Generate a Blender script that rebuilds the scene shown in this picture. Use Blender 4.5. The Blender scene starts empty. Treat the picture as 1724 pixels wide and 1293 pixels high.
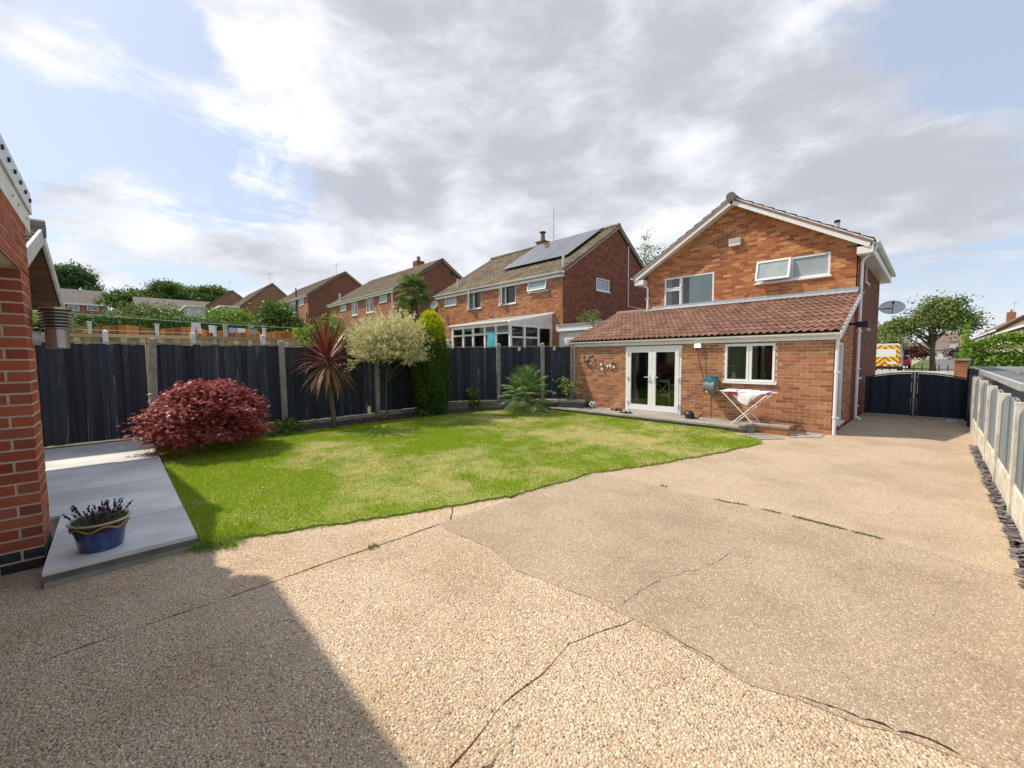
import bpy, bmesh, math, random
import numpy as np
from mathutils import Vector, Matrix

rnd = random.Random(11)
rng = np.random.default_rng(11)
scene = bpy.context.scene
COL = scene.collection
R = math.radians

# ------------------------------------------------------------------ camera
cd = bpy.data.cameras.new('camera')
cam = bpy.data.objects.new('camera', cd)
COL.objects.link(cam)
cd.sensor_fit = 'HORIZONTAL'
cd.sensor_width = 36.0
cd.lens = 36.0 * 688.44 / 1724.0
cd.clip_start, cd.clip_end = 0.05, 2000.0
_yaw, _pit, _rol = R(45.757), R(3.7706), R(-0.4836)
_f = Vector((-math.sin(_yaw) * math.cos(_pit), math.cos(_yaw) * math.cos(_pit), -math.sin(_pit)))
_r0 = Vector((math.cos(_yaw), math.sin(_yaw), 0))
_u0 = _r0.cross(_f)
_r = _r0 * math.cos(_rol) + _u0 * math.sin(_rol)
_u = _u0 * math.cos(_rol) - _r0 * math.sin(_rol)
cam.matrix_world = Matrix(((_r.x, _u.x, -_f.x, 0), (_r.y, _u.y, -_f.y, 0), (_r.z, _u.z, -_f.z, 1.68), (0, 0, 0, 1)))
scene.camera = cam

# ------------------------------------------------------------------ light
SUN_TO = Vector((0.72, 0.39, -1.0)).normalized()       # the way sunlight travels
sd = bpy.data.lights.new('sun', 'SUN')
sd.energy = 2.8
sd.angle = R(0.9)
sd.color = (1.0, 0.90, 0.74)
sun = bpy.data.objects.new('sun', sd)
COL.objects.link(sun)
sun.rotation_euler = SUN_TO.to_track_quat('-Z', 'Y').to_euler()
sun.location = (-30, -16, 40)

world = bpy.data.worlds.new('World')
scene.world = world
world.use_nodes = True
wn, wl = world.node_tree.nodes, world.node_tree.links
wn.clear()
def wnode(t, **kw):
    n = wn.new(t)
    for k, v in kw.items():
        if k.startswith('i_'):
            n.inputs[int(k[2:])].default_value = v
        else:
            setattr(n, k, v)
    return n
def wmath(op, a, b=None, c=None, clamp=False):
    n = wn.new('ShaderNodeMath'); n.operation = op; n.use_clamp = clamp
    for i, v in enumerate((a, b, c)):
        if v is None: continue
        if isinstance(v, (int, float)): n.inputs[i].default_value = v
        else: wl.new(v, n.inputs[i])
    return n.outputs[0]
def wmix(f, a, b):
    n = wn.new('ShaderNodeMix'); n.data_type = 'RGBA'
    for i, v in ((0, f), (6, a), (7, b)):
        if isinstance(v, (int, float)): n.inputs[i].default_value = v
        elif isinstance(v, tuple): n.inputs[i].default_value = (*v, 1)
        else: wl.new(v, n.inputs[i])
    return n.outputs[2]
tc = wn.new('ShaderNodeTexCoord')
nrm = wnode('ShaderNodeVectorMath', operation='NORMALIZE'); wl.new(tc.outputs['Generated'], nrm.inputs[0])
DIR = nrm.outputs[0]
sep = wn.new('ShaderNodeSeparateXYZ'); wl.new(DIR, sep.inputs[0])
dz = wmath('MAXIMUM', sep.outputs[2], 0.0)
den = wmath('ADD', dz, 0.16)
comb = wn.new('ShaderNodeCombineXYZ')
wl.new(wmath('DIVIDE', sep.outputs[0], den), comb.inputs[0])
wl.new(wmath('DIVIDE', sep.outputs[1], den), comb.inputs[1])
def wnoise(scale, detail, rough, dist=0.0, off=(0, 0, 0), stretch=None):
    mp = wn.new('ShaderNodeMapping'); mp.inputs['Location'].default_value = off
    if stretch: mp.inputs['Rotation'].default_value = (0, 0, stretch[0]); mp.inputs['Scale'].default_value = (stretch[1], stretch[2], 1)
    wl.new(comb.outputs[0], mp.inputs[0])
    n = wn.new('ShaderNodeTexNoise'); n.noise_dimensions = '2D'
    n.inputs['Scale'].default_value = scale; n.inputs['Detail'].default_value = detail
    n.inputs['Roughness'].default_value = rough; n.inputs['Distortion'].default_value = dist
    wl.new(mp.outputs[0], n.inputs['Vector'])
    return n.outputs[0]
def wblobs(lst):
    """sum of soft patches of cloud, each round a compass direction of the sky"""
    tot = None
    for (d, k, w) in lst:
        dt = wnode('ShaderNodeVectorMath', operation='DOT_PRODUCT'); wl.new(DIR, dt.inputs[0]); dt.inputs[1].default_value = d
        e = wmath('EXPONENT', wmath('MULTIPLY', wmath('SUBTRACT', dt.outputs[1], 1.0), k))
        e = wmath('MULTIPLY', e, w)
        tot = e if tot is None else wmath('ADD', tot, e)
    return tot
COVER = [((-0.711, 0.443, 0.546), 22, 0.62), ((-0.855, 0.336, 0.396), 60, 0.5), ((-0.519, 0.654, 0.55), 14, 0.5), ((-0.301, 0.813, 0.498), 16, 0.5), ((-0.171, 0.836, 0.521), 50, 0.4), ((-0.396, 0.856, 0.334), 45, 0.45), ((-0.725, 0.596, 0.345), 40, 0.5), ((-0.838, 0.203, 0.507), 120, 0.45), ((-0.795, 0.205, 0.571), 90, 0.4), ((-0.353, 0.908, 0.225), 60, 0.3), ((-0.923, 0.027, 0.385), 30, -0.75), ((-0.953, 0.091, 0.29), 90, -0.35), ((-0.947, -0.078, 0.313), 30, -0.45), ((-0.848, 0.08, 0.524), 90, -0.5), ((0.047, 0.911, 0.411), 10, -0.6), ((-0.022, 0.93, 0.366), 60, -0.3), ((-0.893, -0.07, 0.445), 300, 0.4), ((-0.889, -0.025, 0.458), 300, 0.38), ((-0.893, 0.024, 0.45), 300, 0.45), ((-0.896, 0.071, 0.437), 300, 0.5), ((-0.898, 0.124, 0.422), 300, 0.35), ((-0.906, -0.078, 0.417), 400, 0.4), ((-0.956, 0.099, 0.277), 250, 0.75), ((-0.963, 0.0, 0.269), 300, 0.5), ((-0.084, 0.947, 0.31), 150, 0.75), ((0.01, 0.973, 0.232), 100, 0.55), ((-0.932, 0.265, 0.247), 100, 0.45), ((-0.984, -0.039, 0.171), 200, 0.5), ((-0.146, 0.906, 0.397), 200, 0.3)]
BRIGHT = [((-0.85, 0.146, 0.505), 120, 0.7), ((-0.888, 0.21, 0.409), 150, 0.5), ((-0.785, 0.315, 0.533), 60, 0.15), ((-0.893, 0.249, 0.376), 200, 0.3), ((-0.822, 0.372, 0.431), 90, 0.3), ((-0.882, 0.31, 0.356), 900, -1.3), ((-0.846, 0.405, 0.348), 900, -1.5), ((-0.784, 0.511, 0.352), 900, -1.2), ((-0.584, 0.557, 0.59), 30, -0.45), ((-0.257, 0.83, 0.494), 25, -0.55), ((-0.432, 0.796, 0.423), 80, -0.4), ((-0.447, 0.854, 0.265), 250, 0.7), ((-0.338, 0.844, 0.417), 300, 0.5), ((-0.96, 0.059, 0.274), 60, 0.4), ((-0.904, -0.022, 0.426), 60, 0.5), ((-0.508, 0.696, 0.508), 120, 0.3), ((-0.061, 0.954, 0.295), 80, -0.8), ((-0.86, 0.215, 0.463), 400, -0.6), ((-0.631, 0.689, 0.356), 100, -0.2), ((-0.685, 0.429, 0.589), 60, -0.3)]
sky = wn.new('ShaderNodeTexSky'); sky.sky_type = 'NISHITA'; sky.sun_disc = False
sky.sun_elevation = R(50.6); sky.sun_rotation = math.atan2(-SUN_TO.x, -SUN_TO.y)
sky.air_density = 1.0; sky.dust_density = 1.5; sky.ozone_density = 1.2
clear = wmix(0.62, sky.outputs[0], (3.9, 4.4, 5.4))                 # a thin milky veil over the blue
def dnoise(scale, detail, rough, dist, zs, off):
    mp = wn.new('ShaderNodeMapping'); mp.inputs['Scale'].default_value = (1, 1, zs); mp.inputs['Location'].default_value = off
    wl.new(DIR, mp.inputs[0]); n = wn.new('ShaderNodeTexNoise')
    for k, v in (('Scale', scale), ('Detail', detail), ('Roughness', rough), ('Distortion', dist)): n.inputs[k].default_value = v
    wl.new(mp.outputs[0], n.inputs['Vector']); return n.outputs[0]
n0 = wnoise(0.55, 3, 0.5, 0.3, (4.1, 1.2, 0))
n1 = dnoise(3.2, 12, 0.62, 0.25, 1.9, (3.1, 1.7, 0.4))
n2 = dnoise(5.5, 10, 0.60, 0.2, 2.2, (7.3, 2.2, 1.1))
n3 = wnoise(1.3, 10, 0.64, 0.5, (1.3, 9.1, 0), (0.75, 0.8, 1.9))      # combed streaks
cov = wmath('ADD', wmath('MULTIPLY', wmath('SUBTRACT', n1, 0.5), 3.2), wblobs(COVER))
cov = wmath('ADD', cov, wmath('MULTIPLY', wmath('SUBTRACT', n0, 0.5), 0.8))
cov = wmath('ADD', cov, wmath('MULTIPLY', wmath('SUBTRACT', n3, 0.47), 0.9))
low = wnode('ShaderNodeMapRange', interpolation_type='SMOOTHSTEP'); wl.new(sep.outputs[2], low.inputs[0])
low.inputs[1].default_value = 0.50; low.inputs[2].default_value = 0.12
n4 = dnoise(2.6, 11, 0.62, 0.6, 6.5, (2.2, 5.4, 0.0))
cov = wmath('ADD', cov, wmath('MULTIPLY', wmath('MULTIPLY', wmath('SUBTRACT', n4, 0.40), 3.4), low.outputs[0]))
mr = wnode('ShaderNodeMapRange', interpolation_type='SMOOTHSTEP'); wl.new(cov, mr.inputs[0])
mr.inputs[1].default_value = 0.02; mr.inputs[2].default_value = 0.55
shade = wmath('ADD', wmath('MULTIPLY', wmath('SUBTRACT', n2, 0.5), 4.2), wblobs(BRIGHT))
shade = wmath('ADD', shade, wmath('MULTIPLY', wmath('SUBTRACT', n1, 0.5), -2.2))
ms = wnode('ShaderNodeMapRange', interpolation_type='SMOOTHSTEP'); wl.new(shade, ms.inputs[0])
ms.inputs[1].default_value = -1.15; ms.inputs[2].default_value = 1.25
cloudc = wmix(ms.outputs[0], (3.3, 3.45, 3.85), (6.4, 6.45, 6.7))
skyc = wmix(wmath('MULTIPLY', mr.outputs[0], 0.94), clear, cloudc)
hz = wnode('ShaderNodeMapRange', interpolation_type='SMOOTHSTEP'); wl.new(sep.outputs[2], hz.inputs[0])
hz.inputs[1].default_value = 0.0; hz.inputs[2].default_value = 0.16
skyc = wmix(wmath('MULTIPLY', wmath('SUBTRACT', 1.0, hz.outputs[0]), 0.40), skyc, (6.2, 6.5, 7.0))
bg = wn.new('ShaderNodeBackground'); bg.inputs[1].default_value = 0.103
wl.new(skyc, bg.inputs[0])
wo = wn.new('ShaderNodeOutputWorld'); wl.new(bg.outputs[0], wo.inputs[0])

vs = scene.view_settings
vs.view_transform = 'Standard'; vs.look = 'None'; vs.gamma = 1.0
try: vs.use_curve_mapping = False
except Exception: pass
vs.exposure = 0.72
scene.cycles.max_bounces = 6
scene.cycles.transparent_max_bounces = 8
scene.cycles.use_denoising = True

# ------------------------------------------------------------------ materials
def _nodes(name):
    m = bpy.data.materials.new(name); m.use_nodes = True
    nt = m.node_tree; b = nt.nodes['Principled BSDF']
    return m, nt, b
class NB:
    """short hand for building node graphs"""
    def __init__(s, name): s.m, s.nt, s.b = _nodes(name); s.pos = None
    def n(s, t, **kw):
        x = s.nt.nodes.new(t)
        for k, v in kw.items(): setattr(x, k, v)
        return x
    def put(s, sock, v):
        if isinstance(v, (int, float)): sock.default_value = v
        elif isinstance(v, tuple): sock.default_value = (*v, 1) if (len(v) == 3 and sock.type == 'RGBA') else v
        else: s.nt.links.new(v, sock)
    def P(s, stretch=None):
        if s.pos is None: s.pos = s.n('ShaderNodeNewGeometry')
        o = s.pos.outputs['Position']
        if stretch:
            mp = s.n('ShaderNodeMapping'); mp.inputs['Scale'].default_value = stretch
            s.nt.links.new(o, mp.inputs[0]); o = mp.outputs[0]
        return o
    def noise(s, scale, detail=4, rough=.55, stretch=None, dist=0):
        x = s.n('ShaderNodeTexNoise'); s.nt.links.new(s.P(stretch), x.inputs['Vector'])
        x.inputs['Scale'].default_value = scale; x.inputs['Detail'].default_value = detail
        x.inputs['Roughness'].default_value = rough; x.inputs['Distortion'].default_value = dist
        return x.outputs[0]
    def math(s, op, a, b=0.0, clamp=False):
        x = s.n('ShaderNodeMath', operation=op, use_clamp=clamp); s.put(x.inputs[0], a); s.put(x.inputs[1], b); return x.outputs[0]
    def rng(s, v, a, b, c=0.0, d=1.0, smooth=True):
        x = s.n('ShaderNodeMapRange'); 
        if smooth: x.interpolation_type = 'SMOOTHSTEP'
        s.put(x.inputs[0], v)
        for i, q in enumerate((a, b, c, d)): x.inputs[i + 1].default_value = q
        return x.outputs[0]
    def mix(s, f, a, b, mode='MIX'):
        x = s.n('ShaderNodeMix', data_type='RGBA', blend_type=mode); s.put(x.inputs[0], f); s.put(x.inputs[6], a); s.put(x.inputs[7], b); return x.outputs[2]
    def ramp(s, f, stops, const=False):
        x = s.n('ShaderNodeValToRGB'); s.put(x.inputs[0], f)
        e = x.color_ramp.elements
        if const: x.color_ramp.interpolation = 'CONSTANT'
        while len(e) < len(stops): e.new(0.5)
        for el, (p, c) in zip(e, stops): el.position = p; el.color = (*c, 1)
        return x.outputs[0]
    def rand(s):
        """a number of its own for each loose piece and each object"""
        if s.pos is None: s.P()
        oi = s.n('ShaderNodeObjectInfo')
        a = s.math('ADD', s.pos.outputs['Random Per Island'], s.math('MULTIPLY', oi.outputs['Random'], 7.31))
        return s.math('FRACT', a)
    def value(s, col, f):
        x = s.n('ShaderNodeHueSaturation'); s.put(x.inputs['Value'], f); s.put(x.inputs['Color'], col); return x.outputs[0]
    def bump(s, h, strength=.3, dist=.01):
        x = s.n('ShaderNodeBump'); x.inputs['Strength'].default_value = strength; x.inputs['Distance'].default_value = dist
        s.put(x.inputs['Height'], h); s.nt.links.new(x.outputs[0], s.b.inputs['Normal'])
    def done(s, col, rough=.7, spec=.4, metal=0.0, coat=0.0):
        s.put(s.b.inputs['Base Color'], col); s.put(s.b.inputs['Roughness'], rough)
        s.b.inputs['Specular IOR Level'].default_value = spec; s.b.inputs['Metallic'].default_value = metal
        s.b.inputs['Coat Weight'].default_value = coat
        return s.m
def M(name, c1, c2=None, scale=6, detail=5, rough=.7, spec=.35, metal=0.0, coat=0.0, rand=0.0, bump=0.0, bscale=None, bdist=.006, stretch=None, lo=.35, hi=.65):
    s = NB(name)
    col = tuple(c1)
    if c2 is not None: col = s.mix(s.rng(s.noise(scale, detail, .6, stretch), lo, hi), tuple(c1), tuple(c2))
    if rand: col = s.value(col, s.rng(s.rand(), 0, 1, 1 - rand, 1 + rand, False))
    if bump: s.bump(s.noise(bscale or scale * 4, 5, .6, stretch), bump, bdist)
    return s.done(col, rough, spec, metal, coat)
def brick_mat(name, pal, grime=(.10, .07, .05), gr=.35):
    s = NB(name); k = s.rand()
    col = s.ramp(k, [((i + .0) / len(pal), c) for i, c in enumerate(pal)], True)
    k2 = s.math('FRACT', s.math('MULTIPLY', k, 37.7))
    col = s.value(col, s.rng(k2, 0, 1, .84, 1.16, False))
    mott = s.noise(38, 5, .7)
    col = s.mix(s.rng(mott, .52, .72, 0, .38), col, grime)
    col = s.mix(s.rng(s.noise(1.3, 4, .6), .5, .8, 0, gr), col, grime)
    s.bump(s.noise(160, 4, .7), .35, .004)
    return s.done(col, .88, .25)
def leaf_mat(name, c1, c2, c3=None, trans=.25, rough=.55):
    s = NB(name); k = s.rand()
    stops = [(0, c1), (.6, c2)] + ([(1, c3)] if c3 else [])
    col = s.ramp(k, stops)
    m = s.done(col, rough, .35)
    tr = s.n('ShaderNodeBsdfTranslucent'); s.put(tr.inputs[0], col)
    mx = s.n('ShaderNodeMixShader'); mx.inputs[0].default_value = trans
    out = [n for n in s.nt.nodes if n.type == 'OUTPUT_MATERIAL'][0]
    s.nt.links.new(s.b.outputs[0], mx.inputs[1]); s.nt.links.new(tr.outputs[0], mx.inputs[2]); s.nt.links.new(mx.outputs[0], out.inputs[0])
    return m
def glass_mat(name, tint=(.90, .93, .92), refl=1.0):
    s = NB(name)
    gl = s.n('ShaderNodeBsdfGlossy'); gl.inputs['Roughness'].default_value = 0.0; gl.inputs['Color'].default_value = (.9, .93, .95, 1)
    tp = s.n('ShaderNodeBsdfTransparent'); tp.inputs['Color'].default_value = (*tint, 1)
    fr = s.n('ShaderNodeFresnel'); fr.inputs[0].default_value = 1.5
    f = s.math('MULTIPLY', fr.outputs[0], refl * 1.5, True)
    mx = s.n('ShaderNodeMixShader'); s.put(mx.inputs[0], f)
    s.nt.links.new(tp.outputs[0], mx.inputs[1]); s.nt.links.new(gl.outputs[0], mx.inputs[2])
    out = [n for n in s.nt.nodes if n.type == 'OUTPUT_MATERIAL'][0]
    s.nt.links.new(mx.outputs[0], out.inputs[0])
    return s.m
def aggregate(name, pal, size, mix_cem, cem, big1, big2, bump):
    s = NB(name)
    v = s.n('ShaderNodeTexVoronoi'); v.feature = 'F1'; v.inputs['Scale'].default_value = size
    v.inputs['Randomness'].default_value = 1.0
    s.nt.links.new(s.P(), v.inputs['Vector'])
    sp = s.n('ShaderNodeSeparateColor'); s.nt.links.new(v.outputs['Color'], sp.inputs[0])
    col = s.ramp(sp.outputs[0], [(i / len(pal), c) for i, c in enumerate(pal)], True)
    col = s.value(col, s.rng(sp.outputs[1], 0, 1, .75, 1.25, False))
    edge = s.rng(v.outputs['Distance'], .42, .62)
    f = s.math('MAXIMUM', edge, s.math('LESS_THAN', sp.outputs[2], mix_cem))
    col = s.mix(f, col, s.mix(s.noise(55, 3), cem, tuple(q * .72 for q in cem)))
    col = s.mix(s.rng(s.noise(.9, 7, .66), .40, .66, 0, .75), col, s.mix(1.0, col, big1, 'MULTIPLY'))
    col = s.mix(s.rng(s.noise(2.3, 7, .68), .50, .70, 0, .7), col, s.mix(1.0, col, big2, 'MULTIPLY'))
    h = s.math('SUBTRACT', s.noise(30, 4), s.math('MULTIPLY', s.math('MULTIPLY', v.outputs['Distance'], v.outputs['Distance']), 2.2))
    s.bump(h, bump, .006)
    return s.done(col, .82, .3)

MAT = {}
MAT['brick'] = brick_mat('orange_brick', [(0.500, 0.183, 0.065), (0.425, 0.142, 0.055), (0.575, 0.236, 0.089), (0.40, 0.125, 0.05), (0.525, 0.201, 0.074), (0.625, 0.307, 0.126), (0.450, 0.153, 0.058), (0.32, 0.105, 0.05)])
MAT['brick_ext'] = brick_mat('brown_orange_brick', [(0.470, 0.213, 0.101), (0.403, 0.162, 0.074), (0.504, 0.246, 0.122), (0.365, 0.14, 0.068), (0.448, 0.190, 0.090), (0.32, 0.125, 0.065), (0.437, 0.174, 0.080)], gr=.25)
MAT['brick_red'] = brick_mat('red_brick', [(.38, .090, .052), (.42, .105, .055), (.33, .078, .048), (.38, .115, .08), (.43, .125, .065), (.29, .085, .062)], grime=(.30, .12, .08), gr=.25)
MAT['brick_blue'] = M('blue_black_brick', (.022, .024, .030), (.05, .05, .055), 14, rough=.55, bump=.2, bscale=90)
MAT['brick_brown'] = brick_mat('brown_red_brick', [(.25, .095, .055), (.21, .08, .05), (.29, .11, .062), (.17, .062, .045), (.23, .085, .05)], gr=.3)
MAT['brick_far'] = brick_mat('far_red_brick', [(.33, .13, .07), (.29, .11, .06), (.37, .15, .08)], gr=.2)
MAT['mortar'] = M('pale_mortar', (.66, .58, .45), (.54, .46, .35), 9, rough=.95, bump=.3, bscale=120)
MAT['mortar_dark'] = M('tan_mortar', (.52, .40, .28), (.42, .32, .22), 7, rough=.95, bump=.3, bscale=120)
MAT['mortar_brown'] = M('brown_mortar', (.24, .14, .095), (.19, .11, .08), 7, rough=.95)
MAT['white'] = M('white_plastic', (.86, .86, .85), (.81, .81, .79), 3, rough=.38, spec=.5)
MAT['white_paint'] = M('white_paint', (.76, .76, .74), (.64, .64, .61), 5, rough=.5)
MAT['grey_soffit'] = M('grey_board', (.66, .66, .65), (.56, .56, .55), 4, rough=.6)
MAT['galv'] = M('galvanised_trim', (.60, .62, .63), (.50, .52, .54), 9, rough=.42, metal=.35)
MAT['bolt'] = M('dark_bolt', (.04, .035, .06), rough=.4, metal=.5)
MAT['tile'] = M('red_brown_tile', (.32, .165, .115), (.235, .122, .09), 3.5, rough=.75, rand=.22, bump=.25, bscale=80)
MAT['tile_main'] = M('brown_pink_tile', (.34, .185, .135), (.25, .14, .11), 4, rough=.8, rand=.2, bump=.2, bscale=60)
MAT['tile_olive'] = M('olive_brown_tile', (.215, .165, .105), (.145, .115, .08), 2.2, rough=.85, rand=.28, bump=.2, bscale=60)
MAT['tile_far'] = M('far_brown_tile', (.22, .16, .115), (.17, .125, .095), 1.2, rough=.85, rand=.15)
MAT['tile_grey'] = M('grey_brown_tile', (.19, .155, .135), (.145, .12, .11), 1.5, rough=.85, rand=.15)
MAT['lead'] = M('lead_flashing', (.42, .44, .46), (.33, .35, .37), 8, rough=.5, metal=.1, bump=.3, bscale=14)
MAT['glass'] = glass_mat('window_glass')
MAT['glass_dark'] = glass_mat('dark_window_glass', (.84, .87, .85))
MAT['glass_frost'] = M('frosted_glass', (.38, .45, .46), (.30, .37, .38), 2, rough=.25, spec=.6)
MAT['pane_backing'] = M('pane_brightener', (.78, .82, .77), (.70, .75, .70), 1.3, rough=.8)  # pale tone of the sheets added behind panes to brighten them
MAT['curtain'] = M('grey_curtain', (.45, .45, .42), (.33, .33, .31), 20, rough=.9, stretch=(1, 1, .1))
MAT['room'] = M('room_wall', (.32, .30, .26), rough=.9)
MAT['roomfloor'] = M('room_floor', (.16, .12, .09), (.12, .09, .07), 6, rough=.5)
MAT['black'] = M('black_plastic', (.018, .018, .02), rough=.45)
MAT['rubber'] = M('black_rubber', (.02, .02, .02), rough=.8)
MAT['metal'] = M('brushed_steel', (.46, .43, .40), (.36, .33, .31), 25, rough=.34, metal=.9, stretch=(1, 1, .1))
MAT['steel'] = M('grey_steel', (.5, .5, .5), rough=.4, metal=.8)
MAT['concrete_post'] = M('weathered_concrete', (.36, .33, .29), (.25, .225, .19), 5, detail=7, rough=.92, bump=.35, bscale=60)
MAT['concrete_cream'] = M('cream_concrete', (.76, .72, .63), (.52, .48, .40), 5, detail=6, rough=.9, bump=.35, bscale=50)
MAT['kerb'] = M('grey_kerb', (.24, .225, .20), (.17, .155, .135), 7, detail=7, rough=.92, bump=.4, bscale=40)
MAT['flag'] = M('sandstone_flag', (.36, .33, .28), (.27, .25, .21), 4, detail=7, rough=.85, rand=.12, bump=.3, bscale=20)
MAT['slab'] = M('pale_grey_paving', (.72, .72, .69), (.50, .505, .49), 1.7, detail=10, rough=.55, rand=.16, bump=.3, bscale=14, stretch=(1, .75, 1), lo=.33, hi=.70)
MAT['soil'] = M('dry_soil', (.13, .095, .065), (.07, .052, .038), 9, detail=8, rough=1, bump=.8, bscale=30, bdist=.03)
MAT['crack'] = M('crack_dirt', (.045, .036, .027), (.03, .024, .018), 20, rough=1)
def board_mat(name, c, c2, flake, fl=.66):
    s = NB(name); k = s.rand()
    col = s.mix(s.rng(s.noise(6, 6, .65, (1, 1, .12)), .35, .7), c, c2)
    col = s.value(col, s.rng(k, 0, 1, .55, 1.5, False))
    off = s.n('ShaderNodeMapping'); 
    st = s.noise(11, 6, .7, (1, 1, .07), 1.0)
    col = s.mix(s.rng(s.math('ADD', st, s.math('MULTIPLY', k, .09)), fl, fl + .09, 0, .8), col, flake)
    s.bump(s.noise(60, 4, .6, (1, 1, .04)), .4, .004)
    return s.done(col, .7, .35)
MAT['board'] = board_mat('navy_painted_board', (.024, .030, .044), (.042, .049, .062), (.24, .215, .18), .655)
MAT['board_navy'] = board_mat('navy_board', (.015, .021, .036), (.024, .032, .050), (.10, .11, .13), .80)
MAT['board_grey'] = board_mat('blue_grey_board', (.19, .225, .26), (.25, .28, .30), (.40, .40, .38), .63)
MAT['board_pale'] = board_mat('pale_softwood_board', (.56, .41, .24), (.48, .35, .20), (.62, .50, .33), .62)
MAT['board_orange'] = board_mat('orange_stained_board', (.50, .215, .060), (.42, .17, .05), (.56, .28, .10), .62)
MAT['cap'] = M('pale_rail', (.42, .37, .29), (.25, .22, .18), 8, rough=.85)
MAT['agg'] = aggregate('bright_exposed_aggregate', [(0.725, 0.536, 0.356), (0.826, 0.675, 0.484), (0.600, 0.395, 0.242), (0.375, 0.274, 0.191), (0.750, 0.586, 0.408), (0.200, 0.159, 0.134), (0.663, 0.472, 0.306), (0.880, 0.791, 0.624)], 88, .12, (0.701, 0.548, 0.382), (.76, .72, .66), (1.08, 1.02, .95), .75)
MAT['agg_worn'] = aggregate('worn_grey_aggregate', [(0.507, 0.390, 0.270), (0.593, 0.470, 0.334), (0.396, 0.289, 0.198), (0.494, 0.383, 0.270), (0.649, 0.542, 0.411), (0.298, 0.239, 0.184)], 95, .28, (0.494, 0.379, 0.263), (.74, .72, .69), (1.08, 1.05, 1.0), .45)
MAT['agg_far'] = aggregate('tan_aggregate', [(0.534, 0.414, 0.293), (0.615, 0.486, 0.354), (0.441, 0.336, 0.238), (0.510, 0.396, 0.281), (0.661, 0.564, 0.433), (0.325, 0.258, 0.201)], 80, .45, (0.588, 0.454, 0.317), (.76, .73, .69), (1.08, 1.03, .98), .5)
MAT['asphalt'] = M('grey_road', (.19, .185, .175), (.15, .145, .14), 3, rough=.9, bump=.3, bscale=80)
MAT['pave_far'] = M('pale_pavement', (.42, .38, .31), (.34, .31, .26), 3, rough=.9)
MAT['terrain'] = M('rough_grass', (.085, .125, .030), (.13, .15, .05), 1.2, detail=8, rough=.95, bump=.6, bscale=14, bdist=.05)
MAT['bark'] = M('grey_brown_bark', (.17, .125, .085), (.095, .07, .05), 14, detail=6, rough=.95, bump=.7, bscale=40, stretch=(1, 1, .25))
MAT['cloth_white'] = M('white_cloth', (.82, .82, .83), (.74, .74, .77), 9, rough=.95)
MAT['cloth_lilac'] = M('pale_lilac_cloth', (.66, .64, .78), rough=.95)
MAT['cloth_blue'] = M('pale_blue_cloth', (.36, .45, .68), rough=.95)
MAT['cloth_grey'] = M('grey_cloth', (.33, .34, .34), rough=.95)
MAT['cloth_teal'] = M('turquoise_cloth', (.10, .42, .50), (.07, .35, .43), 9, rough=.95)
MAT['solar'] = M('solar_glass', (.075, .08, .098), (.09, .094, .11), 1.5, rough=.28, spec=.9, coat=.5)
MAT['slate'] = M('plum_slate', (.13, .112, .115), (.22, .195, .19), 5, rough=.6, rand=.45, bump=.3, bscale=60)

# ------------------------------------------------------------------ scene graph helpers
WPOS = {}
def link(o, parent=None):
    COL.objects.link(o)
    if parent is not None:
        o.parent = parent
        o.matrix_parent_inverse = Matrix.Translation(-WPOS[parent.name])
        WPOS[o.name] = Vector((0, 0, 0)) + o.location if False else Vector(o.location)
    else:
        WPOS[o.name] = Vector(o.location)
    return o
def tag(o, label=None, cat=None, group=None, kind=None):
    if label: o['label'] = label
    if cat: o['category'] = cat
    if group: o['group'] = group
    if kind: o['kind'] = kind
    return o
def thing(name, label, cat, loc=(0, 0, 0), group=None, kind=None):
    o = bpy.data.objects.new(name, None); o.location = loc; o.empty_display_size = .2
    link(o); return tag(o, label, cat, group, kind)
def newmesh(name, V, F, mats, smooth=False):
    me = bpy.data.meshes.new(name)
    me.from_pydata([tuple(v) for v in V], [], F)
    for m in (mats if isinstance(mats, (list, tuple)) else [mats]): me.materials.append(m)
    if smooth:
        for p in me.polygons: p.use_smooth = True
    me.update(); return me
def meshobj(name, me, parent=None, kind=None, label=None):
    o = bpy.data.objects.new(name, me); link(o, parent)
    if kind: o['kind'] = kind
    if label: o['label'] = label
    return o
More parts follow.
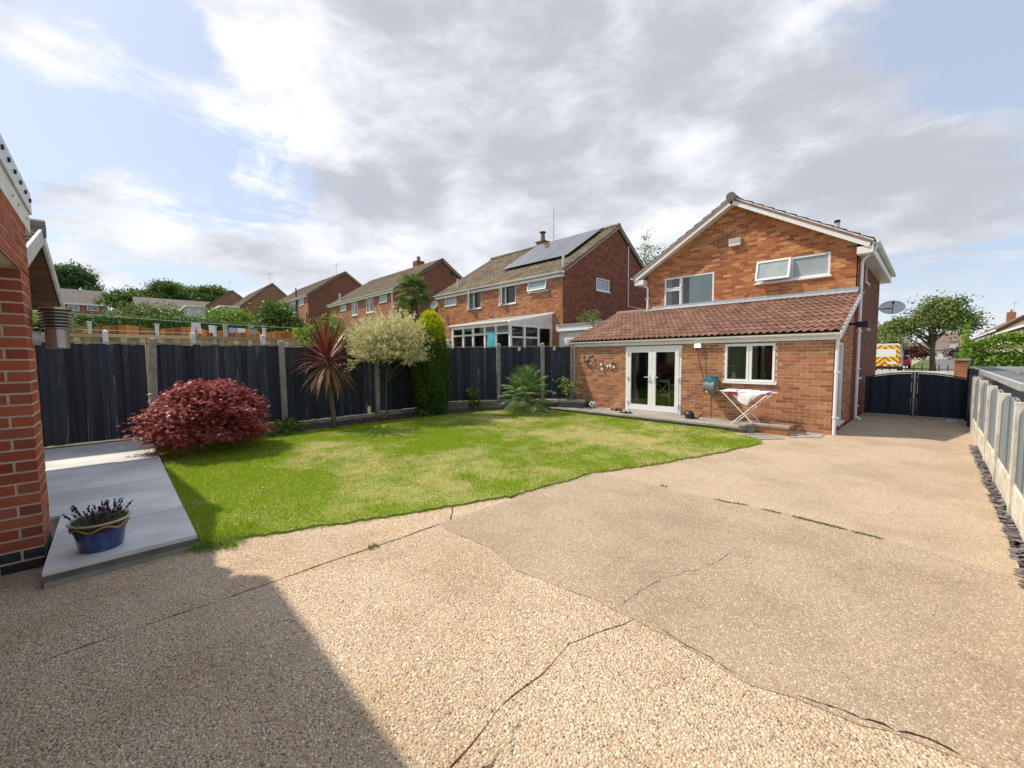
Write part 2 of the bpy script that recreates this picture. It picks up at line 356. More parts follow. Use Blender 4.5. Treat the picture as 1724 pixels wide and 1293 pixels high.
class MB:
    def __init__(s, M4=None): s.V = []; s.F = []; s.M = M4
    def add(s, vs, fs):
        b = len(s.V)
        for v in vs:
            v = Vector(v); s.V.append(s.M @ v if s.M else v)
        s.F += [tuple(b + i for i in f) for f in fs]; return s
    def box(s, a, b):
        x0, y0, z0 = (min(a[i], b[i]) for i in range(3)); x1, y1, z1 = (max(a[i], b[i]) for i in range(3))
        return s.add([(x0, y0, z0), (x1, y0, z0), (x1, y1, z0), (x0, y1, z0), (x0, y0, z1), (x1, y0, z1), (x1, y1, z1), (x0, y1, z1)],
                     [(0, 3, 2, 1), (4, 5, 6, 7), (0, 1, 5, 4), (1, 2, 6, 5), (2, 3, 7, 6), (3, 0, 4, 7)])
    def beam(s, p, q, w, h, up=(0, 0, 1)):
        p, q = Vector(p), Vector(q); d = (q - p).normalized(); up = Vector(up)
        a = d.cross(up)
        if a.length < 1e-4: a = d.cross(Vector((1, 0, 0)))
        a.normalize(); b = a.cross(d).normalized(); a *= w / 2; b *= h / 2
        return s.add([p - a - b, p + a - b, p + a + b, p - a + b, q - a - b, q + a - b, q + a + b, q - a + b],
                     [(0, 1, 2, 3), (7, 6, 5, 4), (0, 4, 5, 1), (1, 5, 6, 2), (2, 6, 7, 3), (3, 7, 4, 0)])
    def tube(s, pts, rad, n=8, cap=True):
        pts = [Vector(p) for p in pts]; m = len(pts)
        rad = rad if isinstance(rad, (list, tuple)) else [rad] * m
        vs = []; ref = None
        for i, p in enumerate(pts):
            d = (pts[min(i + 1, m - 1)] - pts[max(i - 1, 0)])
            if d.length < 1e-9: d = Vector((0, 0, 1))
            d.normalize()
            if ref is None: ref = d.orthogonal()
            a = (ref - d * ref.dot(d))
            if a.length < 1e-5: a = d.orthogonal()
            a.normalize(); ref = a; b = d.cross(a)
            for k in range(n):
                t = 2 * math.pi * k / n
                vs.append(p + (a * math.cos(t) + b * math.sin(t)) * rad[i])
        fs = [(i * n + k, i * n + (k + 1) % n, (i + 1) * n + (k + 1) % n, (i + 1) * n + k) for i in range(m - 1) for k in range(n)]
        if cap: fs += [tuple(range(n - 1, -1, -1)), tuple((m - 1) * n + k for k in range(n))]
        return s.add(vs, fs)
    def lathe(s, c, prof, n=24, ax=(1, 1)):
        c = Vector(c); vs = []
        for r, z in prof:
            for k in range(n):
                t = 2 * math.pi * k / n; vs.append(c + Vector((r * math.cos(t) * ax[0], r * math.sin(t) * ax[1], z)))
        m = len(prof)
        fs = [(i * n + k, i * n + (k + 1) % n, (i + 1) * n + (k + 1) % n, (i + 1) * n + k) for i in range(m - 1) for k in range(n)]
        return s.add(vs, fs)
    def prism(s, poly, z0, z1):
        """poly: list of (x,y), counter-clockwise"""
        n = len(poly)
        vs = [(x, y, z0) for x, y in poly] + [(x, y, z1) for x, y in poly]
        return s.add(vs, [tuple(range(n - 1, -1, -1)), tuple(range(n, 2 * n))] + [(i, (i + 1) % n, n + (i + 1) % n, n + i) for i in range(n)])
    def slab3(s, quad, t):
        """a flat sheet given by its corner points, with thickness t against its normal"""
        q = [Vector(p) for p in quad]; nn = (q[1] - q[0]).cross(q[2] - q[0]).normalized() * t; n = len(q)
        return s.add(q + [p - nn for p in q], [tuple(range(n)), tuple(range(2 * n - 1, n - 1, -1))] + [((i + 1) % n, i, n + i, n + (i + 1) % n) for i in range(n)])
    def ball(s, c, r, nu=12, nv=8, sc=(1, 1, 1)):
        prof = [(r * math.sin(math.pi * i / nv), -r * math.cos(math.pi * i / nv)) for i in range(nv + 1)]
        prof = [(max(a, 1e-4), b * sc[2]) for a, b in prof]
        return s.lathe(c, prof, nu, (sc[0], sc[1]))
    def build(s, name, mat, parent=None, kind=None, label=None, smooth=False):
        return meshobj(name, newmesh(name, s.V, s.F, mat, smooth), parent, kind, label)
def np_mesh(name, V, F, mat, parent=None, kind=None, col=None, smooth=False, label=None):
    """V (n,3) float array, F (m,k) int array"""
    me = bpy.data.meshes.new(name)
    V = np.asarray(V, np.float32); F = np.asarray(F, np.int32); k = F.shape[1]
    me.vertices.add(len(V)); me.vertices.foreach_set('co', V.ravel())
    me.loops.add(F.size); me.loops.foreach_set('vertex_index', F.ravel())
    me.polygons.add(len(F)); me.polygons.foreach_set('loop_start', np.arange(0, F.size, k, dtype=np.int32))
    me.polygons.foreach_set('loop_total', np.full(len(F), k, np.int32))
    if smooth: me.polygons.foreach_set('use_smooth', np.ones(len(F), bool))
    me.materials.append(mat); me.update(calc_edges=True)
    if col is not None:
        a = me.color_attributes.new('tone', 'FLOAT_COLOR', 'POINT')
        a.data.foreach_set('color', np.c_[col, np.ones(len(col))].astype(np.float32).ravel())
    return meshobj(name, me, parent, kind, label)
# ------------------------------------------------------------------ builders shared by the buildings
BR_MESH = {}
def brick_mesh(L, d=.10, h=.065):
    key = (round(L, 3), d, h)
    if key not in BR_MESH:
        m = MB(); m.box((0, -d, 0), (L, 0, h)); b = .0025
        me = newmesh('brick', m.V, m.F, MAT['brick'])
        BR_MESH[key] = me
    return BR_MESH[key]
def snap(z): return round(z / .075) * .075
def sub_spans(spans, cuts):
    for a, b in cuts:
        out = []
        for s0, s1 in spans:
            if b <= s0 or a >= s1: out.append((s0, s1)); continue
            if a > s0: out.append((s0, a))
            if b < s1: out.append((b, s1))
        spans = out
    return spans
def brick_wall(parent, O, U, N, z0, z1, span, holes=(), mat='brick', mortar='mortar', single=None, name='wall', off=0, hmin=.03, proud=.004, odd0=0, mats_for=None, ph=.075, mod=.225, jt=.012):
    """a course by course wall: O origin, U along, N outward, span(z)->(a,b), holes (a,b,za,zb). single(P)->True builds that brick as its own object"""
    O, U, N = Vector(O), Vector(U).normalized(), Vector(N).normalized()
    back = MB(); rest = MB(); singles = []
    i0, i1 = int(round(z0 / ph)), int(math.ceil((z1 - 1e-6) / ph))
    for i in range(i0, i1):
        za, zb = i * ph, min((i + 1) * ph, z1)
        cut = [(h[0], h[1]) for h in holes if h[2] - 1e-4 < (za + zb) / 2 < h[3] + 1e-4]
        lo, hi = span(za + 1e-4), span(zb - 1e-4)
        if hi[1] - hi[0] < .02: hi = ((hi[0] + hi[1]) / 2 - .01, (hi[0] + hi[1]) / 2 + .01)
        sl = sub_spans([lo], cut)
        for a, b in sl:
            a2 = hi[0] if abs(a - lo[0]) < 1e-6 else a; b2 = hi[1] if abs(b - lo[1]) < 1e-6 else b
            back.add([O + U * a + Vector((0, 0, za)), O + U * b + Vector((0, 0, za)), O + U * b2 + Vector((0, 0, zb)), O + U * a2 + Vector((0, 0, zb))], [(0, 1, 2, 3)])
        mid = (max(lo[0], hi[0]), min(lo[1], hi[1]))
        for a, b in sub_spans([mid], cut):
            x = a; k = math.floor((a - off) / mod) - 1
            sh = mod / 2 * ((i + odd0) % 2)
            while True:
                bx0 = off + k * mod + sh; bx1 = bx0 + mod - jt; k += 1
                if bx0 >= b: break
                c0, c1 = max(bx0, a), min(bx1, b)
                if c1 - c0 < hmin: continue
                h = min(ph - jt, zb - za - jt / 2)
                if h < .02: continue
                P = O + U * c0 + Vector((0, 0, za + jt / 2)) + N * (proud + rnd.uniform(-.0015, .0015))
                if single and single(P, i):
                    singles.append((P, c1 - c0, h))
                else:
                    Q = P + U * (c1 - c0); z = Vector((0, 0, h)); d = N * -.02
                    rest.add([P, Q, Q + z, P + z, P + d, Q + d, Q + z + d, P + z + d], [(0, 1, 2, 3), (4, 0, 3, 7), (1, 5, 6, 2), (3, 2, 6, 7), (4, 5, 1, 0)])
    w = back.build(name, MAT[mortar], parent)
    if rest.F:
        r = rest.build('brickwork', MAT[mat], w, kind='stuff')
    ang = math.atan2(U.y, U.x)
    flip = (Vector((0, 0, 1)).cross(U)).dot(N) > 0      # mesh sits on its -Y side
    for P, L, h in singles:
        me = brick_mesh(L, .05, round(h, 3))
        me.materials[0] = MAT[mat] if not mats_for else me.materials[0]
        o = bpy.data.objects.new('brick', me)
        if not flip:
            o.location = P + U * L; o.rotation_euler = (rnd.uniform(-.006, .006), 0, ang + math.pi)
        else:
            o.location = P; o.rotation_euler = (rnd.uniform(-.006, .006), 0, ang)
        link(o, w)
        o.material_slots[0].link = 'OBJECT'; o.material_slots[0].material = mats_for(P) if mats_for else MAT[mat]
    return w
def frame_rect(m, O, U, N, a, b, z0, z1, w, d, out=0.0, bottom=None):
    """four bars round an opening; N outward, front face at +out, depth d"""
    O, U, N = Vector(O), Vector(U), Vector(N); bt = w if bottom is None else bottom
    def bar(u0, u1, y0, y1):
        p = [O + U * u0 + Vector((0, 0, y0)) + N * out, O + U * u1 + Vector((0, 0, y0)) + N * out, O + U * u1 + Vector((0, 0, y1)) + N * out, O + U * u0 + Vector((0, 0, y1)) + N * out]
        m.add(p + [q - N * d for q in p], [(0, 1, 2, 3), (7, 6, 5, 4), (0, 4, 5, 1), (1, 5, 6, 2), (2, 6, 7, 3), (3, 7, 4, 0)])
    bar(a, a + w, z0, z1); bar(b - w, b, z0, z1); bar(a + w, b - w, z0, z0 + bt); bar(a + w, b - w, z1 - w, z1)
def sheet(O, U, N, a, b, z0, z1, out, t=.02):
    m = MB(); O, U, N = Vector(O), Vector(U), Vector(N)
    p = [O + U * a + Vector((0, 0, z0)) + N * out, O + U * b + Vector((0, 0, z0)) + N * out, O + U * b + Vector((0, 0, z1)) + N * out, O + U * a + Vector((0, 0, z1)) + N * out]
    m.add(p + [q - N * t for q in p], [(0, 1, 2, 3), (7, 6, 5, 4), (0, 4, 5, 1), (1, 5, 6, 2), (2, 6, 7, 3), (3, 7, 4, 0)])
    return m
def window(parent, O, U, N, a, b, z0, z1, lights, name='window', sill=True, glass='glass', fw=.055, dep=.07, out=-.02, casing='white', back=None, backd=.12, hinge=None):
    """lights: list of (a,b,z0,z1,kind) in 0..1 of the opening; kind 'fix','sash','top_open','frost'"""
    m = MB(); frame_rect(m, O, U, N, a, b, z0, z1, fw, dep, out)
    w = m.build(name, MAT[casing], parent)
    wa, wz = b - a, z1 - z0
    for (la, lb, l0, l1, kind) in lights:
        A, B, Z0, Z1 = a + la * wa, a + lb * wa, z0 + l0 * wz, z0 + l1 * wz
        g = 'glass_frost' if 'frost' in kind else ('glass_dark' if 'dark' in kind else glass)
        if 'open' in kind:
            T = Matrix.Rotation(0, 4, 'Z'); ax = Vector(U).normalized()
            if 'top' in kind:
                piv = Vector(O) + ax * A + Vector((0, 0, Z1 - .02)) + Vector(N) * out
                Rm = Matrix.Translation(piv) @ Matrix.Rotation((hinge or R(14)) * (1 if ax.cross(Vector((0, 0, -1))).dot(Vector(N)) > 0 else -1), 4, ax) @ Matrix.Translation(-piv)
            else:
                piv = Vector(O) + ax * A + Vector(N) * out
                Rm = Matrix.Translation(piv) @ Matrix.Rotation(hinge or R(-28), 4, 'Z') @ Matrix.Translation(-piv)
            mm = MB(Rm); frame_rect(mm, O, U, N, A + .01, B - .01, Z0 + .01, Z1 - .01, .05, .05, out + .045)
            s = mm.build('sash', MAT[casing], w)
            gm = sheet(O, U, N, A + .05, B - .05, Z0 + .05, Z1 - .05, out + .02, .008); gm.V = [Rm @ v for v in gm.V]
            gm.build('pane', MAT[g], w)
        else:
            if 'sash' in kind:
                mm = MB(); frame_rect(mm, O, U, N, A + .012, B - .012, Z0 + .012, Z1 - .012, .045, .05, out + .018)
                mm.build('sash', MAT[casing], w)
            sheet(O, U, N, A + .03, B - .03, Z0 + .03, Z1 - .03, out - .03, .008).build('pane', MAT[g], w)
    # mullions between lights
    mm = MB(); done = set()
    for (la, lb, l0, l1, kind) in lights:
        for v, lo, hi in ((la, l0, l1), (lb, l0, l1)):
            if .02 < v < .98 and (round(v, 3), round(lo, 2)) not in done:
                done.add((round(v, 3), round(lo, 2)))
                q = sheet(O, U, N, a + v * wa - .03, a + v * wa + .03, z0 + lo * wz + (.0 if lo < .02 else .03), z0 + hi * wz - .0, out - .003, dep - .006); mm.add(q.V, q.F)
        for v in (l0, l1):
            if .02 < v < .98 and ('h', round(v, 3)) not in done:
                done.add(('h', round(v, 3)))
                q = sheet(O, U, N, a + la * wa + .031, a + lb * wa - .031, z0 + v * wz - .03, z0 + v * wz + .03, out - .004, dep - .008); mm.add(q.V, q.F)
    if mm.F: mm.build('mullion', MAT[casing], w)
    if sill:
        sheet(O, U, N, a - .04, b + .04, z0 - .045, z0 - .002, .05, .10).build('sill', MAT[casing], w)
    if back:
        sheet(O, U, N, a + .02, b - .02, z0 + .02, z1 - .02, out - backd, .01).build('pane_backing', MAT[back], w)
    return w
def gutter(parent, p, q, r=.055, name='gutter', mat='white', clips=.85):
    m = MB(); p, q = Vector(p), Vector(q); d = (q - p).normalized(); a = Vector((-d.y, d.x, 0)); n = 8; s = n + 1
    def trough(p, q, r, t):
        vs = []; fs = []
        for P in (p, q):
            for rr in (r, r - t):
                for k in range(n + 1):
                    th = math.pi + math.pi * k / n; vs.append(P + a * (rr * math.cos(th)) + Vector((0, 0, rr * math.sin(th) * 1.05)))
        for k in range(n):
            fs.extend([(k, k + 1, 2 * s + k + 1, 2 * s + k), (s + k + 1, s + k, 3 * s + k, 3 * s + k + 1), (k + 1, k, s + k, s + k + 1), (2 * s + k, 2 * s + k + 1, 3 * s + k + 1, 3 * s + k)])
        fs.extend([(0, 2 * s, 3 * s, s), (n, s + n, 3 * s + n, 2 * s + n)]); m.add(vs, fs)
    trough(p, q, r, .006); L = (q - p).length
    for i in range(int(L / clips) + 1):
        c = p + d * (.06 + i * clips)
        if (c - p).length < L - .05: trough(c - d * .02, c + d * .02, r + .0075, .007)
    return m.build(name, MAT[mat], parent)
def wavy_tile(w=.30, l=.33, waves=2, amp=.022, th=.018, seg=12, mat='tile'):
    """tile along +Y (up the slope), width +X, lower edge at y=0"""
    V = []; F = []
    for y in (0, l):
        for k in range(seg + 1):
            u = k / seg; V.append((u * w, y, amp * (.5 + .5 * math.sin(2 * math.pi * waves * u - .6)) ** 1.3))
    n = seg + 1
    for k in range(seg): F.append((k, k + 1, n + k + 1, n + k))
    b = len(V)
    for k in range(n): V.append((V[k][0], 0.002, V[k][2] - th))
    for k in range(seg): F.append((b + k, b + k + 1, k + 1, k))
    return newmesh('tile', V, F, MAT[mat], True)
def tile_roof(parent, P0, U, S, nu, ns, w, g, mat, wave=True, amp=.02, waves=2, singles=0, near=(0, 0, 1.68), lift=.022, name='roof', skip=None, under=True, seg=8, over=1.12):
    """P0: lower corner of the slope; U along the eaves; S unit vector up the slope"""
    P0, U, S = Vector(P0), Vector(U).normalized(), Vector(S).normalized(); Nn = U.cross(S).normalized()
    if Nn.z < 0: Nn = -Nn
    L, Wd = ns * g, nu * w
    m = MB(); q = [P0 - Nn * .02, P0 + U * Wd - Nn * .02, P0 + U * Wd + S * L - Nn * .02, P0 + S * L - Nn * .02]
    if (q[1] - q[0]).cross(q[2] - q[0]).dot(Nn) < 0: q.reverse()
    m.slab3(q, .05); base = m.build(name, MAT[mat], parent)
    slots = []
    for j in range(ns):
        for i in range(nu):
            if skip and skip(i, j): continue
            slots.append((j, i, P0 + U * (i * w) + S * (j * g) + Nn * .012))
    if singles: slots.sort(key=lambda t: (t[2] - Vector(near)).length)
    tm = wavy_tile(w, g * over, waves, amp if wave else .002, .018, seg if singles == 0 else 12, mat)
    tilt = math.asin(lift / (g * over))
    tilt_S = (S * math.cos(tilt) - Nn * math.sin(tilt)).normalized(); tN = U.cross(tilt_S).normalized()
    if tN.z < 0: tN = -tN
    rightU = tilt_S.cross(tN)
    sgn = 1 if rightU.dot(U) > 0 else -1
    B = Matrix(((rightU.x, tilt_S.x, tN.x, 0), (rightU.y, tilt_S.y, tN.y, 0), (rightU.z, tilt_S.z, tN.z, 0), (0, 0, 0, 1)))
    rest_V = []; rest_F = []; tv = [v.co.copy() for v in tm.vertices]; tf = [tuple(p.vertices) for p in tm.polygons]
    for k, (j, i, P) in enumerate(slots):
        P = P + Nn * (lift + rnd.uniform(-.002, .002))
        if sgn < 0: P = P + U * w
        Mx = Matrix.Translation(P) @ B
        if k < singles:
            o = bpy.data.objects.new('tile', tm); o.matrix_world = Mx; o.location = P; o.rotation_euler = B.to_euler(); link(o, base)
        else:
            b = len(rest_V); rest_V += [Mx @ v for v in tv]; rest_F += [tuple(b + q for q in f) for f in tf]
    if rest_F: meshobj('roof_tiles', newmesh('roof_tiles', rest_V, rest_F, MAT[mat], True), base, kind='stuff')
    return base
def downpipe(parent, x, y, z0, z1, r=.034, shoe=None, top=None, name='downpipe'):
    m = MB(); pts = [(x, y, z0), (x, y, z1)]
    if top: pts += top
    m.tube(pts, r, 10)
    z = z0 + .35
    while z < z1 - .2:
        m.tube([(x, y, z), (x, y, z + .035)], r + .009, 10); m.box((x - r - .035, y - .012, z), (x + r + .035, y + .012, z + .03)); z += .95
    if shoe: m.tube([(x, y, z0 + .08), (x + shoe[0] * .6, y + shoe[1] * .6, z0 + .03), (x + shoe[0], y + shoe[1], z0)], r, 10)
    return m.build(name, MAT['white'], parent)

# ---------------------------------------------- foliage
def unit(v): return v / np.maximum(np.linalg.norm(v, axis=1, keepdims=True), 1e-9)
def rhombs(C, D, Nn, L, Wd, fold=.0):
    """leaf shaped quads: centre C, long axis D, normal N, lengths and widths"""
    D = unit(D); S = unit(np.cross(Nn, D)); n = len(C)
    L = np.broadcast_to(np.asarray(L, float), (n,))[:, None]; Wd = np.broadcast_to(np.asarray(Wd, float), (n,))[:, None]
    Nn = unit(np.cross(D, S))
    V = np.stack([C - D * L / 2, C + S * Wd / 2 + Nn * fold * Wd, C + D * L / 2, C - S * Wd / 2 + Nn * fold * Wd], 1).reshape(-1, 3)
    F = np.arange(4 * n).reshape(n, 4)
    return V, F
def clump_points(center, radii, nclump, per, spread, shell=.75, bottom=-1.0, jag=.18, seed=0):
    g = np.random.default_rng(seed)
    d = unit(g.normal(size=(nclump, 3))); d[:, 2] = np.where(d[:, 2] < bottom, -d[:, 2], d[:, 2])
    rad = shell + (1 - shell) * g.random(nclump) ** .5
    rad = rad * (1 + jag * g.normal(size=nclump))
    inner = g.random(nclump) < .25; rad[inner] *= g.random(inner.sum())
    cc = np.array(center) + d * rad[:, None] * np.array(radii)
    sz = spread * g.uniform(.6, 1.35, nclump)
    P = cc[:, None, :] + g.normal(size=(nclump, per, 3)) * sz[:, None, None] * np.array([1, 1, .62])
    out = unit((P - cc[:, None, :]).reshape(-1, 3)) * .6 + unit(P.reshape(-1, 3) - np.array(center)) * .7
    return P.reshape(-1, 3), out, cc
def leafy(name, parts, mat, parent, L, Wd, seed=1, up=.5, fold=.15, kind=None, droop=0.0):
    g = np.random.default_rng(seed)
    P = np.concatenate([p[0] for p in parts]); out = np.concatenate([p[1] for p in parts]); n = len(P)
    D = unit(g.normal(size=(n, 3)) + out * .7 + np.array([0, 0, -droop])); Nn = unit(g.normal(size=(n, 3)) * .7 + np.array([0, 0, up]) + out * .5)
    V, F = rhombs(P, D, Nn, L * g.uniform(.65, 1.3, n), Wd * g.uniform(.7, 1.25, n), fold)
    return np_mesh(name, V, F, mat, parent, kind)
def limbs(name, base, r0, height, tips, parent, mat='bark', seed=3, wob=.05, fork=.45):
    """a tapered trunk and one bent limb to each tip"""
    g = random.Random(seed); m = MB(); base = Vector(base)
    top = base + Vector((g.uniform(-.1, .1) * height * .3, g.uniform(-.1, .1) * height * .3, height))
    pts = [base.lerp(top, t) + Vector((g.uniform(-wob, wob), g.uniform(-wob, wob), 0)) * (t * (1.2 - t) * height) for t in (0, .12, .3, .5, .7, .85, 1)]
    m.tube(pts, [r0 * 1.35, r0, r0 * .9, r0 * .8, r0 * .68, r0 * .55, r0 * .4], 8)
    for tp in tips:
        tp = Vector(tp); s = g.uniform(fork, 1.0); a = base.lerp(top, s)
        mid = a.lerp(tp, .5) + Vector((g.uniform(-1, 1), g.uniform(-1, 1), g.uniform(.0, .8))) * (tp - a).length * .12
        m.tube([a, a.lerp(mid, .55), mid, mid.lerp(tp, .6), tp], [r0 * .42, r0 * .34, r0 * .24, r0 * .15, r0 * .06], 6, False)
    return m.build(name, MAT[mat], parent, smooth=True)
def tree(name, label, cat, base, h, radii, leafmat, seed, trunk_r=.14, crown_z=.62, nclump=60, per=70, spread=.5, L=.22, Wd=.13, group=None, lobes=None, trunk_h=.55, bottom=-.45, mat2=None, shell=.7):
    base = Vector(base); t = thing(name, label, cat, base, group); g = random.Random(seed)
    c = base + Vector((0, 0, h * crown_z)); lobes = lobes or [((0, 0, 0), 1.0)]
    parts = []; tips = []
    for k, (o, s) in enumerate(lobes):
        cc = c + Vector(o); rr = [q * s for q in radii]
        p = clump_points(cc, rr, max(4, int(nclump * s)), per, spread, shell, bottom, .16, seed * 10 + k); parts.append(p)
        for q in p[2][:8]: tips.append(Vector(q).lerp(cc, .25))
    limbs('trunk', base, trunk_r, h * trunk_h, tips[:18], t, seed=seed)
    leafy('crown', parts, MAT[leafmat] if isinstance(leafmat, str) else leafmat, t, L, Wd, seed)
    return t
MAT['leaf_green'] = leaf_mat('mid_green_leaf', (.075, .15, .026), (.12, .21, .036), (.18, .28, .055))
MAT['leaf_bright'] = leaf_mat('bright_green_leaf', (.12, .23, .024), (.21, .34, .036), (.31, .44, .065), .35)
MAT['leaf_dark'] = leaf_mat('dark_green_leaf', (0.054, 0.115, 0.032), (0.081, 0.162, 0.043), (0.121, 0.216, 0.061))
MAT['leaf_olive'] = leaf_mat('olive_green_leaf', (.12, .18, .04), (.19, .25, .06), (.27, .33, .095))
MAT['leaf_hedge'] = leaf_mat('clipped_hedge_leaf', (0.054, 0.120, 0.024), (0.084, 0.174, 0.034), (0.132, 0.240, 0.048))
MAT['leaf_lime'] = leaf_mat('lime_leaf', (.11, .21, .02), (.19, .32, .03), (.27, .40, .05), .4)
MAT['leaf_maple'] = leaf_mat('wine_red_leaf', (.23, .030, .028), (.40, .070, .060), (.56, .20, .16), .32, .42)
MAT['leaf_maroon'] = leaf_mat('dark_maroon_leaf', (.05, .018, .018), (.08, .025, .022), (.11, .04, .03))
MAT['leaf_willow'] = leaf_mat('cream_variegated_leaf', (.56, .51, .20), (.74, .69, .36), (.88, .85, .62), .3)
MAT['leaf_willow2'] = leaf_mat('grey_green_leaf', (.24, .27, .09), (.36, .38, .15), (.46, .47, .22), .3)
MAT['leaf_conifer'] = leaf_mat('conifer_spray', (0.034, 0.086, 0.011), (0.060, 0.128, 0.015), (0.098, 0.173, 0.019), .15)
MAT['leaf_gold'] = leaf_mat('golden_conifer_tip', (.36, .44, .012), (.56, .62, .015), (.72, .72, .03), .35)
MAT['leaf_cordyline'] = leaf_mat('bronze_red_blade', (.12, .024, .020), (.19, .040, .028), (.29, .10, .06), .22, .38)
MAT['leaf_cordyline_old'] = leaf_mat('tan_brown_blade', (.23, .115, .05), (.34, .19, .085), (.42, .27, .14), .2, .5)
MAT['leaf_palm'] = leaf_mat('palm_green_leaf', (.10, .19, .035), (.16, .26, .055), (.24, .34, .10), .22, .38)
MAT['leaf_trachy'] = leaf_mat('bright_palm_leaf', (.07, .13, .022), (.11, .19, .03), (.17, .26, .05), .35)
MAT['lavender_leaf'] = leaf_mat('lavender_grey_green', (0.128, 0.173, 0.075), (0.195, 0.240, 0.112), (0.270, 0.315, 0.165))
MAT['lavender_flower'] = leaf_mat('dark_purple_flower', (.055, .015, .06), (.085, .025, .09), (.13, .05, .13))
# ------------------------------------------------------------------ the ground
def jit(x, y, a):
    return (a * (math.sin(17 * x + 5 * y) + math.sin(41 * y - 13 * x + 1) * .7 + .6 * math.sin(97 * x + 71 * y)) / 1.6,
            a * (math.sin(19 * y - 7 * x + 2) + math.sin(37 * x + 23 * y) * .7 + .6 * math.sin(83 * y - 61 * x)) / 1.6)
def wobble(poly, step, amp, fixed=()):
    out = []
    n = len(poly)
    for i in range(n):
        a, b = poly[i], poly[(i + 1) % n]
        k = max(1, int(round(math.hypot(b[0] - a[0], b[1] - a[1]) / step)))
        for j in range(k):
            x = a[0] + (b[0] - a[0]) * j / k; y = a[1] + (b[1] - a[1]) * j / k
            dx, dy = jit(x, y, amp); out.append((x + dx, y + dy))
    return out
def inset(poly, d, vary=False):
    n = len(poly); out = []
    for i in range(n):
        p, c, q = Vector(poly[i - 1]), Vector(poly[i]), Vector(poly[(i + 1) % n])
        e1 = (c - p); e2 = (q - c)
        n1 = Vector((-e1.y, e1.x)); n2 = Vector((-e2.y, e2.x))
        if n1.length > 1e-9: n1.normalize()
        if n2.length > 1e-9: n2.normalize()
        b = n1 + n2
        if b.length < 1e-6: b = n1
        b.normalize(); k = max(.4, b.dot(n1))
        dd = d * (.35 + 1.3 * abs(math.sin(13 * c.x + 7 * c.y) * math.sin(29 * c.y - 11 * c.x + 1))) if vary else d
        out.append(tuple(c + b * (dd / k)))
    return out
def ear_prism(m, poly, z0, z1):
    """prism over a polygon that may be concave"""
    bm = bmesh.new(); vs = [bm.verts.new((x, y, z1)) for x, y in poly]; es = [bm.edges.new((vs[i], vs[(i + 1) % len(vs)])) for i in range(len(vs))]
    bmesh.ops.triangle_fill(bm, use_beauty=True, use_dissolve=False, edges=es, normal=(0, 0, 1))
    bm.verts.index_update(); top = [tuple(v.index for v in f.verts) for f in bm.faces]; n = len(poly); co = [v.co.copy() for v in bm.verts]; bm.free()
    m.add(co, top)
    m.add([(x, y, z0) for x, y in poly] + [(x, y, z1) for x, y in poly], [(i, (i + 1) % n, n + (i + 1) % n, n + i) for i in range(n)])
    return m
# earth that carries everything, rising to the left beyond the navy fence
def earth_z(x, y):
    z = -.12
    if x < -11.3: z += .085 * (-11.3 - x) + .05
    if x > .85 and y < 18: z = -1.15
    return z
xs = np.r_[np.linspace(-420, -130, 12), np.linspace(-120, -11.4, 56), -11.3, -11.2, np.linspace(-10.8, .80, 10), .86, np.linspace(2, 60, 15), np.linspace(80, 420, 10)]
ys = np.r_[np.linspace(-400, -30, 14), np.linspace(-25, 18, 30), 18.1, np.linspace(20, 120, 40), np.linspace(140, 700, 16)]
GX, GY = np.meshgrid(xs, ys, indexing='ij')
GZ = np.vectorize(earth_z)(GX, GY)
GZ += np.where((GX < -12) & (GX > -130), .12 * np.sin(GX * .31 + GY * .17) * np.sin(GY * .23), 0)
far = np.clip((np.hypot(GX, GY) - 130) / 250, 0, 1); GZ = np.where(GX < -12, np.minimum(GZ, 14), GZ) 
V = np.stack([GX, GY, GZ], 2).reshape(-1, 3); nx, ny = len(xs), len(ys)
idx = np.arange(nx * ny).reshape(nx, ny)
F = np.stack([idx[:-1, :-1], idx[1:, :-1], idx[1:, 1:], idx[:-1, 1:]], 2).reshape(-1, 4)
np_mesh('ground', V, F, MAT['terrain'], None, 'structure', smooth=True)

# concrete drive: bays, joints and cracks
drive = MB(); drive.box((-5.4, -5.0, -.11), (.80, 18.9, -.045))
DR = drive.build('driveway', MAT['crack'], None, 'structure')
BND = [(-3.22, 2.26), (-2.92, 2.28), (-2.62, 2.30), (-2.22, 2.20), (-1.89, 2.24), (-1.56, 2.30), (-1.26, 2.31), (-1.13, 2.30), (-.84, 2.27), (-.59, 2.25), (-.40, 2.31), (-.16, 2.36), (.03, 2.42), (.19, 2.44), (.56, 2.52)]
CRA = [(-1.26, 2.31), (-1.36, 2.01), (-1.41, 1.83), (-1.38, 1.57), (-1.39, 1.25), (-1.33, 1.02), (-1.27, .6), (-1.31, 0), (-1.2, -1), (-1.2, -3)]
def dslab(poly, mat, gap=.004, step=.11, amp=.009, z=0.0):
    p = inset(wobble(poly, step, amp), gap, True)
    m = ear_prism(MB(), p, -.05, z)
    return m.build('concrete_slab', MAT[mat], DR)
dslab([(-5.02, -3), (-3.42, -3), (-3.40, 2.43), (-3.72, 2.66), (-4.9, 2.6), (-4.9, -.45), (-5.02, -.45)], 'agg', .015)
dslab([(-3.40, 2.43), (-3.38, 3.30), (-4.2, 3.30), (-3.72, 2.66)], 'agg')
dslab([(-3.42, -3)] + CRA[::-1] + BND[5::-1] + [(-3.40, 2.28)], 'agg', .005)
dslab([(-1.2, -3), (.60, -3)] + BND[:6:-1] + CRA[:-1], 'agg', .005)
dslab([(-3.40, 2.28)] + BND + [(.55, 4.76), (-.3, 4.93), (-1.3, 4.98), (-2.13, 4.93), (-3.9, 4.95), (-3.4, 3.3)], 'agg_worn', -.006, z=.005)
